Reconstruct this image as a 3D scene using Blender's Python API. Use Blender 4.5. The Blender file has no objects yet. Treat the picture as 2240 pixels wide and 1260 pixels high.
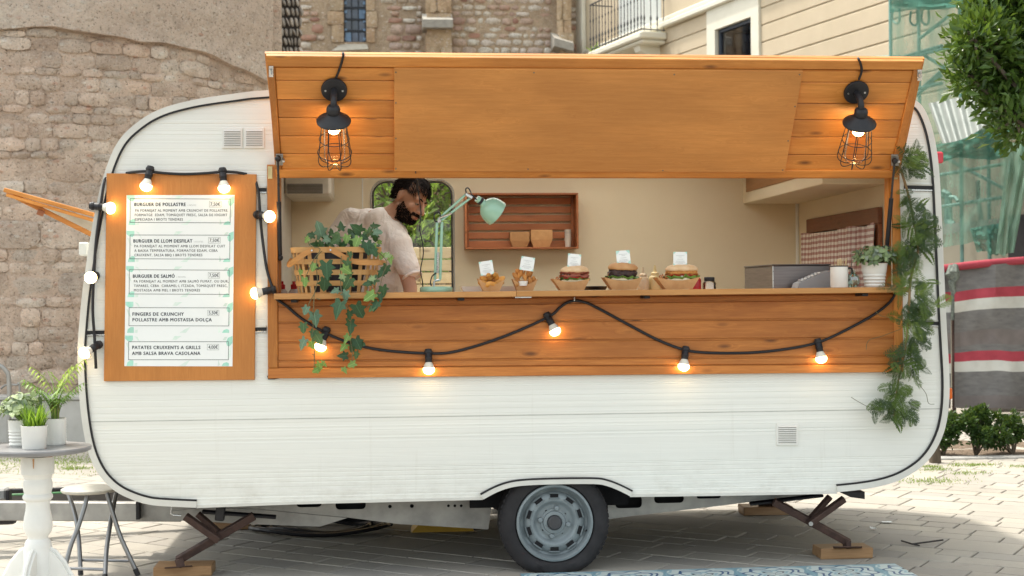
import bpy, math, random
import numpy as np
from mathutils import Vector, Matrix, Euler, noise
from mathutils.geometry import tessellate_polygon
random.seed(7); np.random.seed(7)
S = bpy.context.scene
COL = S.collection
R = math.radians

# ---------------------------------------------------------------- camera
W2, H2, F = 2240.0, 1260.0, 3110.0          # photograph's pixel grid, focal length in those pixels
EYE = Vector((0.0, -7.2, 1.43))
_yaw, _pit, _rol = R(4.9), math.atan(10/F), R(0.45)
FW = Vector((math.sin(_yaw)*math.cos(_pit), math.cos(_yaw)*math.cos(_pit), math.sin(_pit)))
_R0 = Vector((math.cos(_yaw), -math.sin(_yaw), 0)); _U0 = _R0.cross(FW)
RT = _R0*math.cos(_rol) - _U0*math.sin(_rol)
UP = _U0*math.cos(_rol) + _R0*math.sin(_rol)
cam = bpy.data.cameras.new('camera'); camo = bpy.data.objects.new('camera', cam); COL.objects.link(camo)
m = Matrix.Identity(4)
for i in range(3):
    m[i][0] = RT[i]; m[i][1] = UP[i]; m[i][2] = -FW[i]; m[i][3] = EYE[i]
camo.matrix_world = m
cam.sensor_width = 36; cam.lens = 36*F/W2; cam.clip_start = .1; cam.clip_end = 600
cam.dof.use_dof = True; cam.dof.focus_distance = 7.3; cam.dof.aperture_fstop = 4.5
S.camera = camo

# ---------------------------------------------------------------- sky, sun, exposure
SUN_TO = Vector((-.34, .30, 1.0)).normalized()       # high, behind the caravan, from the left
SUN_EL = math.asin(SUN_TO.z); SUN_AZ = math.atan2(SUN_TO.x, SUN_TO.y)
w = bpy.data.worlds.new('World'); S.world = w; w.use_nodes = True
nt = w.node_tree; bg = nt.nodes['Background']
sky = nt.nodes.new('ShaderNodeTexSky'); sky.sky_type = 'NISHITA'; sky.sun_disc = False
sky.sun_elevation = SUN_EL; sky.sun_rotation = SUN_AZ; sky.air_density = 1.0; sky.dust_density = 3.0; sky.ozone_density = .6
hz_ = nt.nodes.new('ShaderNodeHueSaturation'); hz_.inputs['Saturation'].default_value = .42
wm = nt.nodes.new('ShaderNodeMix'); wm.data_type = 'RGBA'; wm.blend_type = 'MULTIPLY'; wm.inputs[0].default_value = 1; wm.inputs[7].default_value = (1.0, 1.0, .91, 1)      # thin bright veil of cloud
nt.links.new(sky.outputs[0], hz_.inputs['Color']); nt.links.new(hz_.outputs[0], wm.inputs[6]); nt.links.new(wm.outputs[2], bg.inputs[0]); bg.inputs[1].default_value = .15
sl = bpy.data.lights.new('sun', 'SUN'); sl.energy = 1.4; sl.angle = R(2.5); sl.color = (1, .94, .84)
so = bpy.data.objects.new('sun', sl); COL.objects.link(so)
so.rotation_euler = (-SUN_TO).to_track_quat('-Z', 'Y').to_euler()
S.view_settings.view_transform = 'Standard'; S.view_settings.look = 'None'
S.view_settings.exposure = 1.65; S.view_settings.gamma = 1; S.view_settings.use_curve_mapping = False
S.render.engine = 'CYCLES'
S.cycles.max_bounces = 12; S.cycles.diffuse_bounces = 8; S.cycles.transparent_max_bounces = 16; S.cycles.caustics_reflective = False; S.cycles.caustics_refractive = False

# ---------------------------------------------------------------- where a pixel of the photograph lies in the place
def ray(px, py): return FW + RT*((px-1120)/F) - UP*((py-630)/F)
def at(px, py, Y=0.0):
    d = ray(px, py); return EYE + d*((Y-EYE.y)/d.y)
def atx(px, py, X):
    d = ray(px, py); return EYE + d*((X-EYE.x)/d.x)
def atz(px, py, Z=0.0):
    d = ray(px, py); return EYE + d*((Z-EYE.z)/d.z)
def atp(px, py, p0, n):
    d = ray(px, py); return EYE + d*((p0-EYE).dot(n)/d.dot(n))
def proj(p):
    d = Vector(p)-EYE; z = d.dot(FW)
    return 1120+F*d.dot(RT)/z, 630-F*d.dot(UP)/z, z
def ppm(Y, px=1120): return F/((at(px, 640, Y)-EYE).dot(FW))     # pixels per metre there

# ---------------------------------------------------------------- shader helpers
class NT:
    def __init__(s, name):
        s.m = bpy.data.materials.new(name); s.m.use_nodes = True
        s.t = s.m.node_tree; s.b = s.t.nodes['Principled BSDF']; s.o = s.t.nodes['Material Output']
    def n(s, typ, ins=None, **kw):
        x = s.t.nodes.new('ShaderNode'+typ)
        for k, v in kw.items(): setattr(x, k, v)
        for k, v in (ins or {}).items(): s.set(x.inputs[k], v)
        return x
    def set(s, sock, v):
        if isinstance(v, bpy.types.NodeSocket): s.t.links.new(v, sock)
        elif isinstance(v, bpy.types.Node): s.t.links.new(v.outputs[0], sock)
        else:
            if sock.type == 'RGBA' and len(v) == 3: v = (*v, 1)
            sock.default_value = v
    def ramp(s, fac, stops, interp='LINEAR'):
        x = s.t.nodes.new('ShaderNodeValToRGB'); x.color_ramp.interpolation = interp
        e = x.color_ramp.elements
        while len(e) < len(stops): e.new(.5)
        for el, (p, c) in zip(e, stops):
            el.position = p; el.color = (*c, 1) if not isinstance(c, (int, float)) else (c, c, c, 1)
        s.set(x.inputs[0], fac); return x.outputs[0]
    def mix(s, fac, a, b, mode='MIX'):
        x = s.t.nodes.new('ShaderNodeMix'); x.data_type = 'RGBA'; x.blend_type = mode
        s.set(x.inputs[0], fac); s.set(x.inputs[6], a); s.set(x.inputs[7], b); return x.outputs[2]
    def math(s, op, a, b=0.0, c=0.0):
        x = s.n('Math', operation=op); s.set(x.inputs[0], a); s.set(x.inputs[1], b); s.set(x.inputs[2], c); return x.outputs[0]
    def obj(s): return s.n('TexCoord').outputs['Object']
    def rnd(s):
        a = s.n('ObjectInfo').outputs['Random']; g = s.n('NewGeometry').outputs['Random Per Island']
        return s.math('FRACT', s.math('ADD', a, g))
    def mp(s, v, scale=(1, 1, 1), loc=(0, 0, 0), rot=(0, 0, 0)):
        x = s.n('Mapping'); s.set(x.inputs['Vector'], v); s.set(x.inputs['Scale'], scale)
        s.set(x.inputs['Location'], loc); s.set(x.inputs['Rotation'], rot); return x.outputs[0]
    def noise(s, v, scale, detail=5, rough=.55, dist=0.0):
        return s.n('TexNoise', {'Vector': v, 'Scale': scale, 'Detail': detail, 'Roughness': rough, 'Distortion': dist}).outputs[0]
    def vor(s, v, scale, out='Distance', feature='F1', rand=1.0):
        x = s.n('TexVoronoi', feature=feature); s.set(x.inputs['Vector'], v); s.set(x.inputs['Scale'], scale); s.set(x.inputs['Randomness'], rand)
        return x.outputs[out]
    def bump(s, h, strength=.3, dist=.01):
        x = s.n('Bump', {'Height': h, 'Strength': strength, 'Distance': dist}); s.set(s.b.inputs['Normal'], x.outputs[0])
    def fin(s, col=None, rough=.5, metal=0.0, spec=.5):
        if col is not None: s.set(s.b.inputs['Base Color'], col)
        s.set(s.b.inputs['Roughness'], rough); s.set(s.b.inputs['Metallic'], metal); s.set(s.b.inputs['Specular IOR Level'], spec)
        return s.m

def mat(name, c, c2=None, scale=12, rough=.5, metal=0.0, bump=.08, bscale=60, stretch=(1, 1, 1), spec=.4, jitter=.12, detail=5, bdist=.004):
    """a paint, metal, fabric ... : two tones mottled by noise, each object or loose piece a little lighter or darker"""
    t = NT(name); v = t.mp(t.obj(), stretch)
    n = t.noise(v, scale, detail)
    c2 = c2 or tuple(x*.82 for x in c)
    col = t.ramp(n, [(.32, c2), (.66, c)])
    if jitter:
        k = t.math('MULTIPLY_ADD', t.rnd(), 2*jitter, 1-jitter)
        col = t.mix(1.0, col, t.n('CombineColor', {0: k, 1: k, 2: k}), 'MULTIPLY')
    if bump: t.bump(t.noise(v, bscale, 6), bump, bdist)
    rr = t.math('MULTIPLY_ADD', t.noise(v, scale*2.3, 3), .22, max(.02, rough-.11))
    return t.fin(col, rr, metal, spec)

def wood(name, light, dark, axis='x', knots=True, rough=.42, grain=1.0, jitter=.21, knot_c=(.13, .045, .012)):
    t = NT(name)
    rnd = t.n('ObjectInfo').outputs['Random']
    off = t.n('CombineXYZ', {0: t.math('MULTIPLY', rnd, 17.3), 1: t.math('MULTIPLY', rnd, 5.1), 2: t.math('MULTIPLY', rnd, 29.7)})
    v = t.n('VectorMath', {0: t.obj(), 1: off}, operation='ADD').outputs[0]
    st = {'x': (1.3, 22, 22), 'y': (22, 1.3, 22), 'z': (22, 22, 1.3)}[axis]
    ks = {'x': (4.2, 13, 13), 'y': (13, 4.2, 13), 'z': (13, 13, 4.2)}[axis]
    kd = t.vor(t.mp(v, ks), .95)
    near = t.ramp(kd, [(.0, 1.0), (.34, 0.0)])
    warp = t.n('VectorMath', {0: v, 1: t.n('VectorMath', {0: t.n('CombineXYZ', {0: .05, 1: .05, 2: .05}), 'Scale': near}, operation='SCALE').outputs[0]}, operation='ADD').outputs[0]
    g = t.noise(t.mp(warp, st), 2.2*grain, 6, .6, .6)
    fine = t.noise(t.mp(v, tuple(x*3.5 for x in st)), 3.0*grain, 4, .6)
    broad = t.noise(t.mp(v, tuple(max(1, x*.16) for x in st)), 1.6, 3)
    mid = tuple((a+b)/2 for a, b in zip(light, dark))
    col = t.ramp(g, [(.28, dark), (.47, mid), (.68, light)])
    col = t.mix(t.ramp(fine, [(.36, .50), (.60, 0.0)]), col, dark)
    col = t.mix(t.ramp(broad, [(.40, .42), (.66, 0.0)]), col, tuple(x*.62 for x in dark))
    if knots:
        col = t.mix(t.ramp(kd, [(.05, .9), (.10, .6), (.19, 0.0)]), col, knot_c)
    k = t.math('MULTIPLY_ADD', t.rnd(), 2*jitter, 1-jitter)
    col = t.mix(1.0, col, t.n('CombineColor', {0: k, 1: t.math('MULTIPLY', k, .985), 2: t.math('MULTIPLY', k, .96)}), 'MULTIPLY')
    t.bump(g, .10, .003)
    return t.fin(col, t.math('MULTIPLY_ADD', fine, .25, rough-.12), 0.0, .4)

def emis(name, col, strength, base=(.9, .88, .8)):
    t = NT(name); t.set(t.b.inputs['Emission Color'], col); t.b.inputs['Emission Strength'].default_value = strength
    return t.fin(base, .35)

def glass(name, tint=(1, 1, 1), reflect=.10, rough=.03):
    t = NT(name); tr = t.n('BsdfTransparent', {'Color': tint}); gl = t.n('BsdfGlossy', {'Roughness': rough, 'Color': (1, 1, 1)})
    fr = t.n('Fresnel', {'IOR': 1.45}); f = t.math('MULTIPLY_ADD', fr, .9, reflect*.4)
    mx = t.n('MixShader', {0: f, 1: tr, 2: gl}); t.t.links.new(mx.outputs[0], t.o.inputs[0]); return t.m

def leafmat(name, c, c2, gloss=.35, trans=.25, vein=False):
    t = NT(name); r = t.rnd()
    n = t.noise(t.obj(), 9, 3)
    col = t.mix(r, c, c2); col = t.mix(t.ramp(n, [(.35, .0), (.7, .45)]), col, tuple(min(1, x*1.7) for x in c2))
    if vein:
        u = t.n('SeparateXYZ', {0: t.n('TexCoord').outputs['Object']})
        a = t.math('ABSOLUTE', u.outputs[0]); w_ = t.math('ADD', a, t.math('MULTIPLY', t.noise(t.obj(), 60, 2), .02))
        col = t.mix(t.ramp(w_, [(.018, .5), (.05, 0.0)]), col, tuple(min(1, x*2.6+.03) for x in c2))
    t.fin(col, gloss, 0, .35)
    tl = t.n('BsdfTranslucent', {'Color': t.mix(.5, col, (.35, .5, .05))})
    mx = t.n('MixShader', {0: trans, 1: t.b.outputs[0], 2: tl}); t.t.links.new(mx.outputs[0], t.o.inputs[0])
    return t.m

# ---------------------------------------------------------------- mesh helpers
class MB:
    def __init__(s): s.v = []; s.f = []
    def add(s, vs, fs):
        o = len(s.v); s.v += [tuple(x) for x in vs]; s.f += [tuple(i+o for i in f) for f in fs]; return s
    def box(s, lo, hi, b=0.0, M=None, jit=0.0):
        lo = [min(a, c) for a, c in zip(lo, hi)] if M is None else lo
        x0, y0, z0 = lo; x1, y1, z1 = hi
        if b <= 0:
            vs = [(x, y, z) for x in (x0, x1) for y in (y0, y1) for z in (z0, z1)]
            fs = [(0, 1, 3, 2), (4, 6, 7, 5), (0, 4, 5, 1), (2, 3, 7, 6), (0, 2, 6, 4), (1, 5, 7, 3)]
        else:
            b = min(b, (x1-x0)*.45, (y1-y0)*.45, (z1-z0)*.45)
            vs, idx, fs = [], {}, []
            for ix, X in enumerate((x0, x1)):
                for iy, Y in enumerate((y0, y1)):
                    for iz, Z in enumerate((z0, z1)):
                        sx, sy, sz = (1-2*ix)*b, (1-2*iy)*b, (1-2*iz)*b
                        for a, p in enumerate(((X, Y+sy, Z+sz), (X+sx, Y, Z+sz), (X+sx, Y+sy, Z))):
                            idx[ix, iy, iz, a] = len(vs); vs.append(p)
            g = lambda *k: idx[k]
            for i in (0, 1):
                q = [g(i, 0, 0, 0), g(i, 0, 1, 0), g(i, 1, 1, 0), g(i, 1, 0, 0)]; fs.append(tuple(q if i == 0 else q[::-1]))
                q = [g(0, i, 0, 1), g(1, i, 0, 1), g(1, i, 1, 1), g(0, i, 1, 1)]; fs.append(tuple(q if i == 0 else q[::-1]))
                q = [g(0, 0, i, 2), g(0, 1, i, 2), g(1, 1, i, 2), g(1, 0, i, 2)]; fs.append(tuple(q if i == 0 else q[::-1]))
            for i in (0, 1):
                for j in (0, 1):
                    fs.append((g(i, j, 0, 0), g(i, j, 1, 0), g(i, j, 1, 1), g(i, j, 0, 1)))
                    fs.append((g(i, 0, j, 0), g(i, 1, j, 0), g(i, 1, j, 2), g(i, 0, j, 2)))
                    fs.append((g(0, i, j, 1), g(1, i, j, 1), g(1, i, j, 2), g(0, i, j, 2)))
                    for k in (0, 1): fs.append((g(i, j, k, 0), g(i, j, k, 1), g(i, j, k, 2)))
        if jit: vs = [tuple(c+random.uniform(-jit, jit) for c in p) for p in vs]
        if M is not None: vs = [M @ Vector(p) for p in vs]
        return s.add(vs, fs)
    def bar(s, p0, p1, w, h, b=0.0, up=(0, 0, 1), ext=0.0):
        """a straight rectangular bar from p0 to p1: w across, h along up"""
        p0, p1 = Vector(p0), Vector(p1); d = (p1-p0); L = d.length; d.normalize()
        u = Vector(up); u = (u-d*u.dot(d)).normalized(); r = d.cross(u)
        M = Matrix(((d.x, r.x, u.x, p0.x), (d.y, r.y, u.y, p0.y), (d.z, r.z, u.z, p0.z), (0, 0, 0, 1)))
        return s.box((-ext, -w/2, -h/2), (L+ext, w/2, h/2), b, M)
    def tube(s, pts, r, n=8, cap=True):
        pts = [Vector(p) for p in pts]; k = len(pts)
        rs = r if isinstance(r, (list, tuple)) else [r]*k
        rings = []; prev = None
        for i, p in enumerate(pts):
            d = (pts[min(i+1, k-1)]-pts[max(i-1, 0)])
            d = d.normalized() if d.length > 1e-9 else Vector((0, 0, 1))
            if prev is None: u = d.orthogonal().normalized()
            else: u = (prev-d*prev.dot(d)); u = u.normalized() if u.length > 1e-6 else d.orthogonal().normalized()
            prev = u; wv = d.cross(u)
            rings.append([p+(u*math.cos(2*math.pi*j/n)+wv*math.sin(2*math.pi*j/n))*rs[i] for j in range(n)])
        vs = [q for rg in rings for q in rg]
        fs = [(i*n+j, i*n+(j+1) % n, (i+1)*n+(j+1) % n, (i+1)*n+j) for i in range(k-1) for j in range(n)]
        if cap: fs += [tuple(range(n))[::-1], tuple((k-1)*n+j for j in range(n))]
        return s.add(vs, fs)
    def lathe(s, prof, M=None, n=24, sx=1.0, caps=False):
        """profile [(r, z)...] spun round the z axis"""
        k = len(prof); vs = []
        for r_, z in prof:
            for j in range(n):
                a = 2*math.pi*j/n; vs.append(Vector((r_*math.cos(a)*sx, r_*math.sin(a), z)))
        fs = [(i*n+j, i*n+(j+1) % n, (i+1)*n+(j+1) % n, (i+1)*n+j) for i in range(k-1) for j in range(n)]
        if caps and prof[0][0] > 1e-6: fs.append(tuple(range(n))[::-1])
        if caps and prof[-1][0] > 1e-6: fs.append(tuple((k-1)*n+j for j in range(n)))
        if M is not None: vs = [M @ p for p in vs]
        return s.add(vs, fs)
    def ball(s, c, r, n=12, m_=8, M=None):
        r = r if isinstance(r, (list, tuple)) else (r, r, r); c = Vector(c); vs, fs = [], []
        for i in range(m_+1):
            t = math.pi*i/m_
            for j in range(n):
                a = 2*math.pi*j/n
                p = Vector((r[0]*math.sin(t)*math.cos(a), r[1]*math.sin(t)*math.sin(a), r[2]*math.cos(t)))
                vs.append(c+((M @ p) if M else p))
        fs = [(i*n+j, (i+1)*n+j, (i+1)*n+(j+1) % n, i*n+(j+1) % n) for i in range(m_) for j in range(n)]
        return s.add(vs, fs)
    def poly(s, outer, holes=(), thick=None):
        """planar polygon with holes; thick = vector to extrude the rims by (back face too)"""
        loops = [[Vector(p) for p in outer]]+[[Vector(p) for p in h] for h in holes]
        tris = tessellate_polygon(loops); flat = [p for l in loops for p in l]
        n0 = len(flat); vs = list(flat); fs = [tuple(t) for t in tris]
        if thick is not None:
            t = Vector(thick); vs += [p+t for p in flat]; fs += [tuple(i+n0 for i in f)[::-1] for f in tris]; o = 0
            for l in loops:
                k = len(l)
                for i in range(k): fs.append((o+i, o+(i+1) % k, n0+o+(i+1) % k, n0+o+i))
                o += k
        return s.add(vs, fs)
    def grid(s, fn, nu, nv):
        vs = [fn(i/nu, j/nv) for j in range(nv+1) for i in range(nu+1)]; w_ = nu+1
        return s.add(vs, [(j*w_+i, j*w_+i+1, (j+1)*w_+i+1, (j+1)*w_+i) for j in range(nv) for i in range(nu)])
    def mesh(s, name, smooth=False, fix=True):
        me = bpy.data.meshes.new(name); me.from_pydata(s.v, [], s.f)
        if fix:
            import bmesh
            b = bmesh.new(); b.from_mesh(me)
            bmesh.ops.remove_doubles(b, verts=b.verts, dist=1e-6); bmesh.ops.recalc_face_normals(b, faces=b.faces); b.to_mesh(me); b.free()
        if smooth: me.polygons.foreach_set('use_smooth', [True]*len(me.polygons))
        me.update(); return me

def wloc(o):
    v = Vector((0, 0, 0))
    while o is not None: v += o.location; o = o.parent
    return v
def put(name, me, material, parent=None, loc=None, rot=None, scale=None, world=True):
    """link a mesh as ONE object. world: its vertices are already in world metres"""
    if isinstance(me, MB): me = me.mesh(name)
    if material is not None and not me.materials: me.materials.append(material)
    o = bpy.data.objects.new(name, me); COL.objects.link(o)
    if parent is not None:
        o.parent = parent
        if world: o.location = -wloc(parent)+(Vector(loc) if loc is not None else Vector())
        elif loc is not None: o.location = loc
    elif loc is not None: o.location = loc
    if rot is not None: o.rotation_euler = rot
    if scale is not None: o.scale = scale if isinstance(scale, (tuple, list, Vector)) else (scale,)*3
    return o
def tag(o, label=None, cat=None, group=None, kind=None):
    if label: o['label'] = label
    if cat: o['category'] = cat
    if group: o['group'] = group
    if kind: o['kind'] = kind
    return o
def thing(name, label, cat, loc=(0, 0, 0), group=None, rz=0.0):
    o = bpy.data.objects.new(name, None); COL.objects.link(o); o.location = loc; o.rotation_euler = (0, 0, rz); o.empty_display_size = .1
    return tag(o, label, cat, group)
def copy_tree(o, parent=None):
    c = o.copy(); COL.objects.link(c)
    if parent is not None: c.parent = parent
    for ch in o.children: copy_tree(ch, c)
    return c
def sm(me, ang=40):
    """smooth shading with edges kept sharper than ang"""
    me.polygons.foreach_set('use_smooth', [True]*len(me.polygons))
    try: me.set_sharp_from_angle(angle=R(ang))
    except Exception: pass
    return me
def curve(pts, n=8):
    """Catmull-Rom through points"""
    P = [Vector(p) for p in pts]; out = []
    for i in range(len(P)-1):
        p0, p1, p2, p3 = P[max(i-1, 0)], P[i], P[i+1], P[min(i+2, len(P)-1)]
        for k in range(n):
            t = k/n
            out.append(.5*((2*p1)+(p2-p0)*t+(2*p0-5*p1+4*p2-p3)*t*t+(3*p1-p0-3*p2+p3)*t**3))
    return out+[P[-1]]
def frame(o, x, y, z):
    x, y, z = Vector(x), Vector(y), Vector(z)
    return Matrix(((x.x, y.x, z.x, o[0]), (x.y, y.y, z.y, o[1]), (x.z, y.z, z.z, o[2]), (0, 0, 0, 1)))

# ---------------------------------------------------------------- materials
PINE = wood('pine_varnished', (.70, .305, .070), (.50, .18, .030), 'x')
PINE_Z = wood('pine_varnished_upright', (.62, .255, .054), (.44, .15, .025), 'z')
PINEC = wood('pine_counter_front', (.62, .245, .056), (.40, .13, .025), 'x', jitter=.16)
PLY = wood('plywood_varnished', (.68, .31, .085), (.54, .22, .052), 'x', knots=False, grain=1.8, jitter=.03)
PLYB = wood('plywood_board', (.60, .25, .062), (.50, .19, .042), 'z', knots=False, grain=2.4, jitter=.03)
SHELFW = wood('shelf_wood', (.66, .35, .13), (.52, .24, .07), 'x')
REDW = wood('redwood_stain', (.50, .20, .085), (.35, .115, .042), 'x')
BLOCKW = wood('block_wood', (.44, .27, .14), (.29, .16, .075), 'x')
PALEW = wood('pale_board_wood', (.72, .58, .36), (.60, .45, .25), 'x', rough=.6)
BLACK = mat('black_rubber', (.014, .013, .016), rough=.45, bump=.03, jitter=.05)
IRON = mat('black_iron', (.022, .022, .026), (.014, .014, .017), rough=.5, bump=.12, bscale=180, jitter=.05)
WHITEP = mat('white_paint', (.80, .79, .75), (.74, .73, .69), scale=4, rough=.38, bump=.04, jitter=.02)
TRIMW = mat('trim_plastic', (.66, .65, .60), (.58, .57, .53), scale=6, rough=.4, bump=.02, jitter=.03)
CREAM = mat('cream_lining', (.74, .64, .47), (.71, .61, .44), scale=3, rough=.55, bump=.05, bscale=90, jitter=.02)
STEEL = mat('galvanised_steel', (.40, .39, .37), (.25, .245, .235), scale=7, rough=.5, metal=.55, bump=.1, bscale=40, jitter=.06)
CHROME = mat('bright_metal', (.62, .62, .62), (.5, .5, .5), scale=20, rough=.28, metal=.9, bump=.02, jitter=.04)
RUST = mat('rusty_steel', (.105, .062, .050), (.06, .038, .034), scale=22, rough=.65, metal=.3, bump=.25, bscale=80, jitter=.15)
MINT = mat('mint_enamel', (.33, .56, .43), (.30, .52, .40), scale=8, rough=.22, bump=.01, jitter=.02, spec=.6)
PAPERW = mat('white_card', (.84, .86, .85), (.81, .83, .82), scale=5, rough=.6, bump=.02, jitter=.03)
KRAFT = mat('kraft_card', (.58, .33, .15), (.50, .265, .11), scale=30, rough=.7, bump=.06, jitter=.1)
INK = mat('dark_ink', (.035, .045, .06), rough=.6, bump=0, jitter=0)
GLASS = glass('clear_glass')
# ================================================================ GROUND
PAV = NT('paving_stone')
_v = PAV.obj(); _r = PAV.rnd()
_c = PAV.ramp(_r, [(0, (.36, .33, .285)), (.35, (.43, .395, .335)), (.7, (.395, .365, .315)), (1, (.33, .31, .28))])
_c = PAV.mix(PAV.ramp(PAV.noise(_v, 2.3, 5), [(.38, .38), (.65, 0.0)]), _c, (.30, .275, .245))
_c = PAV.mix(PAV.ramp(PAV.noise(_v, .55, 6, .7), [(.50, 0.0), (.68, .5)]), _c, (.24, .22, .19))
_c = PAV.mix(PAV.ramp(PAV.noise(_v, 7, 6, .75), [(.60, 0.0), (.70, .55)]), _c, (.20, .18, .155))
_c = PAV.mix(PAV.ramp(PAV.noise(_v, 190, 3), [(.40, .35), (.6, 0.0)]), _c, (.27, .255, .24))
PAV.bump(PAV.noise(_v, 120, 5), .25, .003); PAV.fin(_c, .8, 0, .25); PAV = PAV.m
JOINT = mat('joint_sand', (.17, .145, .115), (.10, .088, .07), scale=30, rough=.9, bump=.4, jitter=0)
EARTH = mat('bare_earth', (.19, .14, .10), (.12, .088, .062), scale=18, rough=.95, bump=.8, bscale=45, jitter=0, bdist=.03)
KERB = mat('kerb_stone', (.42, .41, .39), (.35, .34, .32), scale=14, rough=.8, bump=.3, jitter=.08)

g = MB(); g.grid(lambda u, v: ((u-.5)*400, -60+v*300, -.03), 2, 2)
tag(put('ground', g, JOINT), kind='structure')
pave = MB(); pave.grid(lambda u, v: (-26+u*52, -9+v*36, -.012), 4, 4)
pavement = tag(put('pavement', pave, JOINT), kind='structure')
# setts lie in rows askew to the caravan
_a = R(36); DB = Vector((math.sin(_a), math.cos(_a), 0)); DA = Vector((math.cos(_a), -math.sin(_a), 0))
rows = []; b_ = -26.0; k = 0
while b_ < 34:
    wide = (k % 7 == 3); hgt = .34 if wide else .185
    a_ = -34.0+random.uniform(0, .3)
    while a_ < 34:
        L = random.choice((.40, .42, .6)) if wide else random.choice((.19, .19, .38, .38, .285))
        rows.append((a_, b_, L, hgt)); a_ += L
    b_ += hgt; k += 1
cand, rest = [], []
for a_, b_, L, hgt in rows:
    c = DA*(a_+L/2)+DB*(b_+hgt/2)
    if c.y < -8.2 or c.y > 26 or abs(c.x) > 25: continue
    px, py, z = proj((c.x, c.y, 0)) if (c-EYE).dot(FW) > 1 else (0, 0, 0)
    if z <= 0: 
        continue
    if -700 < px < 2940 and py < 2200:
        seen = (-20 < px < 2260 and 1000 < py < 1275) and not (430 < px < 1880 and py < 1105)
        (cand if seen else rest).append((z, a_, b_, L, hgt))
cand.sort()
def sett(mb, a_, b_, L, hgt, chamf=True):
    g_ = .0045; dz = random.uniform(-.0015, .0015); j = lambda: random.uniform(-.002, .002)
    P = [DA*(a_+g_+j())+DB*(b_+g_+j()), DA*(a_+L-g_+j())+DB*(b_+g_+j()), DA*(a_+L-g_+j())+DB*(b_+hgt-g_+j()), DA*(a_+g_+j())+DB*(b_+hgt-g_+j())]
    c = sum(P, Vector())/4; vs = []
    for p in P: vs.append((p.x, p.y, -.02))
    for p in P: vs.append((p.x, p.y, -.004+dz))
    for p in P:
        q = p+(c-p).normalized()*.005; vs.append((q.x, q.y, dz+random.uniform(-.0008, .0008)))
    fs = [(8, 9, 10, 11)]
    for i in range(4):
        n_ = (i+1) % 4; fs.append((4+i, 4+n_, 8+n_, 8+i)); fs.append((i, n_, 4+n_, 4+i))
    mb.add(vs, fs)
for z, a_, b_, L, hgt in cand[:300]:
    mb = MB(); sett(mb, a_, b_, L, hgt); put('paving_stone', mb, PAV, pavement)
far = MB()
for z, a_, b_, L, hgt in cand[300:]+rest: sett(far, a_, b_, L, hgt)
me = far.mesh('paving_stones', fix=False)
tag(put('paving_stones', me, PAV, pavement), kind='stuff')

# grass growing in the joints behind the caravan
GRASS = leafmat('grass_blade', (.10, .17, .03), (.20, .26, .06), .6, .3)
gm = MB()
def tuft(c, rad, n, h=.020):
    h = min(h, .018)
    for _ in range(int(n*2.2)):
        p = Vector(c)+Vector((random.gauss(0, rad), random.gauss(0, rad*.55), 0)); a = random.uniform(0, 6.28)
        hh = h*random.uniform(.4, 1.3); w_ = .003; d = Vector((math.cos(a), math.sin(a), 0)); t = Vector((-d.y, d.x, 0))
        gm.add([p-d*w_, p+d*w_, p+t*hh*.35+d*w_*.5+Vector((0, 0, hh*.7)), p+t*hh*.8+Vector((0, 0, hh))], [(0, 1, 2, 3)])
for px, py, rad, n in ((2125, 1018, .10, 110), (2036, 1022, .05, 50), (2045, 1028, .07, 60), (2118, 1036, .10, 60), (2040, 1053, .15, 120), (2238, 1021, .06, 40)):
    tuft(atz(px, py), rad, n)
for px, py, rad, n in ((20, 988, .30, 120), (190, 986, .22, 100), (40, 1006, .25, 120), (165, 1004, .28, 150), (205, 1010, .2, 110), (25, 1018, .2, 80), (150, 1014, .12, 60), (165, 1026, .07, 90), (130, 1022, .15, 50), (60, 1028, .2, 40), (200, 1036, .25, 36)):
    tuft(atz(px, py), rad, n, .025)
tag(put('grass', gm.mesh('grass', fix=False), GRASS), 'short grass growing in the paving joints beyond the caravan', 'grass', kind='stuff')

# planting bed with its kerb and the low shrubs (right)
bedL = atz(1960, 1008); by = bedL.y
bed = MB(); bed.grid(lambda u, v: (bedL.x+u*7, by+.12+v*1.25, .01+.035*noise.noise((u*22, v*5, 1))), 40, 8)
tag(put('planting_bed', bed, EARTH), kind='structure')
kb = tag(put('bed_kerb', MB().box((bedL.x-.1, by, -.02), (bedL.x+7.1, by+.12, .018), .008), KERB), kind='structure')

# litter on the paving
TWIG = mat('dark_strip', (.03, .025, .025), rough=.6)
tg = MB(); tg.tube([atz(1972, 1183, .012), atz(1995, 1190, .012), atz(2063, 1181, .02)], .005, 5); tg.tube([atz(1995, 1190, .012), atz(2012, 1193, .006)], .004, 5)
tag(put('cable_tie', tg, TWIG), 'thin black forked strip lying on the paving near the right wooden block', 'litter')
for (px, py), lab in zip(((1940, 1142), (1910, 1158)), ('flat white paper scrap lying on the paving', 'crumpled white paper scrap lying on the paving')):
    c = atz(px, py, .006); pm = MB()
    flat = 'flat' in lab
    pm.grid(lambda u, v: c+Vector(((u-.5)*(.06 if flat else .03), (v-.5)*.04, (.002 if flat else .014)*noise.noise((u*7+px, v*7, 2))+(.002 if flat else .008))), 6, 5)
    tag(put('paper_scrap', pm, PAPERW), lab, 'litter')
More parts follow.
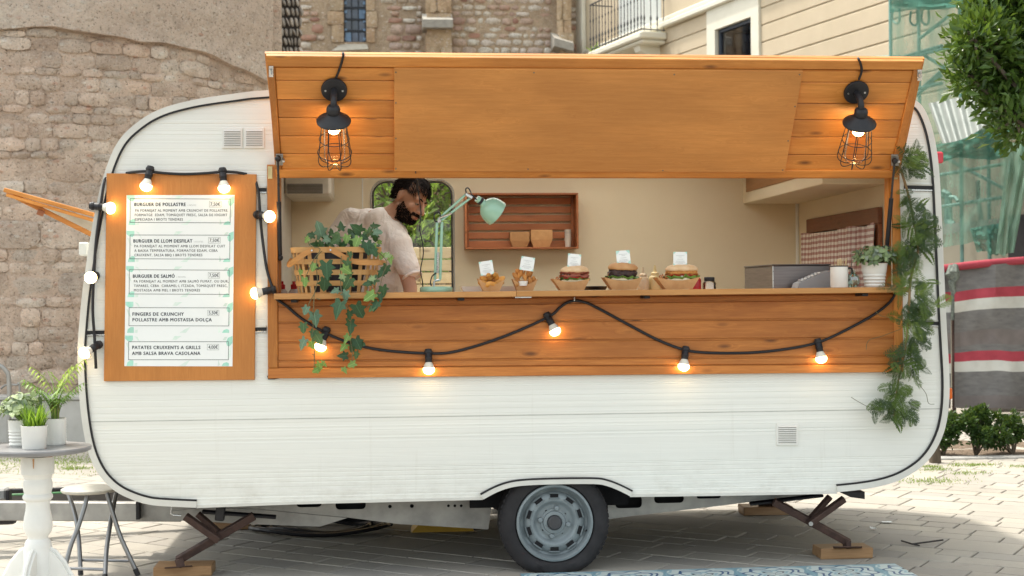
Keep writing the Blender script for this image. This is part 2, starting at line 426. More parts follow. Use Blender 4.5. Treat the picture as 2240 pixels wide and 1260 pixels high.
# ================================================================ BACKGROUND BUILDINGS
def conglomerate(name, a, b, c, jitter=.12, dirt=1.0):
    t = NT(name); v = t.obj(); r = t.rnd()
    big = t.noise(v, 1.1, 6, .62); col = t.ramp(big, [(.30, b), (.52, a), (.72, c)])
    med = t.noise(v, 6.5, 6, .65); col = t.mix(t.ramp(med, [(.34, .55), (.54, 0.0)]), col, tuple(x*.66 for x in b))
    pc = t.vor(t.mp(v, (1, 1, 1.7)), 9.5, 'Color'); pd = t.vor(t.mp(v, (1, 1, 1.7)), 9.5)
    peb = t.ramp(t.n('SeparateColor', {0: pc}).outputs[0], [(0, (.72, .66, .58)), (.22, (.52, .30, .22)), (.45, (.50, .41, .33)), (.7, (.78, .74, .67)), (1, (.44, .38, .33))])
    on = t.math('MULTIPLY', t.ramp(pd, [(.22, 1.0), (.36, 0.0)]), t.ramp(t.n('SeparateColor', {0: pc}).outputs[1], [(.45, 0.0), (.55, .7)]))
    col = t.mix(on, col, peb)
    sc_ = t.vor(v, 44, 'Color'); col = t.mix(t.math('MULTIPLY', t.ramp(t.vor(v, 44), [(.2, 1.0), (.5, 0.0)]), .55), col, t.ramp(t.n('SeparateColor', {0: sc_}).outputs[0], [(0, (.74, .70, .64)), (.3, (.50, .36, .29)), (.55, (.62, .53, .44)), (.8, (.30, .25, .21)), (1, (.80, .77, .71))]))
    pit = t.noise(v, 38, 4, .7); col = t.mix(t.ramp(pit, [(.33, .8*dirt), (.43, 0.0)]), col, (.10, .08, .06))
    k = t.math('MULTIPLY_ADD', r, 2*jitter, 1-jitter)
    col = t.mix(1.0, col, t.n('CombineColor', {0: k, 1: t.math('MULTIPLY', k, t.math('MULTIPLY_ADD', t.math('FRACT', t.math('MULTIPLY', r, 7.3)), .10, .92)), 2: t.math('MULTIPLY', k, t.math('MULTIPLY_ADD', t.math('FRACT', t.math('MULTIPLY', r, 7.3)), .16, .86))}), 'MULTIPLY')
    h = t.math('ADD', t.math('MULTIPLY', med, 1.4), t.math('ADD', t.math('MULTIPLY', pit, .8), t.math('MULTIPLY', on, .3)))
    t.bump(h, .85, .045); return t.fin(col, .92, 0, .15)
CONG = conglomerate('conglomerate_stone', (.64, .52, .43), (.56, .445, .365), (.70, .61, .52), .17)
MORTAR = conglomerate('lime_mortar', (.44, .35, .25), (.35, .27, .19), (.50, .41, .30), dirt=.7)
TAN = conglomerate('tan_ashlar', (.52, .40, .27), (.42, .30, .19), (.60, .48, .34), dirt=.5)
def rubble(name):
    t = NT(name); v = t.obj(); r = t.rnd()
    col = t.ramp(r, [(0, (.72, .69, .61)), (.2, (.60, .52, .43)), (.36, (.44, .23, .17)), (.5, (.76, .73, .66)), (.62, (.50, .33, .25)), (.76, (.68, .63, .55)), (.88, (.34, .17, .13)), (1, (.42, .39, .37))])
    col = t.mix(t.ramp(t.noise(v, 11, 6, .65), [(.35, .5), (.6, 0.0)]), col, (.32, .25, .19))
    col = t.mix(t.ramp(t.noise(v, 45, 4), [(.34, .6), (.46, 0.0)]), col, (.16, .12, .09))
    t.bump(t.noise(v, 14, 7, .65), .8, .04); return t.fin(col, .9, 0, .15)
RUB = rubble('rubble_stone')
DARKJ = mat('dark_joint', (.10, .088, .08), (.06, .052, .048), scale=12, rough=.95, bump=.6, bscale=20, jitter=0)

def block(fn, nu=4, nv=3, amp=.012, seed=0.0, corner=.16):
    """a rough stone on a surface: fn(u, v, out) in metres-free 0..1 coordinates, out = metres proud"""
    mb = MB(); vs = []
    for j in range(nv+1):
        for i in range(nu+1):
            u, v = i/nu, j/nv; edge = (i in (0, nu)) or (j in (0, nv))
            uu, vv = u, v
            if (i in (0, nu)) and (j in (0, nv)): uu = u+(corner*.5 if i == 0 else -corner*.5); vv = v+(corner if j == 0 else -corner)
            n_ = noise.noise((u*2.3+seed*7.1, v*2.3+seed*3.3, seed))
            if edge: uu += .035*noise.noise((seed*9+u*3, v*3, 4)); vv += .05*noise.noise((seed*5+u*3, v*3, 8))
            vs.append(fn(uu, vv, (.0 if edge else .018)+amp*n_))
    w_ = nu+1
    fs = [(j*w_+i, j*w_+i+1, (j+1)*w_+i+1, (j+1)*w_+i) for j in range(nv) for i in range(nu)]
    rim = [i for i in range(w_)]+[j*w_+nu for j in range(1, nv+1)]+[nv*w_+i for i in range(nu-1, -1, -1)]+[j*w_ for j in range(nv-1, 0, -1)]
    base = len(vs)
    for q in rim:
        i, j = q % w_, q//w_; vs.append(fn(i/nu, j/nv, -.04))
    n_ = len(rim)
    fs += [(rim[k], base+k, base+(k+1) % n_, rim[(k+1) % n_]) for k in range(n_)]
    mb.add(vs, fs); return mb

# ---- round stone tower (left): big rough blocks under a weathered ledge
TR = 3.6; _f = EYE+ray(110, 640)*14.3; _h = Vector((ray(110, 640).x, ray(110, 640).y, 0)).normalized()
TC = Vector((_f.x, _f.y, 0))+_h*TR
_t0 = math.atan2(-_h.y, -_h.x)
def cyl(a, z, out=0.0): r_ = TR+out; return Vector((TC.x+r_*math.cos(_t0+a), TC.y+r_*math.sin(_t0+a), z))
def cyl_hit(px, py):
    d = ray(px, py); o = EYE-TC; A = d.x*d.x+d.y*d.y; B = 2*(o.x*d.x+o.y*d.y); C = o.x**2+o.y**2-TR**2
    s = (-B-math.sqrt(max(0, B*B-4*A*C)))/(2*A); p = EYE+d*s
    return math.remainder(math.atan2(p.y-TC.y, p.x-TC.x)-_t0, 2*math.pi), p.z
LED = sorted(cyl_hit(px, py) for px, py in ((-150, 66), (0, 66), (60, 62), (118, 60), (170, 71), (230, 79), (300, 90), (400, 104), (430, 112), (470, 130), (520, 152), (560, 172), (584, 185)))
def ledge(a):
    if a <= LED[0][0]: return LED[0][1]
    for (a0, z0), (a1, z1) in zip(LED, LED[1:]):
        if a <= a1: return z0+(z1-z0)*(a-a0)/(a1-a0)
    return LED[-1][1]
AMIN, AMAX = -1.3, cyl_hit(586, 300)[0]
tower = thing('stone_tower', 'rounded weathered conglomerate stone church wall with a jagged ledge, behind the caravan', 'wall', cyl(0, 0))
core = MB(); core.grid(lambda u, v: cyl(AMIN+(AMAX-AMIN)*u, v*7.0, -.010+.012*noise.noise((u*30, v*22, 3))), 90, 80)
put('wall_core', sm(core.mesh('wall_core', fix=False)), CONG, tower)
up = MB()                                              # the thicker, smoother masonry above the ledge
def upfn(u, v):
    a = AMIN+(AMAX-AMIN)*u; z0 = ledge(a)+.02*noise.noise((a*14, 1, 2)); z = z0+(7-z0)*max(0, v-.06)/.94
    o = -.02 if v == 0 else (.075+.03*noise.noise((a*5, z*3, 0))+.015*noise.noise((a*17, z*11, 5)))
    if v == 0: z = z0
    return cyl(a, z, o)
up.grid(upfn, 120, 60)
put('upper_masonry', sm(up.mesh('upper_masonry', fix=False), 60), CONG, tower)
stones = []
z = .55
while z < 4.5:
    hgt = random.uniform(.075, .17) if (z > 2.7 or random.random() < .35) else random.uniform(.13, .29); a = AMIN+random.uniform(0, .1)
    while a < AMAX-.02:
        wd = random.uniform(.13, .16+1.3*hgt)/TR; a1 = min(a+wd, AMAX); am = (a+a1)/2
        top = min(z+hgt, ledge(am)-.005)
        if top-z > .05 and a1-a > .03 and random.random() < .95:
            px, py, dz = proj(cyl(am, (z+top)/2)); sz = (a1-a)*TR*(top-z)*abs(math.cos(am))
            seen = -20 < px < 600 and -15 < py < 880 and not (px > 236 and py > 400) and not (px > 330 and py > 260)
            stones.append((-sz if seen else 9, a, a1, z, top))
        a = a1
    z += hgt
stones.sort(); tiny = MB()
for i, (sz, a, a1, z, top) in enumerate(stones):
    off = random.uniform(-.018, .014); g_ = .003
    def fn(u, v, o):
        aa = a+g_/TR+(a1-a-2*g_/TR)*u; zz = z+g_+(top-z-2*g_)*v
        zz += .022*noise.noise((aa*9, zz*1.3, 7)); return cyl(aa, min(zz, ledge(aa)+.02), o*.8+off)
    b_ = block(fn, 4, 3, .022, random.uniform(0, 99), .13)
    if i < 300 and sz < 0: put('stone', sm(b_.mesh('stone', fix=False), 50), CONG, tower)
    else: tiny.add(b_.v, b_.f)
tag(put('small_stones', sm(tiny.mesh('small_stones', fix=False), 50), CONG, tower), kind='stuff')
# ---- low concrete bench wall at the tower's foot
LOWC = mat('bench_concrete', (.52, .51, .48), (.44, .43, .40), scale=5, rough=.85, bump=.2, jitter=.04)
bw = thing('low_bench_wall', 'low pale concrete bench wall along the foot of the stone tower', 'wall', atz(60, 972))
p0, p1 = atz(-330, 968), atz(900, 966); d = (p1-p0).normalized(); nrm = Vector((-d.y, d.x, 0))
L = (p1-p0).length; M = frame(p0, d, nrm, (0, 0, 1)); k = 0.0
while k < L:
    e = min(k+1.36, L); put('wall_slab', MB().box((k+.004, 0, -.02), (e-.004, .55, .41), .008, M), LOWC, bw)
    put('coping_slab', MB().box((k+.003, -.02, .413), (e-.003, .58, .455), .008, M), LOWC, bw); k = e

# ---- church body: rubble masonry with a lancet window and two stepped buttresses
CY = 26.0; Q = lambda px, py, dy=0.0: at(px, py, CY+dy)
ch = thing('stone_church', 'red and grey rubble stone church wall with a dark lancet window, rising behind the caravan', 'church', Vector((Q(900, 640).x, CY, 0)))
zt = 9.5
def vwall(xa, ya, xb, yb, m_, name, z0=0.0, z1=zt, n=8):
    mb = MB(); mb.grid(lambda u, v: (xa+(xb-xa)*u, ya+(yb-ya)*u, z0+(z1-z0)*v), n, n); return put(name, mb, m_, ch)
X = lambda px, dy=0.0: Q(px, 60, dy).x
wx0, wx1 = X(752), X(801); wz = Q(776, 92).z
mb = MB(); mb.poly([(X(600), CY, 0), (X(1300), CY, 0), (X(1300), CY, zt), (X(600), CY, zt)],
                   [[(wx0, CY, wz), (wx0, CY, wz+2.6), ((wx0+wx1)/2, CY, wz+3.1), (wx1, CY, wz+2.6), (wx1, CY, wz)]], (0, .5, 0))
put('masonry_core', mb, MORTAR, ch)
zlo, zhi = Q(900, 150).z, Q(900, -40).z
def rub_region(px0, px1, y_off, zlo=zlo, zhi=zhi, skip=None, m_=RUB, hs=(.13, .27), ws=(.16, .52)):
    xa, xb = X(px0, y_off), X(px1, y_off); z = zlo
    while z < zhi:
        h_ = random.uniform(*hs); x = xa-random.uniform(0, .1)
        while x < xb:
            w_ = random.uniform(*ws); x1 = min(x+w_, xb); h2 = h_*random.uniform(.78, 1.0); z2 = z+random.uniform(0, h_-h2)
            if x1-x > .1 and not (skip and skip(x, x1, z, z+h_)) and random.random() < .93:
                off = random.uniform(.015, .06); g_ = .014
                fn = lambda u, v, o, x=x, x1=x1, z2=z2, h2=h2, off=off: Vector((x+g_+(x1-x-2*g_)*u, CY+y_off-off-o, z2+g_+(h2-2*g_)*v))
                put('stone', sm(block(fn, 3, 2, .02, random.uniform(0, 99), .22).mesh('stone', fix=False), 60), m_, ch)
            x = x1
        z += h_
jx0, jx1, sz = X(716), X(828), Q(776, 112).z
rub_region(652, 924, 0, skip=lambda a, b, z0, z1: b > jx0 and a < jx1 and z1 > sz)
# dressed jambs, sloping sill, leaded panes
z = wz
for sx0, sx1 in ((jx0+.06, wx0-.004), (wx1+.004, jx1-.05)):
    z = wz-.02
    while z < zhi:
        h_ = random.uniform(.3, .5); a0 = sx0+random.uniform(-.06, .06) if sx0 < wx0 else sx0; a1 = sx1 if sx0 < wx0 else sx1+random.uniform(-.06, .06)
        fn = lambda u, v, o, a0=a0, a1=a1, z=z, h_=h_: Vector((a0+(a1-a0)*u, CY-.05-o, z+.006+(h_-.012)*v))
        put('jamb_stone', block(fn, 3, 3, .012, random.uniform(0, 99), .04), TAN, ch); z += h_
s_ = MB(); s_.poly([(X(724), CY-.16, Q(724, 112).z-.02), (X(806), CY-.16, Q(806, 104).z-.06), (wx1, CY+.05, wz), (wx0, CY+.05, wz)], (), (0, .1, -.06))
put('window_sill', s_, mat('sill_stone', (.50, .46, .38), (.42, .38, .31), scale=9, rough=.85, bump=.3), ch)
LEAD = mat('lead_came', (.03, .035, .045), rough=.5, bump=.1)
PANE = mat('old_glass', (.045, .065, .11), (.022, .028, .05), scale=9, rough=.18, bump=.2, bscale=25, jitter=.5, spec=.7)
BLUEP = mat('pale_blue_glass', (.16, .26, .40), (.10, .18, .30), scale=9, rough=.2, bump=.1, jitter=.2)
lw = put('leaded_window', MB().box((wx0, CY+.16, wz), (wx1, CY+.17, wz+3.1)), LEAD, ch)
ww = wx1-wx0
for i in range(8):
    z0 = wz+.02+i*.27
    for k in range(3):
        a0 = wx0+.02+k*(ww-.04)/3
        put('pane', MB().box((a0+.012, CY+.145, z0+.012), (a0+(ww-.04)/3-.012, CY+.158, z0+.235), .004), BLUEP if (k != 1 and i % 2 == 0 and random.random() < .55) or (k == 1 and i == 4) else PANE, lw)
    put('saddle_bar', MB().box((wx0, CY+.12, z0+.238), (wx1, CY+.143, z0+.262)), LEAD, lw)
for i in range(5):                                        # little blue shields along the window's edges
    for xx in (wx0+.045, wx1-.045):
        put('pane', MB().box((xx-.03, CY+.128, wz+.06+i*.21), (xx+.03, CY+.139, wz+.13+i*.21), .003), BLUEP, lw)
# buttresses
def buttress(px0, px1, proud, capy, capx0, capx1, skew=0.0):
    x0, x1 = X(px0), X(px1); zc = Q((px0+px1)/2, capy, -proud).z
    fn0 = MB()
    z = 0.0
    while z < zt:
        h_ = random.uniform(.55, .9); p = proud if z+h_ < zc+.35 else proud*.45
        for a0, a1 in (((x0, x1),) if random.random() < .45 else ((x0, x0+(x1-x0)*random.uniform(.35, .6)), None)):
            break
        cut = x0+(x1-x0)*random.uniform(.38, .62)
        for a0, a1 in ((x0, cut), (cut, x1)):
            fn = lambda u, v, o, a0=a0, a1=a1, z=z, h_=h_, p=p: Vector((a0+.004+(a1-a0-.008)*u, CY-p-o, z+.005+(h_-.01)*v))
            put('buttress_stone', sm(block(fn, 4, 3, .05, random.uniform(0, 99), .05).mesh('buttress_stone', fix=False), 60), TAN, ch)
        z += h_
    put('buttress', MB().box((x0+.02, CY-proud+.03, 0), (x1-.02, CY+.1, zc+.33)).box((x0+.03, CY-proud*.45+.03, zc+.33), (x1-.03, CY+.1, zt)), TAN, ch)
    a, b = X(capx0, -proud), X(capx1, -proud); cp = MB()
    cp.poly([(a, CY-proud-.22, zc-.02), (a, CY-proud-.22, zc+.16), (a, CY-proud*.45+.02, zc+.42), (a, CY-proud*.45+.02, zc-.02)], (), (b-a, 0, skew))
    put('buttress_cap', cp, mat('cap_stone', (.36, .34, .30), (.26, .245, .22), scale=9, rough=.9, bump=.5), ch)
buttress(930, 986, .8, 62, 924, 990)
rub_region(990, 1206, .02, hs=(.12, .22), ws=(.14, .40))
buttress(1214, 1246, .9, 102, 1210, 1252, -.12)
rub_region(1246, 1262, .02)
# pebble-and-dark-joint return between tower and church, with its pilaster
q0, q1 = at(588, 300, 10.0).x, at(618, 300, 10.0).x
pil = thing('stone_pilaster', 'narrow smooth stone strip at the edge of the rounded tower', 'wall', (q0, 10, 0))
z = 0.0
while z < 6.6:
    h_ = random.uniform(.7, 1.2)
    fn = lambda u, v, o, z=z, h_=h_: Vector((q0+(q1-q0)*u, 10-o*.5, z+.004+(h_-.008)*v))
    put('stone', sm(block(fn, 3, 4, .015, random.uniform(0, 99), .02).mesh('stone', fix=False), 60), CONG, pil); z += h_
rw0, rw1 = at(610, 60, 13).x, at(655, 60, 13).x
ret = thing('cobble_wall', 'strip of grey cobbles in dark joints between the tower and the church', 'wall', (rw0, 13, 0))
put('joint_backing', MB().grid(lambda u, v: (rw0-.2+(rw1-rw0+.2)*u, 13, 7.2*v), 4, 10), DARKJ, ret)
z = zz0 = at(630, 150, 13).z-1.2
COB = mat('grey_cobble', (.46, .43, .39), (.34, .31, .28), scale=8, rough=.85, bump=.5, jitter=.3)
while z < 5.8:
    h_ = random.uniform(.09, .17); u = random.uniform(-.1, 0)
    while u < 1:
        w_ = random.uniform(.12, .26); c = Vector((rw0+(rw1-rw0)*(u+w_/2), 13-.02, z+h_/2))
        Mt = Matrix.Rotation(random.uniform(-.5, .1), 3, 'Y')
        put('cobble', sm(MB().ball(c, (w_*(rw1-rw0)*.45, .06, h_*.43), 7, 5, Mt).mesh('cobble', fix=False)), COB, ret); u += w_
    z += h_

# masonry returns that close the corners between tower, strips and church
def ret_wall(pa, pb, name='return_wall'):
    d_ = Vector((pb[0]-pa[0], pb[1]-pa[1], 0)).normalized(); n_ = Vector((-d_.y, d_.x, 0))*.02
    put(name, MB().poly([(pa[0], pa[1], 0), (pb[0], pb[1], 0), (pb[0], pb[1], 7), (pa[0], pa[1], 7)], (), n_), CONG, tower)
te = cyl(AMAX, 0, -.03)
ret_wall((te.x, te.y), (q0+.01, 10.02)); ret_wall((q1-.01, 10.02), (at(612, 300, 13.1).x, 13.1)); ret_wall((rw1+.02, 13.02), (at(645, 300, CY+.2).x, CY+.2)); ret_wall((at(560, 300, 13.2).x-3, 13.25), (rw1, 13.25))

# ---- cream plastered house running back along the right
HD = (FW*math.cos(R(20))-RT*math.sin(R(20))); HD.z = 0; HD.normalize()            # along the facade, away from us
HN = Vector((HD.y, -HD.x, 0));  HN = HN if HN.dot(EYE-Vector((0, 40, 0))) > 0 else -HN
if HN.x > 0: HN = -HN
HP = EYE+ray(1945, 640)*22.0; HP.z = 0
PLAS = mat('cream_plaster', (.54, .45, .325), (.50, .415, .295), scale=2.2, rough=.85, bump=.12, bscale=50, jitter=.035)
PLAW = mat('white_plaster', (.70, .67, .57), (.64, .61, .51), scale=3, rough=.8, bump=.1, jitter=.03)
house = thing('plastered_house', 'cream plastered house with grooved courses, a balcony and a white framed window', 'house', HP)
def hs(px, py, out=0.0):
    p = atp(px, py, HP+HN*out, HN); return p
def hu(px, py=60): return (hs(px, py)-HP).dot(HD)
MH = lambda: frame(HP, HD, HN, (0, 0, 1))           # local: x along, y out, z up
uL, uR = hu(1262), -16.0
wu0, wu1 = hu(1647), hu(1568); wtop = hs(1647, 38).z; wtopL = hs(1568, 64).z; wtop = (wtop+wtopL)/2
fu0, fu1 = hu(1664), hu(1550); ftop = wtop+.42
corn0, corn1 = hs(1405, 62).z, hs(1405, 82).z
step = (hs(1700, 60).z-hs(1700, 98.6).z)
ztop = corn1-.02; z = ztop; n = 0; wbot = wtop-2.1
put('house_core', MB().box((uR, -6, 0), (wu0, -.022, 13), 0, MH()).box((wu1, -6, 0), (uL, -.022, 13), 0, MH()).box((wu0, -6, 0), (wu1, -.06, wbot), 0, MH()).box((wu0, -6, wtop), (wu1, -.06, 13), 0, MH()), PLAS, house)
while z > .4:
    z0 = z-step
    for a, b in (((uR, fu0), (fu1, uL)) if z > wbot-.3 and z0 < ftop else ((uR, uL),)):
        zz = z
        if z0 < ftop < z and (a, b) == (uR, uL): pass
        put('plaster_course', MB().box((a+.002, -.021, z0+.012), (b-.002, 0, z-.012), .010, MH()), PLAS, house)
    z = z0; n += 1
put('plaster_base', MB().box((uR, -.06, 0), (uL, .03, max(.1, z)), .01, MH()), PLAW, house)
put('upper_plaster', MB().box((uR, -.06, corn0+.02), (uL, -.01, 13), .01, MH()), PLAS, house)
put('string_cornice', MB().box((uR, -.05, corn1), (uL, .12, corn1+.11), .02, MH()).box((uR, -.05, corn1+.115), (uL, .07, corn0+.02), .02, MH()), PLAW, house)
wf = put('window_surround', MB().poly([(fu0, 0, wbot-.2), (fu1, 0, wbot-.2), (fu1, 0, ftop), (fu0, 0, ftop)], [[(wu0, 0, wbot), (wu0, 0, wtop), (wu1, 0, wtop), (wu1, 0, wbot)]], (0, .07, 0)), PLAW, house)
for v in wf.data.vertices: v.co = MH() @ Vector((v.co.x, v.co.y-.025, v.co.z))
DKBLUE = mat('dark_frame', (.035, .045, .065), rough=.5)
fr = MB(); t_ = .07
fr.box((wu0, -.09, wbot), (wu0+t_, -.03, wtop), .006, MH()).box((wu1-t_, -.09, wbot), (wu1, -.03, wtop), .006, MH()).box((wu0+t_, -.09, wtop-t_), (wu1-t_, -.03, wtop), .006, MH())
hw = put('window', fr, DKBLUE, house)
put('reveal', MB().box((wu0, -.9, wbot), (wu1, -.85, wtop), 0, MH()), mat('dark_room', (.035, .03, .032), rough=.8), hw)
put('shutter', MB().box((wu1-t_-.02, -.6, wbot), (wu1-t_-.06, -.1, wtop-t_), .004, MH()), mat('oxblood_paint', (.17, .055, .05), rough=.6), hw)
put('pane', MB().box((wu0+t_, -.075, wbot), (wu1-t_, -.07, wtop-t_), 0, MH()), GLASS, hw)
put('globe_lamp', sm(MB().ball(MH() @ Vector(((wu0*.72+wu1*.28), -.45, wtop-.95)), .15, 14, 10).mesh('globe_lamp')), CHROME, hw)
# the balcony
bu0, bu1 = (hs(1402, 70, .6)-HP).dot(HD), (hs(1287, 96, .6)-HP).dot(HD); bz = hs(1395, 75, .45).z
IRONB = mat('balcony_iron', (.075, .075, .08), rough=.6)
bal = put('balcony', MB().box((bu0, 0, bz-.16), (bu1, .62, bz-.02), .03, MH()).box((bu0+.06, 0, bz-.24), (bu1-.06, .55, bz-.163), .03, MH()), PLAW, house)
for uu in (bu0+.35, bu1-.35):
    cb = MB(); cb.poly([(uu, 0, bz-.242), (uu, .48, bz-.242), (uu, .44, bz-.36), (uu, .24, bz-.46), (uu, .16, bz-.68), (uu, 0, bz-.74)], (), (.28, 0, 0))
    cb.v = [tuple(MH() @ Vector(p)) for p in cb.v]
    put('corbel', cb, PLAW, bal)
def bars(a, b, n):
    for i in range(n):
        p = Vector(a).lerp(Vector(b), i/(n-1)); q = lambda z_: MH() @ Vector((p.x, p.y, bz+z_))
        r_ = [.009, .009, .018, .009, .023, .009, .009, .018, .009, .009]; zs = [0, .12, .15, .19, .26, .33, .62, .66, .7, 1.02]
        put('baluster', MB().tube([q(z_) for z_ in zs], r_, 6), IRONB, bal)
bars((bu0+.05, .57, 0), (bu1-.05, .57, 0), 17); bars((bu0+.05, .06, 0), (bu0+.05, .5, 0), 4); bars((bu1-.05, .06, 0), (bu1-.05, .5, 0), 4)
rl = MB()
for z_ in (0.03, 1.02):
    for a, b in (((bu0+.05, .57), (bu1-.05, .57)), ((bu0+.05, .03), (bu0+.05, .57)), ((bu1-.05, .03), (bu1-.05, .57))):
        rl.bar(MH() @ Vector((*a, bz+z_)), MH() @ Vector((*b, bz+z_)), .035, .02)
put('railing', rl, IRONB, bal)
put('balcony_door', MB().box((bu0+.3, -.058, bz-.02), (bu1-.3, -.004, bz+2.6), .01, MH()), mat('pale_door_curtain', (.62, .64, .62), (.5, .53, .52), scale=1.2, stretch=(6, 6, .5), rough=.6), bal)
pst = MB().box((hu(1282), 0, 0), (uL, .1, 13), .01, MH()); put('corner_pilaster', pst, PLAW, house)
put('door_surround', MB().box((bu0-.05, -.02, 0), (bu0+.25, .09, bz-.8), .01, MH()).box((bu1-.3, -.02, 0), (bu1, .09, bz-.8), .01, MH()), PLAW, house)
hp_ = thing('balcony_plant', 'small bright green plant below the balcony of the cream house', 'plant', hs(1302, 118, .5))
pl = MB(); c = hs(1302, 118, .5)
for i in range(14):
    a = random.uniform(0, 6.28); e = random.uniform(.3, 1.2); d = Vector((math.cos(a)*math.cos(e), math.sin(a)*math.cos(e), math.sin(e)))*random.uniform(.2, .36); t = d.cross(Vector((0, 0, 1))).normalized()*.035
    pl.add([c, c+d*.5+t, c+d, c+d*.5-t], [(0, 1, 2, 3)])
put('leaves', pl, leafmat('bright_leaf', (.22, .34, .06), (.3, .42, .1)), hp_)
put('pot', MB().lathe([(.07, 0), (.1, .18)], Matrix.Translation(c-Vector((0, 0, .17))), 12), PLAW, hp_)
# ================================================================ SCAFFOLD, BARRIER, PLANTS BEYOND
def netmat(name, col, dens):
    t = NT(name); v = t.obj(); d = t.n('BsdfDiffuse', {'Color': t.mix(t.noise(v, 1.6, 5), tuple(x*.75 for x in col), tuple(min(1, x*1.25) for x in col))})
    tl = t.n('BsdfTranslucent', {'Color': col}); tr = t.n('BsdfTransparent')
    a = t.n('MixShader', {0: .45, 1: d, 2: tl})
    f = t.ramp(t.noise(t.mp(v, (1, 1, .5)), 2.4, 6, .65), [(.32, max(0, dens-.2)), (.68, min(1, dens+.22))])
    mx = t.n('MixShader', {0: f, 1: tr, 2: a.outputs[0]}); t.t.links.new(mx.outputs[0], t.o.inputs[0]); return t.m
NET = netmat('debris_net', (.20, .35, .28), .58); NETD = netmat('debris_net_folded', (.26, .42, .33), .88); NETK = netmat('debris_net_thick', (.10, .25, .20), .84)
TUBE = mat('scaffold_tube', (.20, .36, .32), (.15, .27, .25), scale=9, rough=.45, metal=.3, bump=.05)
scf = thing('scaffold', 'scaffold of grey-green tubes standing against the right end of the cream house', 'scaffold', Vector((hs(2060, 640, 1).x, hs(2060, 640, 1).y, 0)))
def tube_px(a, b, oa, ob, r_=.026, name='scaffold_tube'):
    put(name, MB().tube([hs(*a, oa), hs(*b, ob)], r_, 8), TUBE, scf)
def standard(px, out):
    p = hs(px, 60, out); put('standard', MB().tube([(p.x, p.y, 0), (p.x, p.y, 9.5)], .026, 8), TUBE, scf)
for px, o in ((1948, 1.25), (2010, .5), (2100, 1.3), (2160, .5)): standard(px, o)
for a, b in (((1950, 132), (2060, 100)), ((1955, 10), (2240, -40)), ((1985, 127), (2240, 62)), ((1900, 127), (1968, 124)), ((2055, 383), (2200, 358)), ((2055, 453), (2190, 432)), ((2000, 196), (2060, 182)), ((2055, 230), (2240, 180))):
    tube_px(a, b, 1.2, 1.2, .024)
for a, b in (((2012, 84), (2075, 36)), ((2058, 340), (2195, 412)), ((2000, 212), (2060, 165)), ((2020, 190), (2110, 110)), ((2020, 120), (2070, 150))):
    tube_px(a, b, 1.15, 1.0, .024, 'brace')
put('scaffold_deck', MB().box((uR+8, .35, hs(1990, 20, .8).z-.03), ((hs(1952, 20, 1.25)-HP).dot(HD), 1.25, hs(1990, 20, .8).z+.03), .01, MH()), mat('deck_board', (.20, .24, .21), (.14, .17, .15), scale=8, rough=.8, stretch=(1, 1, 1)), scf)
for px, py in ((1956, 20), (1995, 24), (2020, 22)):
    c = [hs(px-2, py, 1.1), hs(px-4, py+22, 1.1), hs(px+5, py+32, 1.1), hs(px+12, py+24, 1.1), hs(px+11, py-2, 1.1)]
    put('hanging_rope', MB().tube(curve(c, 4), .016, 5), TUBE, scf)
tk = MB(); tk.tube([hs(2139, 395, .25), hs(2140, 440, .25), hs(2146, 480, .25)], [.03, .03, .035], 6)
put('drain_pipe', tk, mat('dark_pipe', (.06, .055, .055), rough=.6), scf)
put('guard_board', MB().poly([hs(2058, 492, .9), hs(2196, 477, .9), hs(2196, 497, .9), hs(2058, 514, .9)], (), HN*.04), mat('grey_board', (.36, .37, .34), (.28, .29, .27), scale=6, rough=.8), scf)
put('stone_bracket', MB().tube([hs(2065, 420, .5), hs(2074, 424, .5), hs(2074, 480, .5), hs(2082, 495, .5)], [.05, .05, .06, .08], 6).tube([hs(2062, 430, .5), hs(2090, 432, .5), hs(2096, 440, .5)], .03, 6), TUBE, scf)
# grey unplastered ground floor and a dark doorway behind the net
put('ground_floor_render', MB().box((uR+1, .035, 0), (hu(2040, 400), .07, hs(2120, 330, .05).z), .01, MH()), mat('bare_render', (.31, .285, .225), (.24, .225, .18), scale=1.6, rough=.9, bump=.2), house)
put('doorway', MB().box((hu(2300, 500), .072, 0), (hu(2216, 500), .085, hs(2230, 470, .07).z), 0, MH()), mat('dark_opening', (.02, .02, .024), rough=.7), house)
# debris nets
def sheet(name, quad, out, amp, mt, label, cat='netting', nu=36, nv=30, fold=9.0, seed=0, group='debris nets on the scaffold'):
    (ax, ay), (bx, by), (cx, cy), (dx, dy) = quad
    def fn(u, v):
        px = (ax*(1-u)+bx*u)*(1-v)+(dx*(1-u)+cx*u)*v; py = (ay*(1-u)+by*u)*(1-v)+(dy*(1-u)+cy*u)*v
        py += 7*noise.noise((u*5+seed, v*1.5, 3))*(v if v > .8 else .3)
        o = out+amp*(math.sin(u*fold*3+2*noise.noise((u*3, v*2, seed)))*.5+noise.noise((u*6, v*5, seed+1)))
        return hs(px, py, o)
    return tag(put(name, sm(MB().grid(fn, nu, nv).mesh(name, fix=False)), mt), label, cat, group)
sheet('debris_net', ((1946, -70), (2300, -140), (2300, 300), (1950, 330)), 1.34, .05, NET, 'thin green debris net stretched over the upper scaffold tubes', seed=2)
sheet('debris_net', ((1946, -25), (2160, -60), (2170, 15), (1946, 26)), 1.55, .07, NETK, 'dark teal roll of debris net along the scaffold deck at the top edge', seed=5, nv=10)
sheet('debris_net', ((2030, 318), (2205, 250), (2196, 520), (2030, 545)), 1.4, .07, NET, 'torn green debris net sheet hanging over the bare lower floor', seed=9)
sheet('debris_net', ((2045, 318), (2215, 262), (2200, 345), (2055, 352)), 1.62, .12, NETK, 'bunched dark green net sagging under the corrugated sheet', seed=13, nv=14, fold=4)
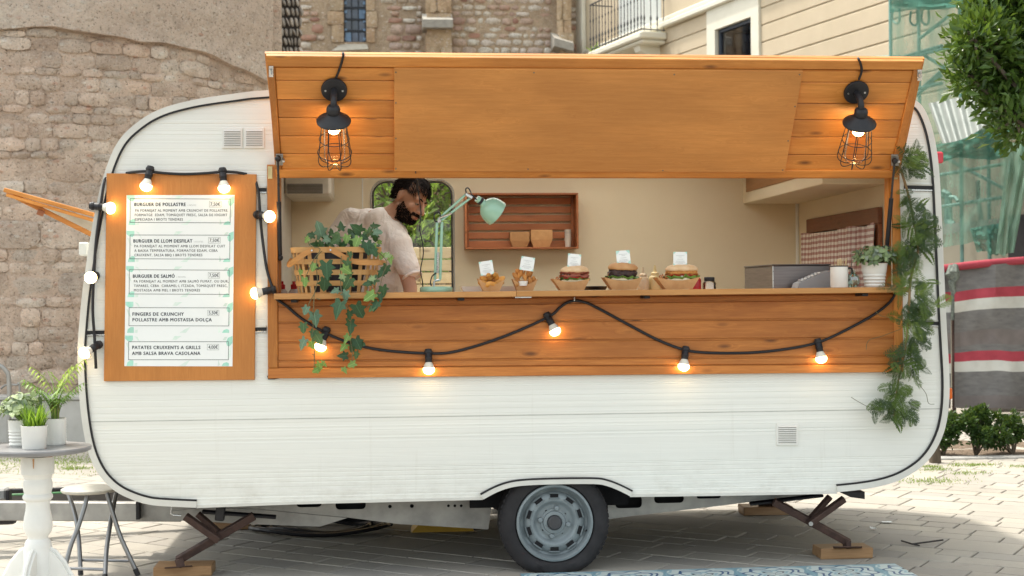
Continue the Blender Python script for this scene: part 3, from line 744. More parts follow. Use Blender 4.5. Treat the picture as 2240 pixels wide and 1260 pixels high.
sheet('debris_net', ((2205, 315), (2262, 300), (2218, 556), (2178, 556)), 1.75, .06, NETD, 'pale green net curtain hanging straight at the right edge', seed=21, fold=5)
sheet('debris_net', ((2122, 500), (2186, 488), (2184, 562), (2136, 548)), 1.7, .10, NETK, 'green net bunched up just above the striped barrier', seed=30, nv=14, fold=4)
COR = mat('corrugated_sheet', (.27, .29, .275), (.20, .225, .21), scale=5, rough=.6, bump=.1)
def corr(u, v):
    px = 2030+u*118-v*(-32+u*20); py = 226-u*22+v*(88-u*22)+10*math.sin(u*3)*v
    return hs(px, py, 1.75+.07*math.sin(u*26)+.5*v)
tag(put('corrugated_sheet', sm(MB().grid(corr, 90, 14).mesh('corrugated_sheet', fix=False)), COR), 'pale corrugated sheet tilted over the netting beside the caravan roof', 'roof sheet')

# ---- striped cloth barrier
BY = 8.6; B = lambda px, py, dy=0.0: at(px, py, BY+dy)
CLG = mat('grey_barrier_cloth', (.20, .195, .19), (.14, .135, .135), scale=9, rough=.9, bump=.3, bscale=220, stretch=(1, 1, 3))
CLG2 = mat('brown_grey_cloth', (.20, .175, .17), (.165, .145, .14), scale=9, rough=.9, bump=.3, bscale=220)
CLR = mat('red_cloth', (.42, .06, .085), (.34, .045, .065), scale=7, rough=.85, bump=.3, bscale=220)
CLW = mat('white_cloth', (.60, .60, .56), (.52, .52, .48), scale=7, rough=.85, bump=.3, bscale=220)
bar_ = thing('cloth_barrier', 'grey barrier cloth with red and white stripes hung from a red rail behind the shrubs', 'barrier', Vector((B(2090, 640).x, BY, 0)))
def ytop(px): return 588-(px-2065)*.105-4*math.sin((px-2000)/90)
rows = [(0, CLG), (52, CLR), (74, CLW), (99, CLG), (146, CLG2), (158, CLG2), (178, CLG), (192, CLR), (213, CLW), (236, CLG), (290, CLG2), (318, CLG)]
def cloth(px0, px1, seed, name='tarp'):
    me = MB(); nu = 26; ys = []
    for (a, _), (b, _) in zip(rows, rows[1:]): ys += [a, (a+b)/2]
    ys += [rows[-1][0]]
    def fn(u, k):
        px = px0+(px1-px0)*u; y0 = ytop(px)+6; y1 = 893+2*noise.noise((px*.03, 1, seed)); f = ys[k]/318
        py = y0+(y1-y0)*f+3.2*math.sin(u*9+f*2+seed)*f*(1-f)*3+2.2*noise.noise((u*4, f*5, seed))
        e = min(u, 1-u); return B(px, py, .16*noise.noise((u*5, f*2, seed+2))+.05*noise.noise((u*14, f*5, seed+4))+.05*math.sin(u*22)*max(0, .12-e)*8-.02)
    vs = [fn(i/nu, k) for k in range(len(ys)) for i in range(nu+1)]; w_ = nu+1
    me.add(vs, [(k*w_+i, k*w_+i+1, (k+1)*w_+i+1, (k+1)*w_+i) for k in range(len(ys)-1) for i in range(nu)])
    m_ = me.mesh(name, fix=False)
    for x in (CLG, CLR, CLW, CLG2): m_.materials.append(x)
    order = {CLG.name: 0, CLR.name: 1, CLW.name: 2, CLG2.name: 3}
    for k in range(len(ys)-1):
        c = rows[k//2][1]
        for i in range(nu): m_.polygons[k*nu+i].material_index = order[c.name]
    put(name, sm(m_), None, bar_)
cloth(1850, 2080, 3); cloth(2088, 2420, 8)
put('top_rail', sm(MB().tube([B(px, ytop(px)+2, -.03) for px in range(1850, 2440, 30)], .045, 10).mesh('top_rail'), 60), CLR, bar_)
for px in (1860, 2085, 2400):
    p = B(px, 640, .02); put('post', MB().tube([(p.x, p.y, 0), (p.x, p.y, B(px, ytop(px)).z)], .024, 8), RUST, bar_)
kn = MB(); kn.tube([B(2090, ytop(2090)-3, -.07), B(2085, 596, -.10), B(2090, 606, -.09), B(2082, 618, -.08), B(2086, 640, -.06), B(2084, 700, -.05)], [.03, .07, .05, .045, .03, .02], 7)
kn.tube([B(2080, ytop(2080)-3, -.06), B(2079, 600, -.09), B(2084, 612, -.09)], [.03, .06, .03], 7)
put('tie_cloth', sm(kn.mesh('tie_cloth')), mat('tie_cloth', (.20, .23, .20), (.09, .10, .09), scale=30, rough=.9, bump=.4), bar_)
tag(put('low_block_wall', MB().box((B(2070, 900, 1).x, BY+.25, 0), (B(2480, 900, 1).x, BY+.5, .5), .01), LOWC), 'pale low concrete wall partly hidden behind the shrubs', 'wall')

# ---- foliage
def leaf_mesh(name, pts, dirs, size, asp=.38, fold=.25, spread=.9, var=.35, mt=None, seed=1, curl=.2):
    """one mesh of many small folded leaves; pts (n,3), dirs (n,3) mean directions"""
    rg = np.random.RandomState(seed); n = len(pts); pts = np.asarray(pts, float); d = np.asarray(dirs, float)+rg.normal(0, spread, (n, 3))*.6
    d /= np.linalg.norm(d, axis=1)[:, None]+1e-9
    r_ = rg.normal(0, 1, (n, 3)); s_ = np.cross(d, r_); s_ /= np.linalg.norm(s_, axis=1)[:, None]+1e-9; u_ = np.cross(s_, d)
    L = (size*(1+rg.uniform(-var, var, n)))[:, None]; wd = L*asp*.5
    b = pts; mid = pts+d*L*.5; tip = pts+d*L-u_*L*curl
    l = mid+s_*wd+u_*wd*fold; r2 = mid-s_*wd+u_*wd*fold
    V = np.empty((n*4, 3)); V[0::4] = b; V[1::4] = l; V[2::4] = tip; V[3::4] = r2
    base = np.arange(n)[:, None]*4
    Fs = np.concatenate([base+np.array([[0, 1, 2]]), base+np.array([[0, 2, 3]])], 1).reshape(-1, 3)
    me = bpy.data.meshes.new(name); me.vertices.add(n*4); me.vertices.foreach_set('co', V.ravel())
    me.loops.add(len(Fs)*3); me.loops.foreach_set('vertex_index', Fs.ravel().astype(np.int32))
    me.polygons.add(len(Fs)); me.polygons.foreach_set('loop_start', np.arange(0, len(Fs)*3, 3, dtype=np.int32))
    me.update(calc_edges=True); me.validate()
    return me
def crown_points(blobs, n_tips, per_tip, tip_r, seed, shell=.55):
    """leaf rosettes at twig ends spread through a set of balls (c, r)"""
    rg = np.random.RandomState(seed); vol = np.array([r**2.3 for c, r in blobs]); vol = vol/vol.sum(); P, D, T = [], [], []
    for _ in range(n_tips):
        c, r = blobs[rg.choice(len(blobs), p=vol)]; d = rg.normal(0, 1, 3); d /= np.linalg.norm(d)
        rr = r*(shell+(1-shell)*rg.random_sample()**.6)*(1+.22*noise.noise((d[0]*2.5+c[0], d[1]*2.5, d[2]*2.5+seed)))
        tip = np.array(c)+d*rr; T.append((Vector(c), Vector(tip)))
        ax = d+np.array([0, 0, .45]); ax /= np.linalg.norm(ax)
        for _k in range(per_tip):
            q = rg.normal(0, 1, 3)*tip_r*.5; P.append(tip+q-ax*tip_r*.4); D.append(ax+q/tip_r*.9)
    return P, D, T
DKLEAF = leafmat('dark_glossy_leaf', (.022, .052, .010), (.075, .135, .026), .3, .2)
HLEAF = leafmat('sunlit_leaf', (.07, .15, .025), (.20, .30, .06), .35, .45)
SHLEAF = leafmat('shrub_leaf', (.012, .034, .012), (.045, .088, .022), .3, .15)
BARK = mat('bark', (.15, .12, .09), (.09, .07, .05), scale=14, rough=.95, bump=.7, bscale=30, stretch=(1, 1, .3))
def tree(name, label, base, blobs, n_tips, per, tip_r, size, asp, mt, seed, trunk_r=.09, group=None, fork=.55):
    t = thing(name, label, 'tree', base, group)
    P, D, T = crown_points(blobs, n_tips, per, tip_r, seed)
    put('crown', leaf_mesh('crown', P, D, size, asp, seed=seed), mt, t)
    tr = MB(); top = Vector(base)+Vector((0, 0, 1)); cz = min(c[2] for c, r in blobs)
    fk = Vector((base[0]+.05, base[1], max(.3, cz*fork)))
    tr.tube(curve([base, Vector(base).lerp(fk, .5)+Vector((.04, .02, 0)), fk], 4), [trunk_r*(1-.04*i) for i in range(9)], 9)
    for c, r in blobs: tr.tube(curve([fk-Vector((0, 0, .1)), fk.lerp(Vector(c), .5)+Vector((.06, -.05, .12)), Vector(c)], 4), [trunk_r*.42*(1-.085*i) for i in range(9)], 6)
    put('trunk', sm(tr.mesh('trunk'), 60), BARK, t)
    tw = MB()
    for a, b in T[::3]: tw.tube([a.lerp(b, .25), b], [.012, .004], 4, False)
    put('twigs', tw, BARK, t)
    return t
TY = 2.4
def blob(px, py, rpx, Y, dy=0.0): p = at(px, py, Y+dy); return (tuple(p), rpx/ppm(Y, px))
tb = [blob(2165, 110, 86, TY), blob(2118, 165, 44, TY, -.1), blob(2200, 30, 100, TY, .2), blob(2230, 180, 85, TY), blob(2225, 262, 58, TY, -.2), blob(2185, 225, 38, TY, -.1), blob(2300, 90, 160, TY, .3), blob(2320, 240, 90, TY), blob(2130, 85, 44, TY, -.2), blob(2180, -70, 70, TY, .2), blob(2400, 60, 170, TY, .3), blob(2480, 220, 120, TY)]
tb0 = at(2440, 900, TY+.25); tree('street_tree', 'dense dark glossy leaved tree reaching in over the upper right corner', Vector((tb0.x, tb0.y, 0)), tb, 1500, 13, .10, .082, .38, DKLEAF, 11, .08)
hb = [blob(850, 440, 90, 4.6), blob(950, 430, 100, 4.6, .2), blob(905, 520, 90, 4.6, -.2), blob(1010, 500, 90, 4.6, .2), blob(800, 520, 80, 4.6), blob(900, 360, 90, 4.6, .3)]
hb0 = at(925, 900, 4.8); tree('window_tree', 'sunlit green tree seen through the rear window of the caravan', Vector((hb0.x, hb0.y, 0)), hb, 520, 11, .09, .075, .34, HLEAF, 23, .08)
for px, Yb, w_, hpx, seed, lab in ((2062, None, 74, 108, 41, 'dark green low shrub half hidden behind the caravan end'), (2134, None, 74, 118, 42, 'dark green low shrub in the middle of the bed, tallest of three'), (2216, None, 88, 104, 43, 'dark green low shrub at the right edge of the bed')):
    b0 = atz(px, 997); t = thing('low_shrub', lab, 'shrub', b0, 'low shrubs in the planting bed'); k = ppm(b0.y, px)
    bl = []
    rg = random.Random(seed)
    for i in range(8):
        bl.append(((b0.x+rg.uniform(-.36, .36)*w_/k, b0.y+rg.uniform(-.12, .12), (.26+.56*rg.random())*hpx/k), rg.uniform(.2, .32)*w_/k))
    P, D, T = crown_points(bl, 330, 8, .028, seed, .35)
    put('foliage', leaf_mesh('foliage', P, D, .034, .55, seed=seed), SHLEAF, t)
    st = MB()
    for c, r in bl: st.tube([b0, Vector(c)], [.012, .005], 5)
    put('stems', st, BARK, t)
sk = atz(2046, 1012); tag(put('wooden_stake', sm(MB().tube([(sk.x, sk.y, 0), (sk.x-.02, sk.y, .32)], [.05, .04], 9).mesh('wooden_stake'), 60), BARK), 'short grey wooden stump showing past the right lower end of the caravan', 'stake')

# board fence seen through the rear window
fz = at(950, 541, 3.3).z; bf = thing('board_fence', 'pale horizontal board fence seen through the rear window', 'fence', Vector((at(930, 640, 3.3).x, 3.3, 0)))
x0, x1 = at(700, 640, 3.3).x, at(1120, 640, 3.3).x; z = fz; k = 0
while z > .1:
    cut = x0+(x1-x0)*(.34 if k % 2 else .52)
    for a, b in ((x0, cut), (cut, x1)):
        put('board', MB().box((a+.003, 3.3+random.uniform(0, .012), z-.082), (b-.003, 3.325, z), .004), PALEW, bf)
    z -= .092; k += 1
for xx in (x0+.1, (x0+x1)/2, x1-.1): put('post', MB().box((xx-.03, 3.328, 0), (xx+.03, 3.39, fz-.03), .004), PALEW, bf)

# cycle hoops at the left edge
for pts, r_, lab in ((((-70, 968), (-70, 850), (-60, 815), (-35, 798), (-8, 797), (12, 810), (20, 840), (19, 974)), .022, 'grey steel cycle hoop at the left edge beside the stone wall'),
                     (((2, 850), (14, 842), (36, 842), (43, 848), (42, 968)), .011, 'thin grey steel hoop just behind the larger cycle hoop')):
    Yh = atz(20, 974).y+(0 if r_ > .02 else .35); base = at(pts[-1][0], pts[-1][1], Yh)
    q = [at(px, py, Yh) for px, py in pts]; q[-1].z = 0
    if r_ > .02: q[0].z = 0
    tag(put('cycle_hoop', sm(MB().tube(curve(q, 5), r_, 10).mesh('cycle_hoop'), 60), STEEL), lab, 'bike rack')
# ================================================================ CARAVAN
def slab(mb, P, n, thick, b=.0015):
    """plate with corners P (front face, in order), front normal n, bevelled front rim"""
    P = [Vector(p) for p in P]; n = Vector(n).normalized(); c = sum(P, Vector())/len(P); k = len(P); ins = []
    for i, p in enumerate(P):
        e0 = (P[i-1]-p).normalized(); e1 = (P[(i+1) % k]-p).normalized(); s_ = e0.cross(e1).length or 1
        ins.append(p+(e0+e1)*(b/s_))
    vs = ins+[p-n*b for p in P]+[p-n*thick for p in P]
    fs = [tuple(range(k)), tuple(range(3*k-1, 2*k-1, -1))]
    for i in range(k):
        j = (i+1) % k; fs += [(i, k+i, k+j, j), (k+i, 2*k+i, 2*k+j, k+j)]
    return mb.add(vs, fs)
NF = Vector((0, -1, 0))
def plate(name, pxs, Y, thick, mt, parent, b=.0015, n=NF):
    return put(name, slab(MB(), [at(px, py, Y) for px, py in pxs], n, thick, b), mt, parent)

BODY = NT('caravan_white_panel'); _v = BODY.obj()
_rib = BODY.noise(BODY.mp(_v, (.02, .02, 34)), 1.0, 3, .6)
_rib2 = BODY.noise(BODY.mp(_v, (.12, .12, 11)), 1.0, 4, .6)
_c = BODY.ramp(_rib2, [(.3, (.755, .76, .715)), (.6, (.80, .80, .75))])
_c = BODY.mix(BODY.ramp(BODY.noise(BODY.mp(_v, (.5, .5, 14)), 1.3, 6, .7), [(.56, 0.0), (.75, .35)]), _c, (.64, .63, .575))
_c = BODY.mix(BODY.ramp(BODY.noise(BODY.mp(_v, (26, 26, 1.1)), 1.0, 5, .65), [(.60, 0.0), (.78, .22)]), _c, (.50, .46, .38))
_zz = BODY.n('SeparateXYZ', {0: _v}).outputs[2]
_c = BODY.mix(BODY.math('MULTIPLY', BODY.ramp(_zz, [(.40, .8), (.62, 0.0)]), BODY.ramp(BODY.noise(BODY.mp(_v, (3, 3, 5)), 2.0, 7, .75), [(.45, 0.0), (.72, .5)])), _c, (.42, .38, .31))      # splashed road dirt low on the panels
_rp = BODY.ramp(_rib, [(.40, 0.0), (.46, 1.0), (.52, 1.0), (.58, .2)])
_c = BODY.mix(BODY.math('MULTIPLY', _rp, .05), _c, (.58, .58, .54))
BODY.bump(BODY.math('ADD', _rp, BODY.math('ADD', BODY.math('MULTIPLY', _rib2, .6), BODY.math('MULTIPLY', BODY.noise(BODY.mp(_v, (1.2, 1, 2.5)), 2.2, 2), 2.2))), .34, .005); BODY.fin(_c, .33, 0, .45); BODY = BODY.m

OUT = [(430, 1108), (350, 1104), (318, 1099), (290, 1090), (264, 1078), (243, 1063), (224, 1043), (209, 1019), (197, 990), (188, 955), (181, 910), (176, 860), (173, 805), (173, 760), (176, 715), (182, 650), (190, 590), (199, 530), (210, 470), (220, 421), (230, 385), (242, 350), (256, 320), (273, 296), (296, 275), (324, 255), (355, 240), (390, 229), (440, 218), (510, 208), (585, 200), (800, 192), (1100, 190), (1400, 192), (1700, 198), (1900, 206), (1970, 213), (1998, 221), (2014, 234), (2026, 256), (2036, 285), (2044, 322), (2050, 370), (2054, 430), (2058, 520), (2062, 610), (2066, 700), (2070, 770), (2073, 830), (2072, 880), (2067, 920), (2057, 955), (2040, 988), (2017, 1015), (1988, 1036), (1955, 1052), (1915, 1063), (1870, 1070), (1830, 1074)]
ARCH = [(1378, 1083), (1352, 1070), (1325, 1060), (1296, 1056), (1200, 1057), (1140, 1060), (1108, 1066), (1082, 1076), (1056, 1090)]
D = 2.06
cr0 = at(1213, 1100, 1.0)
van = thing('caravan', 'white vintage caravan food stall with a raised wooden serving hatch and wooden counter front', 'caravan', Vector((cr0.x, 1.0, 0)))
O3 = [at(px, py, 0) for px, py in OUT]; A3 = [at(px, py, 0) for px, py in ARCH]
loop = O3+A3
hole = [at(px, py, 0) for px, py in ((608, 372), (1962, 372), (1962, 640), (608, 654))]
hole[0].z = hole[1].z = max(hole[0].z, hole[1].z)
sk = MB(); sk.poly(loop, [hole], (0, .03, 0)); put('front_panel', sk, BODY, van)
wnd = [at(px, py, 2.0) for px, py in ((812, 396), (991, 396), (993, 720), (812, 720))]
bk = MB(); bk.poly([p+Vector((0, D, 0)) for p in loop], [[Vector((p.x, D, p.z)) for p in wnd]], (0, -.03, 0)); put('rear_panel', bk, BODY, van)
shell = MB(); n = len(loop); rgx = [(p+Vector((0, .0305, 0)), p+Vector((0, D-.0305, 0))) for p in loop]
def near(px): return min(range(len(O3)), key=lambda i: (O3[i]-at(px, 190, 0)).length)
added_roof_idx = [near(800), near(1100), near(1400)]                      # added unseen roof lights that brighten the cabin, between these outline points and the next
shell.add([q for ab in rgx for q in ab], [(2*i, 2*((i+1) % n), 2*((i+1) % n)+1, 2*i+1) for i in range(n) if i not in added_roof_idx])
YA, YB = .35, 1.70
for ih in added_roof_idx:
    ra, rb_ = loop[ih], loop[ih+1]
    for y0, y1 in ((.0305, YA), (YB, D-.0305)): shell.add([(ra.x, y0, ra.z), (rb_.x, y0, rb_.z), (rb_.x, y1, rb_.z), (ra.x, y1, ra.z)], [(0, 1, 2, 3)])
sh_ = sm(shell.mesh('body_shell', fix=True), 35); sh_.materials.append(BODY); sh_.materials.append(mat('darkened_underside', (.022, .022, .024), rough=.9, bump=.2))  # underside faces darkened in colour to deepen the shade beneath the caravan
for p in sh_.polygons:
    if p.center.z < .48 and abs(p.normal.z) > .75: p.material_index = 1
put('body_shell', sh_, None, van)
# edge trim with its black rubber line
def offs(pts, d):
    out = []
    for i, p in enumerate(pts):
        a, b = pts[max(0, i-1)], pts[min(len(pts)-1, i+1)]; t = (b-a); t.y = 0; t.normalize(); nn = Vector((t.z, 0, -t.x)); out.append(p+nn*d)
    return out
def strip(name, pts, d0, d1, y0, y1, mt, par=None):
    a, b = offs(pts, d0), offs(pts, d1); mb = MB(); k = len(pts); vs = []
    for p, q in zip(a, b): vs += [(p.x, y1, p.z), (p.x, y0, p.z), (q.x, y0, q.z), (q.x, y1, q.z)]
    fs = [(4*i+j, 4*i+(j+1) % 4, 4*i+4+(j+1) % 4, 4*i+4+j) for i in range(k-1) for j in range(4)]+[(0, 1, 2, 3), (4*k-1, 4*k-2, 4*k-3, 4*k-4)]
    mb.add(vs, fs); return put(name, mb, mt, par or van)
fine = curve(O3, 3); inn = lambda s_: s_
mid = sum(O3, Vector())/len(O3); sgn = 1 if (offs(O3, .05)[10]-mid).length < (O3[10]-mid).length else -1
strip('edge_trim', fine, -.004*sgn, .027*sgn, -.016, .02, TRIMW)
strip('rubber_seal', fine, .0275*sgn, .036*sgn, -.013, -.001, BLACK)
bv = [at(px, py, 0) for px, py in ((430, 1105), (640, 1097), (850, 1092), (1056, 1087))]; strip('sill_trim', bv, 0, -.016*sgn if False else .014, -.006, .0, TRIMW)
bv = [at(px, py, 0) for px, py in ((1378, 1081), (1600, 1078), (1830, 1074))]; strip('sill_trim', bv, 0, .014, -.006, .0, TRIMW)
af = curve(A3, 4); sga = 1 if offs(A3, .05)[4].z > A3[4].z else -1
strip('arch_trim', af, -.004*sga, .020*sga, -.020, .05, TRIMW); strip('rubber_seal', af, .0205*sga, .029*sga, -.015, -.001, BLACK)
for (a, b) in (((222, 419), (583, 415)), ((1978, 409), (2051, 411)), ((176, 728), (583, 720)), ((1978, 705), (2062, 708))):
    y = lambda d: [(a[0], a[1]+d), (b[0], b[1]+d)]
    for d0, d1, mt, pr in ((-8, -4, TRIMW, .008), (-3.6, 3.6, BLACK, .006), (4, 8, CHROME, .008)):
        q = y(d0)+y(d1)[::-1]; plate('belt_trim', q, -pr, pr-.0005, mt, van)
sm_ = slab(MB(), [at(183, 922, -.0012), at(2064, 893, -.0012), at(2064, 895, -.0012), at(183, 924, -.0012)], NF, .001, .0002)
put('panel_seam', sm_, mat('painted_seam_shade', (.52, .52, .48), rough=.7), van)  # raised strip, its grey colour standing in for a groove's shade
# vents
def vent(x0, y0, x1, y1, ns, cols=1):
    fr = plate('vent', [(x0, y0), (x1, y0), (x1, y1), (x0, y1)], -.010, .009, WHITEP, van)
    w_ = (x1-x0)/cols
    for c in range(cols):
        a, b = x0+c*w_+4, x0+(c+1)*w_-4
        put('opening', slab(MB(), [at(px, py, -.0105) for px, py in ((a, y0+5), (b, y0+5), (b, y1-5), (a, y1-5))], NF, .0004, .0001), mat('vent_gap', (.30, .29, .27), rough=.8), fr)
        for i in range(ns):
            ya = y0+5+(y1-y0-10)*i/ns; yb = ya+(y1-y0-10)/ns*.62; mb = MB()
            mb.add([at(a, ya, -.011), at(b, ya, -.011), at(b, yb, -.017), at(a, yb, -.017), at(b, yb, -.0112), at(a, yb, -.0112)], [(0, 1, 2, 3), (3, 2, 4, 5)])
            put('slat', mb, WHITEP, fr)
vent(486, 279, 530, 324, 9); vent(534, 279, 578, 324, 9); vent(1699, 927, 1746, 974, 9)
# ---- interior lining
ix0, ix1 = at(637, 500, 1.95).x, at(1746, 500, 1.97).x
zc = 2.33; zf = .52
bkw = MB(); bkw.poly([(ix0-.03, 1.97, zf), (ix1+.03, 1.97, zf), (ix1+.03, 1.97, zc), (ix0-.03, 1.97, zc)], [[Vector((p.x, 1.97, p.z)) for p in wnd]], (0, .03, 0))
put('rear_lining', bkw, CREAM, van)
put('side_lining', MB().box((ix1, .04, zf), (ix1+.02, 1.968, zc), .001), CREAM, van)
put('partition', MB().box((ix0-.02, .04, zf), (ix0, 1.968, zc), .001), mat('white_partition', (.66, .63, .58), (.61, .58, .53), scale=4, rough=.4), van)
def hole_at(ih, i_=0.0, z=zc+.002): ra, rb_ = loop[ih], loop[ih+1]; return [(ra.x+.02+i_, YA+i_, z), (rb_.x-.02-i_, YA+i_, z), (rb_.x-.02-i_, YB-i_, z), (ra.x+.02+i_, YB-i_, z)]
put('ceiling_lining', MB().poly([(ix0-.3, .04, zc+.002), (ix1+.02, .04, zc+.002), (ix1+.02, 1.99, zc+.002), (ix0-.3, 1.99, zc+.002)], [hole_at(i) for i in added_roof_idx], (0, 0, .018)), CREAM, van)
FROST = NT('added_frosted_roof_light'); _tl = FROST.n('BsdfTranslucent', {'Color': (.96, .94, .88)}); _tr = FROST.n('BsdfTransparent'); _mx = FROST.n('MixShader', {0: .4, 1: _tl, 2: _tr}); FROST.t.links.new(_mx.outputs[0], FROST.o.inputs[0]); FROST = FROST.m
for ih in added_roof_idx:  # roof lights made up to let more daylight into the cabin
    ra, rb_ = loop[ih], loop[ih+1]; zt0 = max(ra.z, rb_.z)
    rl_ = put('added_roof_light', MB().poly(hole_at(ih, -.04, zt0+.004), [hole_at(ih, 0, zt0+.004)], (0, 0, .02)), TRIMW, van)
    put('pane', MB().grid(lambda u, v: Vector((ra.x+.02+(rb_.x-ra.x-.04)*u, YA+(YB-YA)*v, zt0+.012+.03*math.sin(math.pi*u)*math.sin(math.pi*v))), 10, 10), FROST, rl_)
    put('added_light_well', MB().poly(hole_at(ih, 0, zc+.021), [hole_at(ih, .004, zc+.021)], (0, 0, zt0-zc-.022)), WHITEP, rl_)
put('cabin_floor', MB().box((-1.2, .04, zf-.03), (ix1+.05, 1.99, zf-.002), .001), mat('vinyl_floor', (.32, .25, .18), scale=6, rough=.5), van)
put('corner_bead', MB().box((ix1-.02, 1.945, zf), (ix1-.001, 1.966, zc), .004), WHITEP, van)
put('joint_strip', MB().box((at(812, 400, 1.97).x-.06, 1.966, zf), (at(812, 400, 1.97).x-.052, 1.9695, zc)), WHITEP, van)
# rear window: rounded chrome frame and pane
def rrect(x0, z0, x1, z1, r_, y, n_=6):
    P = []
    for cx, cz, a0 in ((x1-r_, z1-r_, 0), (x0+r_, z1-r_, 90), (x0+r_, z0+r_, 180), (x1-r_, z0+r_, 270)):
        for i in range(n_+1): a = R(a0+90*i/n_); P.append(Vector((cx+r_*math.cos(a), y, cz+r_*math.sin(a))))
    return P
wx0_, wx1_ = wnd[0].x, wnd[1].x; wz0_, wz1_ = wnd[3].z, wnd[0].z
RB = mat('window_rubber', (.055, .05, .05), rough=.5)
rw = MB(); rw.poly(rrect(wx0_-.03, wz0_-.03, wx1_+.03, wz1_+.03, .11, 1.962), [rrect(wx0_+.012, wz0_, wx1_-.012, wz1_-.012, .085, 1.962)], (0, .007, 0)); rwo = put('rear_window', rw, CREAM, van)
r2 = MB(); r2.tube(rrect(wx0_+.012, wz0_, wx1_-.012, wz1_-.012, .085, 1.955)+[rrect(wx0_+.012, wz0_, wx1_-.012, wz1_-.012, .085, 1.955)[0]], .0055, 6, False); put('frame', r2, RB, rwo)
r3 = MB(); r3.tube(rrect(wx0_-.002, wz0_, wx1_+.002, wz1_+.002, .095, 1.957)+[rrect(wx0_-.002, wz0_, wx1_+.002, wz1_+.002, .095, 1.957)[0]], .0055, 6, False); put('chrome_bead', r3, mat('dull_chrome', (.42, .40, .36), rough=.5, bump=0), rwo)
put('pane', MB().poly(rrect(wx0_+.006, wz0_+.002, wx1_-.006, wz1_-.006, .09, 2.02)), GLASS, rwo)
# overhead cupboard along the right wall, curtain window, extractor
cz = at(1631, 445, 1.9).z; cx = at(1631, 445, 1.9).x
cb_ = put('overhead_cupboard', MB().box((cx, .25, cz), (ix1-.003, 1.966, zc-.002), .004), CREAM, van)
put('cupboard_front', MB().box((cx-.008, .7, cz+.07), (cx-.001, 1.86, zc-.05), .002), wood('cupboard_ply', (.44, .22, .085), (.34, .155, .055), 'y', knots=False), cb_)
XW = ix1-.004
wfm = MB(); c0, c1 = atx(1772, 490, XW), atx(1948, 438, XW)
hz = (c0.z+c1.z)/2; wy0, wy1 = .35, c0.y
wfm.box((XW-.025, wy0, hz-.09), (XW, wy1, hz), .003).box((XW-.025, wy1-.05, 1.15), (XW, wy1, hz-.0905), .003).box((XW-.025, wy0, 1.15), (XW, wy0+.05, hz-.0905), .003)
sw = put('side_window', wfm, wood('window_wood', (.30, .11, .05), (.20, .065, .028), 'y'), van)
put('pane', MB().box((XW-.006, wy0+.05, 1.15), (XW-.003, wy1-.05, hz-.09)), mat('blind_white', (.62, .58, .52), rough=.4), sw)
GING = NT('gingham_cloth'); _v = GING.obj(); _s = GING.n('SeparateXYZ', {0: _v})
_h1 = GING.math('GREATER_THAN', GING.math('FRACT', GING.math('MULTIPLY', _s.outputs[2], 30.0)), .5)
_h2 = GING.math('GREATER_THAN', GING.math('FRACT', GING.math('MULTIPLY', _s.outputs[1], 34.0)), .5)
_sum = GING.math('MULTIPLY_ADD', _h1, .62, GING.math('MULTIPLY', _h2, .38))
GING.fin(GING.ramp(_sum, [(0, (.72, .65, .57)), (.38, (.56, .43, .37)), (.62, (.46, .29, .25)), (1, (.36, .18, .15))]), .9, 0, .1); GING = GING.m
ct = hz-.085
ym = atx(1864, 505, XW-.05).y
for ya, yb, lab in ((ym+.008, wy1+.02, 'brown gingham curtain half hanging beside the corner of the cabin'), (wy0, ym-.008, 'brown gingham curtain half hanging next to the serving opening')):
    def cf(u, v, ya=ya, yb=yb):
        y = ya+(yb-ya)*u; z = ct-.03*math.sin(math.pi*u)*.5*(1-v)-(ct-1.12)*v
        return Vector((XW-.045-.012*math.sin(u*34+1.5*v)-.008*math.sin(u*13+v*2), y, z))
    tag(put('curtain', sm(MB().grid(cf, 60, 14).mesh('curtain', fix=False)), GING), lab, 'curtain', 'gingham curtain halves')
ex = put('extractor_hood', MB().box((ix0+.001, 1.35, at(700, 428, 1.4).z), (at(728, 415, 1.7).x, 1.966, zc-.001), .012), mat('hood_white', (.66, .63, .56), rough=.4), van)
gz0, gz1 = at(680, 427, 1.34).z+.01, at(680, 402, 1.34).z
put('grille', MB().box((ix0+.02, 1.338, gz0), (at(706, 415, 1.34).x, 1.348, gz1), .002), mat('dark_grille', (.20, .185, .17), rough=.7), ex)
for i in range(7): put('grille_slat', MB().box((ix0+.02, 1.330, gz0+(gz1-gz0)*(i+.2)/7), (at(706, 415, 1.34).x, 1.3375, gz0+(gz1-gz0)*(i+.6)/7)), mat('grille_bar', (.36, .34, .31), rough=.6), ex)
pn = tag(put('paper_notice', MB().grid(lambda u, v: Vector((ix0+.003+.012*noise.noise((u*3, v*4, 1))+.01, .25+.9*u, 2.1-.62*v)), 8, 12), mat('clear_film_paper', (.60, .57, .53), (.52, .49, .45), scale=2.5, rough=.35)), 'creased pale paper notice taped to the white partition inside the serving opening', 'notice')
put('counter_top', MB().box((ix0+.002, .045, 1.36), (ix1-.003, .62, 1.393), .003), SHELFW, van)
put('counter_front', MB().box((ix0+.002, .60, zf), (ix1-.003, .618, 1.358), .003), CREAM, van)
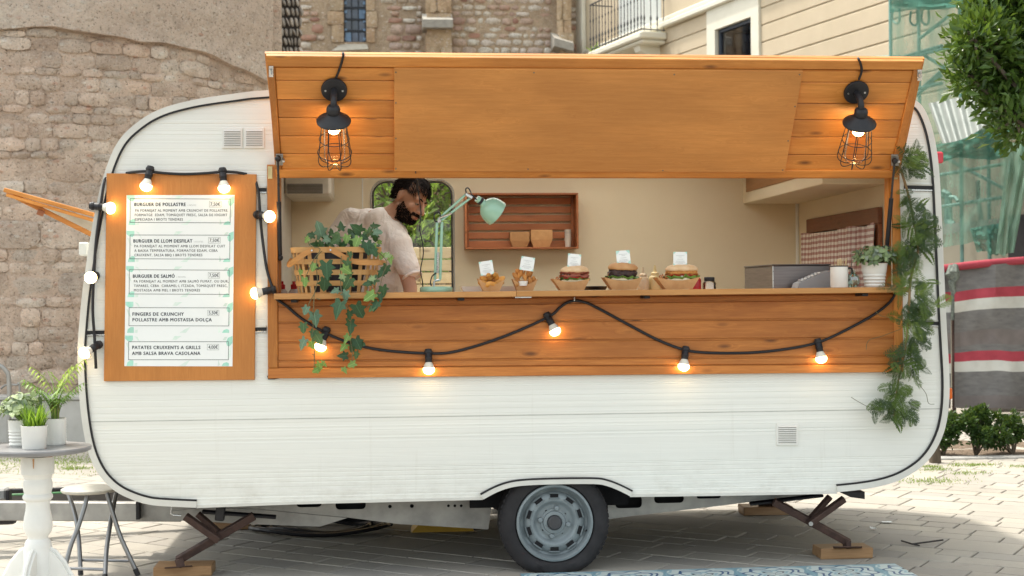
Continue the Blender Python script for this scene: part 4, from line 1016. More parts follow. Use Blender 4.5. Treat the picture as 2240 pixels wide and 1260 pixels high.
# ---- wooden counter front
Lx, Rx = 608, 1957
LY = [656, 670, 706, 749, 790, 805]; RY = [641, 654, 697, 739, 779, 797]
clad = put('counter_cladding', slab(MB(), [at(588, 642, -.0195), at(1975, 629, -.0195), at(1975, 813, -.0195), at(588, 827, -.0195)], NF, .018, .0003), PINEC, van)
for a, b, c, d in zip(LY, LY[1:], RY, RY[1:]):
    plate('plank', [(Lx, a+2), (Rx, c+2), (Rx, d-1.6), (Lx, b-1.6)], -.027, .0072, PINEC, clad, .003)
plate('bottom_rail', [(Lx-22, 805.4), (1977, 797.4), (1977, 814), (Lx-22, 828)], -.032, .012, PINEC, clad, .003)
plate('post', [(584, 360), (Lx-.6, 360), (Lx-.6, 804.8), (586, 804.8)], -.034, .014, PINE_Z, clad, .003)
plate('post', [(1951, 372), (1968, 372), (1977, 796.8), (1957.5, 796.8)], -.034, .014, PINE_Z, clad, .003)
plate('inner_post', [(606.5, 372), (614, 372), (614, 641), (606.5, 641)], .01, .05, PINE_Z, clad, .002)
plate('inner_post', [(1942, 372), (1950, 372), (1950, 627), (1942, 627)], .01, .05, PINE_Z, clad, .002)
fr_ = slab(MB(), [at(606, 372, -.02), at(1966, 372, -.02), at(1966, 384, -.02), at(606, 384, -.02)], NF, .02, .002); put('head_rail', fr_, PINE, clad)
s0, s1 = at(599, 642.5, -.19), at(1990, 627.5, -.19)
shelf = MB(); sz0, sz1 = s0.z, s1.z
def shp(x, y, dz): t = (x-s0.x)/(s1.x-s0.x); return Vector((x, y, sz0+(sz1-sz0)*t+dz))
SHX = at(1130, 640, -.19).x
for a, b in ((s0.x, SHX-.0008), (SHX+.0008, s1.x)):
    P = [shp(a, -.19, 0), shp(b, -.19, 0), shp(b, -.19, -.028), shp(a, -.19, -.028)]
    put('shelf_board', slab(MB(), P, NF, .23, .002), SHELFW, van)
def top(px, Y, dz=.0008): x = at(px, 640, Y).x; return shp(x, Y, dz)      # a point on the shelf
put('shelf_bracket', MB().box((at(1127, 650, -.19).x, -.185, top(1127, -.18, -.034).z), (at(1163, 650, -.19).x, -.05, top(1127, -.18, -.0285).z)), CHROME, van)
for px in (640, 1000, 1400, 1870):
    x = at(px, 655, -.03).x; put('shelf_bracket', MB().box((x, -.15, top(px, -.1, -.045).z), (x+.03, -.0335, top(px, -.1, -.0292).z), .002), BLACK, van)
plate('wood_gasket', [(584, 822), (586, 830), (600, 830), (612, 827.5)], -.012, .010, BLACK, van)
# ---- the raised serving hatch
HA, HB_ = at(609, 390, -.036), at(1966, 391, -.036); HC = at(580, 119, -.45)
hn = (HB_-HA).cross(HC-HA).normalized(); hn = hn if hn.dot(EYE-HA) > 0 else -hn
def fp(px, py, out=0.0): return atp(px, py, HA+hn*out, hn)
def fplate(name, pxs, out, thick, mt, par, b=.002): return put(name, slab(MB(), [fp(px, py, out) for px, py in pxs], hn, thick, b), mt, par)
hatch = put('serving_hatch', slab(MB(), [fp(579, 117, -.020), fp(2023, 128.5, -.020), fp(1966, 391, -.020), fp(608, 390, -.020)], hn, .022, .002), PINE, van)
lerp = lambda a, b, t: a+(b-a)*t
def xin(py, right):      # inner edge of the side stiles
    return lerp(600, 615.5, (py-143)/227) if not right else lerp(1999, 1948, (py-154)/219)
HL = [147, 176, 218, 258, 298, 337, 371]; HR = [154, 181, 228, 263, 301, 339, 373]
for a, b, c, d in zip(HL, HL[1:], HR, HR[1:]):
    fplate('plank', [(xin(a, 0)+1, a+.6), (xin(c, 1)-1, c+.6), (xin(d, 1)-1, d-.6), (xin(b, 0)+1, b-.6)], -.006, .013, PINE, hatch, .003)
fplate('top_rail', [(582, 122.5), (2021, 134.5), (2012.5, 153.4), (584.5, 146.4)], .004, .023, PINE, hatch, .003)
fplate('bottom_rail', [(602, 371.6), (1968.5, 373.6), (1965, 389), (604, 388)], .004, .023, PINE, hatch, .003)
fplate('side_stile', [(585, 147), (xin(147, 0), 147), (xin(371, 0), 371), (602, 371)], .004, .023, PINE_Z, hatch, .003)
fplate('side_stile', [(xin(154, 1), 154), (2012, 154), (1968.8, 373), (xin(373, 1), 373)], .004, .023, PINE_Z, hatch, .003)
ply = fplate('plywood_panel', [(862, 150), (1757, 155.5), (1717, 377.5), (862.5, 374.5)], .016, .0215, PLY, hatch, .0015)
SCR = mat('screw_head', (.22, .17, .12), rough=.4, metal=.6)
for px, py in ((866, 158), (866, 225), (866, 303), (866, 369), (1168, 159), (1155, 370), (1475, 163), (1450, 373), (1749, 163), (1739, 233), (1724, 308), (1712, 372)):
    q = fp(px, py, .0162); put('screw', MB().tube([q-hn*.002, q+hn*.0008], .0045, 8), SCR, hatch)
for px, py in ((593, 157), (2012, 165)):
    q = fp(px, py, .0045); lt = put('latch', slab(MB(), [fp(px-5, py-12, .0085), fp(px+5, py-12, .0085), fp(px+5, py+12, .0085), fp(px-5, py+12, .0085)], hn, .004, .001), CHROME, hatch)
    put('hasp', MB().tube([fp(px, py-5, .012), fp(px, py+5, .012)], .006, 8), CHROME, hatch)
BRASS = mat('pale_brass', (.55, .45, .24), (.42, .33, .16), scale=20, rough=.4, metal=.7)
plate('keeper_plate', [(586, 364), (596, 364), (596, 391), (586, 391)], -.0385, .004, BRASS, van)
plate('keeper_plate', [(1957, 352), (1966, 352), (1964, 392), (1955, 392)], -.0385, .004, BRASS, van)
for (a, b, c, br) in (((608, 347), (612, 440), (612.5, 564), (610, 349)), ((1957, 352), (1951, 435), (1940, 540), (1957, 350))):
    p, q = fp(*a, .03), at(*c, -.012); mid_ = p.lerp(q, .43)
    st = put('gas_strut', sm(MB().tube([mid_, q.lerp(p, .03)], .0115, 10).mesh('gas_strut'), 60), BLACK, van)
    put('rod', sm(MB().tube([p, mid_], .006, 8).mesh('rod'), 60), mat('strut_rod', (.06, .06, .065), rough=.3, metal=.6), st)
    for j_ in (p, q): put('end_joint', sm(MB().ball(j_, .016, 8, 6).mesh('end_joint')), BLACK, st)
    put('strut_bracket', slab(MB(), [fp(br[0]-7, br[1]-11, .012), fp(br[0]+9, br[1]-11, .012), fp(br[0]+9, br[1]+13, .012), fp(br[0]-7, br[1]+13, .012)], hn, .008, .001), STEEL, hatch)
    e = fp(br[0]+10, br[1]+4, .03); put('bolt', MB().tube([e-hn*.02, e], .007, 8), CHROME, hatch)
# ---- raised end window (left), lights, marker box
ef = put('end_window_flap', slab(MB(), [at(10, 411, .35), at(206, 466, .35), at(206, 471, 1.2), at(12, 418, 1.2)], (0, -.2, 1), .012, .002), PINE, van)
put('flap_rail', MB().bar(at(9, 415, .34), at(206, 470, .34), .024, .022, .003).bar(at(14, 426, .345), at(204, 482, .345), .02, .018, .003), PINE, ef)
put('flap_lining', MB().poly([at(62, 437, .40), at(205, 482, .36), at(203, 512, .5), at(100, 462, .5)], (), (0, .004, 0)), mat('flap_liner', (.62, .58, .48), rough=.6), ef)
put('flap_stay', MB().bar(at(28, 427, .38), at(202, 514, .42), .02, .026, .003), PINE, ef)
put('stay_block', MB().bar(at(82, 463, .38), at(96, 468, .38), .02, .03, .003), REDW, ef)
tl = at(2046, 343, 0); put('tail_light', MB().box((tl.x-.01, .025, tl.z-.03), (tl.x+.056, .10, tl.z+.03), .008), mat('red_lens', (.62, .02, .045), rough=.2, spec=.6), van)
tl = at(2072, 862, 0); put('marker_light', MB().box((tl.x-.01, .025, tl.z-.03), (tl.x+.040, .10, tl.z+.03), .006), mat('orange_lens', (.75, .15, .02), rough=.2, spec=.6), van)
tl = at(196, 545, .3); put('socket_box', MB().box((tl.x-.045, .25, tl.z-.035), (tl.x, .4, tl.z+.035), .006), TRIMW, van)
# ---- running gear
RUBB = mat('tyre_rubber', (.024, .022, .024), (.014, .013, .015), scale=14, rough=.75, bump=.15, bscale=70, jitter=.03)
RIMM = mat('wheel_paint', (.235, .27, .285), (.185, .215, .23), scale=9, rough=.45, metal=.25, bump=.08, jitter=.04)
wc = at(1213, 1143, .03); wr = wc.z+.031; YF = .02
Mw = frame((wc.x, YF, wc.z), (1, 0, 0), (0, 0, 1), (0, -1, 0))       # z of the lathe points at us
whl = put('wheel', MB().lathe([(0, -.05), (.07, -.05), (.07, -.02), (0, -.02)], Mw, 24), RIMM, van)
ty = MB(); ty.lathe([(.19, -.02), (.205, .004), (.225, .008), (wr-.034, .004), (wr-.014, -.006), (wr-.003, -.022), (wr, -.045), (wr, -.15), (wr-.02, -.18), (.2, -.18)], Mw, 64)
ty.v = [(x, y-(.012 if z < .06 and y < .08 else 0), max(z, .0015)) for x, y, z in ty.v]      # squashed a little where it stands
put('tyre', sm(ty.mesh('tyre'), 35), RUBB, whl)
td = MB()
for i in range(60):
    a = 2*math.pi*i/60; c = Mw @ Vector((0, 0, -.03)); u = Vector((math.cos(a), 0, math.sin(a))); t_ = Vector((-math.sin(a), 0, math.cos(a)))
    M4 = frame(c+u*(wr-.001), t_, (0, 1, 0), u)
    if (c+u*wr).z > .02: td.box((-.010, -.012, -.01), (.010, .012, .0015), .001, M4)
put('tread_lugs', td, RUBB, whl)
rm = MB(); rm.lathe([(.198, -.004), (.196, .010), (.186, .012), (.178, .004), (.170, -.030), (.158, -.036), (.150, -.022), (.118, -.014), (.106, -.018), (.098, -.030), (.085, -.034), (.062, -.030), (.056, -.012), (.040, -.010), (.040, -.03)], Mw, 48)
put('rim', sm(rm.mesh('rim'), 50), RIMM, whl)
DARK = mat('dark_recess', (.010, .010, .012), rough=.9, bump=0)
for i in range(10):
    a = R(90+36*i); c = Mw @ Vector((.136*math.cos(a), .136*math.sin(a), -.0165)); u = Vector((math.cos(a), 0, math.sin(a))); t_ = Vector((-math.sin(a), 0, math.cos(a)))
    M4 = frame(c, t_, u, (0, -1, 0)); put('rim_slot', MB().box((-.021, -.0085, -.004), (.021, .0085, .0035), .001, M4), DARK, whl)
    put('slot_lip', MB().box((-.028, -.017, -.006), (.028, -.0105, .007), .003, M4).box((-.028, .0105, -.006), (.028, .017, .007), .003, M4), RIMM, whl)
for i in range(4):
    a = R(80+90*i); c = Mw @ Vector((.072*math.cos(a), .072*math.sin(a), -.032)); put('wheel_nut', MB().tube([c, c+Vector((0, -.020, 0)), c+Vector((0, -.023, 0))], [.016, .0135, .009], 6, True), RIMM, whl)
    a = R(35+90*i); c = Mw @ Vector((.07*math.cos(a), .07*math.sin(a), -.0315)); put('rim_hole', MB().tube([c, c+Vector((0, -.003, 0))], .0055, 8), DARK, whl)
put('hub_cap', sm(MB().lathe([(.036, -.03), (.036, .004), (.030, .010), (0, .011)], Mw, 24).mesh('hub_cap'), 40), mat('hub_plastic', (.05, .05, .055), rough=.4), whl)
c = Mw @ Vector((.168, -.045, -.02)); put('valve', MB().tube([c, c+Vector((-.012, -.02, 0))], .004, 6), BLACK, whl)
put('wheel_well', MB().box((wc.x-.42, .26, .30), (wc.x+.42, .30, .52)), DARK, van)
put('axle', MB().tube([(wc.x, .1, wc.z), (wc.x, D-.1, wc.z)], .035, 10), RUST, van)
for sx in (0,):
    o = copy_tree(whl); o.parent = van; o.location = whl.location+Vector((0, D-.24+.2, 0))
CY_ = .36
C = lambda px, py: at(px, py, CY_)
def slot(x0, x1, y0, y1, r_=.02):
    a, b = C(x0, y1), C(x1, y0); return rrect(min(a.x, b.x), min(a.z, b.z), max(a.x, b.x), max(a.z, b.z), r_, CY_, 3)
def dot(px, py, r_): c = C(px, py); return [Vector((c.x+r_*math.cos(2*math.pi*i/8), CY_, c.z+r_*math.sin(2*math.pi*i/8))) for i in range(8)]
ch1 = MB(); ch1.poly([C(372, 1085), C(1080, 1075), C(1068, 1158), C(870, 1146), C(760, 1132), C(560, 1113), C(440, 1109), C(372, 1118)],
                     [slot(648, 704, 1094, 1110), slot(734, 800, 1094, 1115), dot(981, 1106.5, .008), dot(995, 1106.5, .008), dot(1009, 1106.5, .008), dot(853, 1108, .010), dot(901, 1107, .011)], (0, .005, 0))
put('chassis_beam', ch1, STEEL, van)
ch2 = MB(); ch2.poly([C(372, 1119), C(440, 1110), C(560, 1114), C(760, 1133), C(700, 1152), C(587, 1148), C(372, 1138)], (), (0, .05, 0)); put('chassis_flange', ch2, STEEL, van)
ch3 = MB(); ch3.poly([C(1330, 1070), C(1810, 1065), C(1806, 1078), C(1545, 1110), C(1440, 1122), C(1380, 1129), C(1330, 1136)],
                     [slot(1346, 1404, 1084, 1112), slot(1431, 1496, 1081, 1101), slot(1524, 1577, 1078, 1091, .012)], (0, .005, 0)); put('chassis_beam', ch3, STEEL, van)
put('dark_slot_backing', MB().poly([C(380, 1085)+Vector((0, .06, 0)), C(1080, 1075)+Vector((0, .06, 0)), C(1068, 1150)+Vector((0, .06, 0)), C(870, 1140)+Vector((0, .06, 0)), C(640, 1118)+Vector((0, .06, 0))], (), (0, .05, 0)).poly([C(1330, 1070)+Vector((0, .06, 0)), C(1810, 1066)+Vector((0, .06, 0)), C(1545, 1106)+Vector((0, .06, 0)), C(1330, 1130)+Vector((0, .06, 0))], (), (0, .05, 0)), DARK, van)  # dark plates added behind the chassis beams so their slots look shaded
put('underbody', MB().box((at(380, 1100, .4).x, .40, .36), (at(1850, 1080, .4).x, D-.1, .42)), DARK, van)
plate('rear_bumper_bracket', [(1835, 1076), (1892, 1076), (1892, 1092), (1862, 1088)], .12, .1, BLACK, van)
# drawbar reaching out to the left
db0, db1 = at(-420, 1118, 1.0), at(420, 1118, 1.0)
put('drawbar', MB().bar(at(-300, 1115, .95), at(400, 1119, .75), .06, .105, .006), STEEL, van)
put('drawbar', MB().bar(at(-300, 1100, 1.2), at(420, 1075, 1.7), .06, .10, .006), mat('shade_coloured_steel', (.16, .15, .145), rough=.6, metal=.4), van)  # darker copy of the steel, with the far bar's shade in its colour
put('hitch_rail', MB().tube([at(-300, 1077, 1.3), at(20, 1074, 1.3), at(250, 1068, 1.5)], .014, 8), BLACK, van)
put('hitch_cover', MB().box(tuple(at(-60, 1096, 1.02)), (at(12, 1080, 1.02).x, 1.12, at(0, 1070, 1.02).z), .01), mat('hitch_grey', (.34, .34, .33), rough=.5), van)
put('hitch_post', MB().box((at(12, 1080, 1.0).x, 1.0, at(12, 1097, 1.0).z), (at(20, 1080, 1.0).x, 1.06, at(12, 1072, 1.0).z), .003), BLACK, van)
put('drawbar_clamp', MB().box((at(297, 1100, .7).x, .70, at(300, 1137, .7).z), (at(305, 1100, .7).x, .92, at(300, 1098, .7).z), .002), BLACK, van)
put('drawbar_step', MB().tube(curve([at(-40, 1128, .9), at(0, 1130, .9), at(26, 1131, .9), at(29, 1137, .9), at(20, 1140, .9), at(-40, 1141, .9)], 3), .02, 6), BLACK, van)
gh = tag(put('green_hose', MB().tube(curve([at(-30, 1084, 1.25), at(60, 1081, 1.25), at(160, 1076, 1.35), at(260, 1068, 1.5)], 4), .007, 6), mat('green_hose', (.08, .24, .10), rough=.5)), 'thin green hose lying along the drawbar behind the white table', 'hose')
# corner steadies
def arm(name, a, b, Y, w_, par, mt=RUST, dep=.03): return put(name, MB().bar(at(*a, Y), at(*b, Y), dep, w_, .003, up=(0, -.3, 1)), mt, par)
lj = arm('corner_steady', (556, 1128), (388, 1226), .16, .040, van)
arm('steady_arm', (405, 1129), (480, 1182), .125, .036, lj); arm('steady_arm', (432, 1124), (482, 1168), .2, .028, lj)
arm('screw_rod', (442, 1119), (604, 1131), .17, .014, lj, BLACK); put('screw_nut', MB().bar(at(472, 1122, .17), at(492, 1124, .17), .05, .07, .004), BLACK, lj)
arm('foot_lug', (391, 1222), (396, 1241), .15, .04, lj); put('foot_plate', slab(MB(), [at(360, 1241, .1), at(420, 1236, .1), at(424, 1240, .2), at(362, 1245, .2)], (0, 0, 1), .004), RUST, lj)
put('lift_handle', MB().tube([at(375, 1108, .1), at(374, 1124, .1), at(380, 1127, .1), at(396, 1128, .1)], .004, 6), CHROME, van)
rj = arm('corner_steady', (1692, 1097), (1858, 1188), .2, .038, van)
arm('steady_arm', (1768, 1147), (1847, 1091), .165, .034, rj); arm('steady_arm', (1772, 1136), (1816, 1086), .24, .028, rj)
arm('foot_lug', (1852, 1182), (1853, 1199), .2, .045, rj); put('foot_plate', slab(MB(), [at(1822, 1195, .12), at(1886, 1195, .12), at(1884, 1199, .22), at(1824, 1200, .22)], (0, 0, 1), .004), RUST, rj)
arm('screw_rod', (1640, 1102), (1800, 1083), .24, .014, rj, BLACK); put('pivot_bolt', MB().tube([at(1774, 1146, .14), at(1774, 1146, .12)], .012, 8), STEEL, rj)
for src, dx in ((lj, 0), (rj, 0)):
    o = copy_tree(src); o.parent = van; o.location = src.location+Vector((0, 1.55, 0))
# ---- blocks and things on the ground under it
def block_at(px0, px1, pyt, pyb, dep, label, mt=BLOCKW):
    a, b = atz(px0, pyb), atz(px1, pyb); y = (a.y+b.y)/2; zt = at((px0+px1)/2, pyt, y).z
    c = Vector(((a.x+b.x)/2, y+dep/2, 0)); w_ = b.x-a.x
    me = MB().box((-w_/2, -dep/2, .001), (w_/2, dep/2, zt), .004, None, .002).mesh('wooden_block')
    return tag(put('wooden_block', me, mt, loc=c), label, 'block', 'wooden blocks under the caravan steadies')
block_at(336, 462, 1239, 1262, .16, 'brown wooden block under the front left steady, cut by the bottom edge')
block_at(1794, 1913, 1200, 1223, .16, 'brown wooden block under the front right steady beside the patterned mat')
block_at(1626, 1738, 1109, 1128, .16, 'brown wooden block under the far right steady behind the caravan end')
block_at(460, 545, 1146, 1160, .14, 'orange brown wooden block in the shade under the far left steady')
yb_ = atz(968, 1164); a, b = atz(900, 1164), atz(1038, 1164)
tag(put('levelling_ramp', MB().poly([(a.x, yb_.y, .001), (b.x, yb_.y, .001), (b.x-.02, yb_.y, .05), (a.x+.05, yb_.y, .055)], (), (0, .2, 0)), mat('yellow_plastic', (.62, .36, .03), rough=.45)), 'yellow plastic wedge on the dark paving beneath the caravan', 'wedge')
hc = MB()
cc = atz(700, 1160)
for r_ in (.30, .24, .33): hc.tube([cc+Vector((r_*1.3*math.cos(a)+.05*noise.noise((a, r_, 1)), r_*.8*math.sin(a), .015+.012*math.sin(a*3+r_*9)+.01)) for a in [2*math.pi*i/30 for i in range(30)]], .012, 6)
tag(put('cable_coil', hc, BLACK), 'black cable coiled on the shaded paving beneath the caravan', 'cable')
ym0 = atz(1500, 1241)
# ================================================================ MENU BOARD
MY = -.020
mb_c = at(392, 606, MY)
menu = thing('menu_board', 'varnished plywood menu board with a white printed price sheet on the left of the caravan', 'menu board', mb_c)
MP = [at(233, 379, MY), at(561, 381, MY), at(557, 831, MY), at(227, 834, MY)]
put('board', slab(MB(), MP, NF, .015, .002), PLYB, menu)
SP = [at(277, 427, MY-.002), at(513, 426.5, MY-.002), at(508.5, 801.5, MY-.002), at(272, 801, MY-.002)]
sheet_ = put('menu_sheet', slab(MB(), SP, NF, .0015, .0003), PAPERW, menu)
def sp(px, py, out=.0006): return at(px, py, MY-.002-out)
def line_box(mb, x0, y0, x1, y1, x2, y2, x3, y3, w_=.7):
    for (ax, ay), (bx, by) in (((x0, y0), (x1, y1)), ((x1, y1), (x2, y2)), ((x2, y2), (x3, y3)), ((x3, y3), (x0, y0))):
        d = Vector((bx-ax, by-ay)).normalized()*w_; nx, ny = -d.y, d.x
        mb.add([sp(ax-nx-d.x, ay-ny-d.y), sp(bx-nx+d.x, by-ny+d.y), sp(bx+nx+d.x, by+ny+d.y), sp(ax+nx-d.x, ay+ny-d.y)], [(0, 1, 2, 3)])
DG = bpy.context.evaluated_depsgraph_get()
def text_mesh(txt, space=1.0):
    cu = bpy.data.curves.new('t', 'FONT'); cu.body = txt; cu.size = 1; cu.space_character = space; cu.resolution_u = 2
    o = bpy.data.objects.new('t', cu); COL.objects.link(o); dg = bpy.context.evaluated_depsgraph_get(); dg.update()
    me = bpy.data.meshes.new_from_object(o.evaluated_get(dg)); bpy.data.objects.remove(o); bpy.data.curves.remove(cu)
    return me
def text_on(txt, x0, x1, ybase, cap, fnp, mt, parent, name='printed_text', space=1.15, bold=0.0, slope=0.0):
    """flat lettering from x0 to x1 (px), base line ybase, capital height cap (px)"""
    me = text_mesh(txt, space); k = len(me.vertices); co = np.empty(k*3); me.vertices.foreach_get('co', co); co = co.reshape(-1, 3)
    xa, xb = co[:, 0].min(), co[:, 0].max(); sx = (x1-x0)/(xb-xa); sy = cap/.73
    out = [fnp(x0+(c[0]-xa)*sx, ybase-c[1]*sy+slope*(x0+(c[0]-xa)*sx)) for c in co]
    me.vertices.foreach_set('co', np.array(out).ravel()); me.update(); me.name = name
    if bold:
        n0 = MB(); fs = [tuple(p.vertices) for p in me.polygons]
        for dx, dy in ((-bold, 0), (bold, 0), (0, bold)): n0.add([fnp(x0+(c[0]-xa)*sx+dx, ybase-c[1]*sy+dy)+Vector((0, -.00004*(1+abs(dx*3)+dy*5), 0)) for c in co], fs)
        me = n0.mesh(name, fix=False)
    return put(name, me, mt, parent)
INK2 = mat('grey_ink', (.10, .10, .10), rough=.6, bump=0, jitter=0); INK3 = mat('pale_ink', (.42, .44, .42), rough=.6, bump=0, jitter=0)
GREENP = mat('watercolour_green', (.34, .68, .55), (.45, .74, .62), scale=60, rough=.6, bump=0, jitter=.1)
GREENL = mat('watercolour_pale_green', (.64, .78, .70), (.74, .81, .76), scale=40, rough=.6, bump=0, jitter=.1)
cards = [
 (427, 492, (294, 450.5, 406, 8.4, 'BURGUER DE POLLASTRE'), '+ PATATES', (410, 429), [(296, 499, 'PA FORNEJAT AL MOMENT AMB CRUNCHY DE POLLASTRE,'), (295, 497, 'FORMATGE  EDAM, TOMÀQUET FRESC, SALSA DE IOGURT'), (295, 400, 'ESPECIADA I BROTS TENDRES')], 463, '7,50€', (458, 440, 484, 453), (285, 434.5, 504, 435.5, 503.5, 487.5, 284.5, 486.5)),
 (505, 573, (292, 530.5, 420.5, 8.4, 'BURGUER DE LLOM DESFILAT'), '+ PATATES', (424, 444), [(294, 492.5, 'PA FORNEJAT AL MOMENT AMB LLOM DESFILAT CUIT'), (294, 476, 'A BAIXA TEMPERATURA, FORMATGE EDAM, CEBA'), (294, 442.5, 'CRUIXENT, SALSA BBQ I BROTS TENDRES')], 541, '7,50€', (456, 519.5, 482, 532), (284.5, 514, 503, 514.5, 502.5, 567, 284, 566)),
 (582, 650, (291, 607.5, 382, 8.4, 'BURGUER DE SALMÓ'), '+ PATATES', (386, 406), [(293, 500, 'PA FORNEJAT AL MOMENT AMB SALMÓ FUMAT. OU DUR,'), (293, 497.5, 'TÀPARES, CEBA  CARAMEL·L ITZADA, TOMÀQUET FRESC,'), (293, 437.5, 'MOSTASSA AMB MEL I BROTS TENDRES')], 618, '7,50€', (455.5, 596, 480.5, 608.5), (283, 590, 501.5, 591, 501, 644, 282.5, 643)),
 (660, 728, (290, 690.5, 402, 8.4, 'FINGERS DE CRUNCHY'), None, None, [(290, 463, 'POLLASTRE AMB MOSTASSA DOLÇA')], 702.8, '5,50€', (454.5, 678.5, 479, 690.5), (282.5, 673, 501, 673.5, 500.5, 713, 282, 712.5)),
 (734, 802, (289.5, 763.5, 438, 8.4, 'PATATES CRUIXENTS A GRILLS'), None, None, [(289, 438, 'AMB SALSA BRAVA CASOLANA')], 776.2, '4,00€', (453.5, 753, 478.5, 765.5), (281.5, 747.5, 500, 747.5, 499.5, 787, 281, 787)),
]
def blob_px(mb, pts, out=.0003): mb.poly([sp(x, y, out) for x, y in pts])
for y0, y1, (tx, ty_, tx1, cap, title), sub, subx, lines, ly, price, pb, fr in cards:
    gl = MB(); gp = MB()
    L0 = 277-(y0-427)*.0133+.8; R0 = 513-(y0-427)*.0120-.8; b0 = min(y1, 800.6)
    ell = lambda cx, cy, rx, ry, a0=0, a1=360, n_=12, rot=0: [(cx+rx*math.cos(R(a0+(a1-a0)*i/n_))*math.cos(R(rot))-ry*math.sin(R(a0+(a1-a0)*i/n_))*math.sin(R(rot)), cy+rx*math.cos(R(a0+(a1-a0)*i/n_))*math.sin(R(rot))+ry*math.sin(R(a0+(a1-a0)*i/n_))*math.cos(R(rot))) for i in range(n_+1)]
    blob_px(gp, [(L0, y0), (L0+17, y0), (L0+17, y0+9), (L0+13, y0+13.5), (L0+6, y0+12), (L0, y0+7)])
    blob_px(gp, [(L0+3, b0), (L0+5, b0-8), (L0+12, b0-13), (L0+18, b0-12), (L0+18, b0)])
    blob_px(gp, [(R0, y0+1), (R0, y0+16), (R0-7, y0+24), (R0-12, y0+22), (R0-14, y0+14), (R0-10, y0+5)])
    blob_px(gp, [(R0-24, b0), (R0-20, b0-6), (R0-13, b0-8.5), (R0-8, b0-6), (R0-8, b0)])
    blob_px(gl, [(L0+1, y0+15), (L0+6, y0+17), (L0+12, y0+34), (L0+7, y0+30)]); blob_px(gl, [(L0+20, y0+1), (L0+27, y0+3), (L0+33, y0+16)])
    blob_px(gl, [(L0+20, b0), (L0+20, b0-6), (L0+27, b0-7), (L0+26, b0)]); blob_px(gl, [(R0-2, y0+18), (R0-4, y0+46), (R0-12, b0-12), (R0-8, y0+34)])
    blob_px(gl, [(L0+103, y0+9), (L0+108, y0+1), (L0+124, y0+1), (L0+112, y0+9)]); blob_px(gl, [(L0+118, b0), (L0+130, b0-8), (L0+142, b0-13), (L0+132, b0)]); blob_px(gl, [(R0-32, b0), (R0-31, b0-14), (R0-27, b0-2)])
    blob_px(gl, [(R0-22, y0+10), (R0-17, y0+3), (R0-11, y0+3), (R0-15, y0+10)])
    tag(put('printed_leaf', gp, GREENP, sheet_), kind='stuff'); tag(put('printed_leaf', gl, GREENL, sheet_), kind='stuff')
    lb = MB(); line_box(lb, *fr, .55); x0, q0_, x1, q1_ = pb; put('printed_frame', lb, INK2, sheet_)
    lb = MB(); line_box(lb, x0, q0_, x1, q0_, x1, q1_, x0, q1_, .4); put('printed_frame', lb, INK3, sheet_)
    text_on(title, tx, tx1, ty_, 7.6, sp, INK, sheet_, bold=.38)
    text_on(price, x0+2.4, x1-2, q1_-2.6, 8.0, sp, INK, sheet_, space=1.0, bold=.12)
    if sub: text_on(sub, subx[0], subx[1], ty_, 3.4, sp, INK3, sheet_)
    for i, (lx0, lx1, tx_) in enumerate(lines):
        big = len(lines) == 1
        text_on(tx_, lx0, lx1, ly+i*9.75, 7.4 if big else 5.7, sp, INK if big else INK2, sheet_, bold=.34 if big else .14)

# ================================================================ FESTOON LIGHTS
BULB = emis('lit_bulb', (1.0, .66, .28), 5.2, (.95, .9, .8)); BULBW = mat('bulb_plastic', (.80, .76, .66), rough=.3, bump=0, jitter=0)
def festoon(label, cable, lamps, base):
    t = thing('festoon_lights', label, 'string lights', base)
    for c in cable:
        pts = curve([at(px, py, Y) for px, py, Y in c], 6); mb = MB()
        mb.tube(pts, .0074, 7); put('cable', sm(mb.mesh('cable'), 60), BLACK, t)
    for (hx, hy, hY), (bx, by, bY) in lamps:
        a, b = at(hx, hy, hY), at(bx, by, bY); d = (b-a).normalized(); x = d.orthogonal().normalized(); y = d.cross(x); M_ = frame(b, x, y, d)
        k = .0345/.030
        h = put('lamp_holder', sm(MB().lathe([(0, -.098), (.0165, -.098), (.0180, -.094), (.0180, -.056), (.0195, -.054), (.0195, -.049), (.0178, -.047), (.0178, -.030), (.012, -.030)], M_, 14).mesh('lamp_holder'), 40), BLACK, t)
        put('clip', MB().lathe([(.0195, -.09), (.0215, -.088), (.0215, -.078), (.0195, -.076)], M_, 12), BLACK, h)
        put('bulb_neck', sm(MB().lathe([(.0165, -.0305), (.0195, -.024), (.0255, -.012), (.0290, -.001), (.0275, -.001), (.014, -.028)], M_, 18).mesh('bulb_neck')), BULBW, h)
        put('bulb', sm(MB().lathe([(.0288, -.0005), (.0296, .004), (.0285, .013), (.0235, .0215), (.0150, .0275), (.0065, .0298), (0, .030)], M_, 18).mesh('bulb')), BULB, h)
    return t
K = -.045
festoon('black festoon cable of seven lit bulbs looped around the menu board', [
    [(210, 806, -.03), (209, 785, -.035), (207, 740, -.03), (203, 680, -.03), (205, 610, -.03), (210, 530, -.03), (219, 460, -.03), (226, 410, -.03), (230, 392, -.012), (236, 384, -.008)],
    [(276, 379, -.012), (300, 376, -.03), (326, 375, -.04), (350, 378, -.035), (400, 381, -.03), (450, 379, -.035), (487, 376, -.04), (515, 377, -.03), (540, 381, -.012)],
    [(560, 398, -.012), (566, 425, -.03), (569, 470, -.035), (575, 530, -.03), (584, 590, -.045), (597, 632, -.06), (606, 655, -.05)]],
    [((328, 372, K), (320, 405, -.06)), ((487, 374, K), (490, 409, -.06)), ((207, 451, K), (239, 455, -.055)), ((565, 470, -.03), (588, 473.5, -.08)), ((207, 604, -.03), (199, 607, -.095)), ((600, 633, -.05), (561, 641, -.06)), ((211, 757, -.03), (187, 771, -.075))], mb_c)
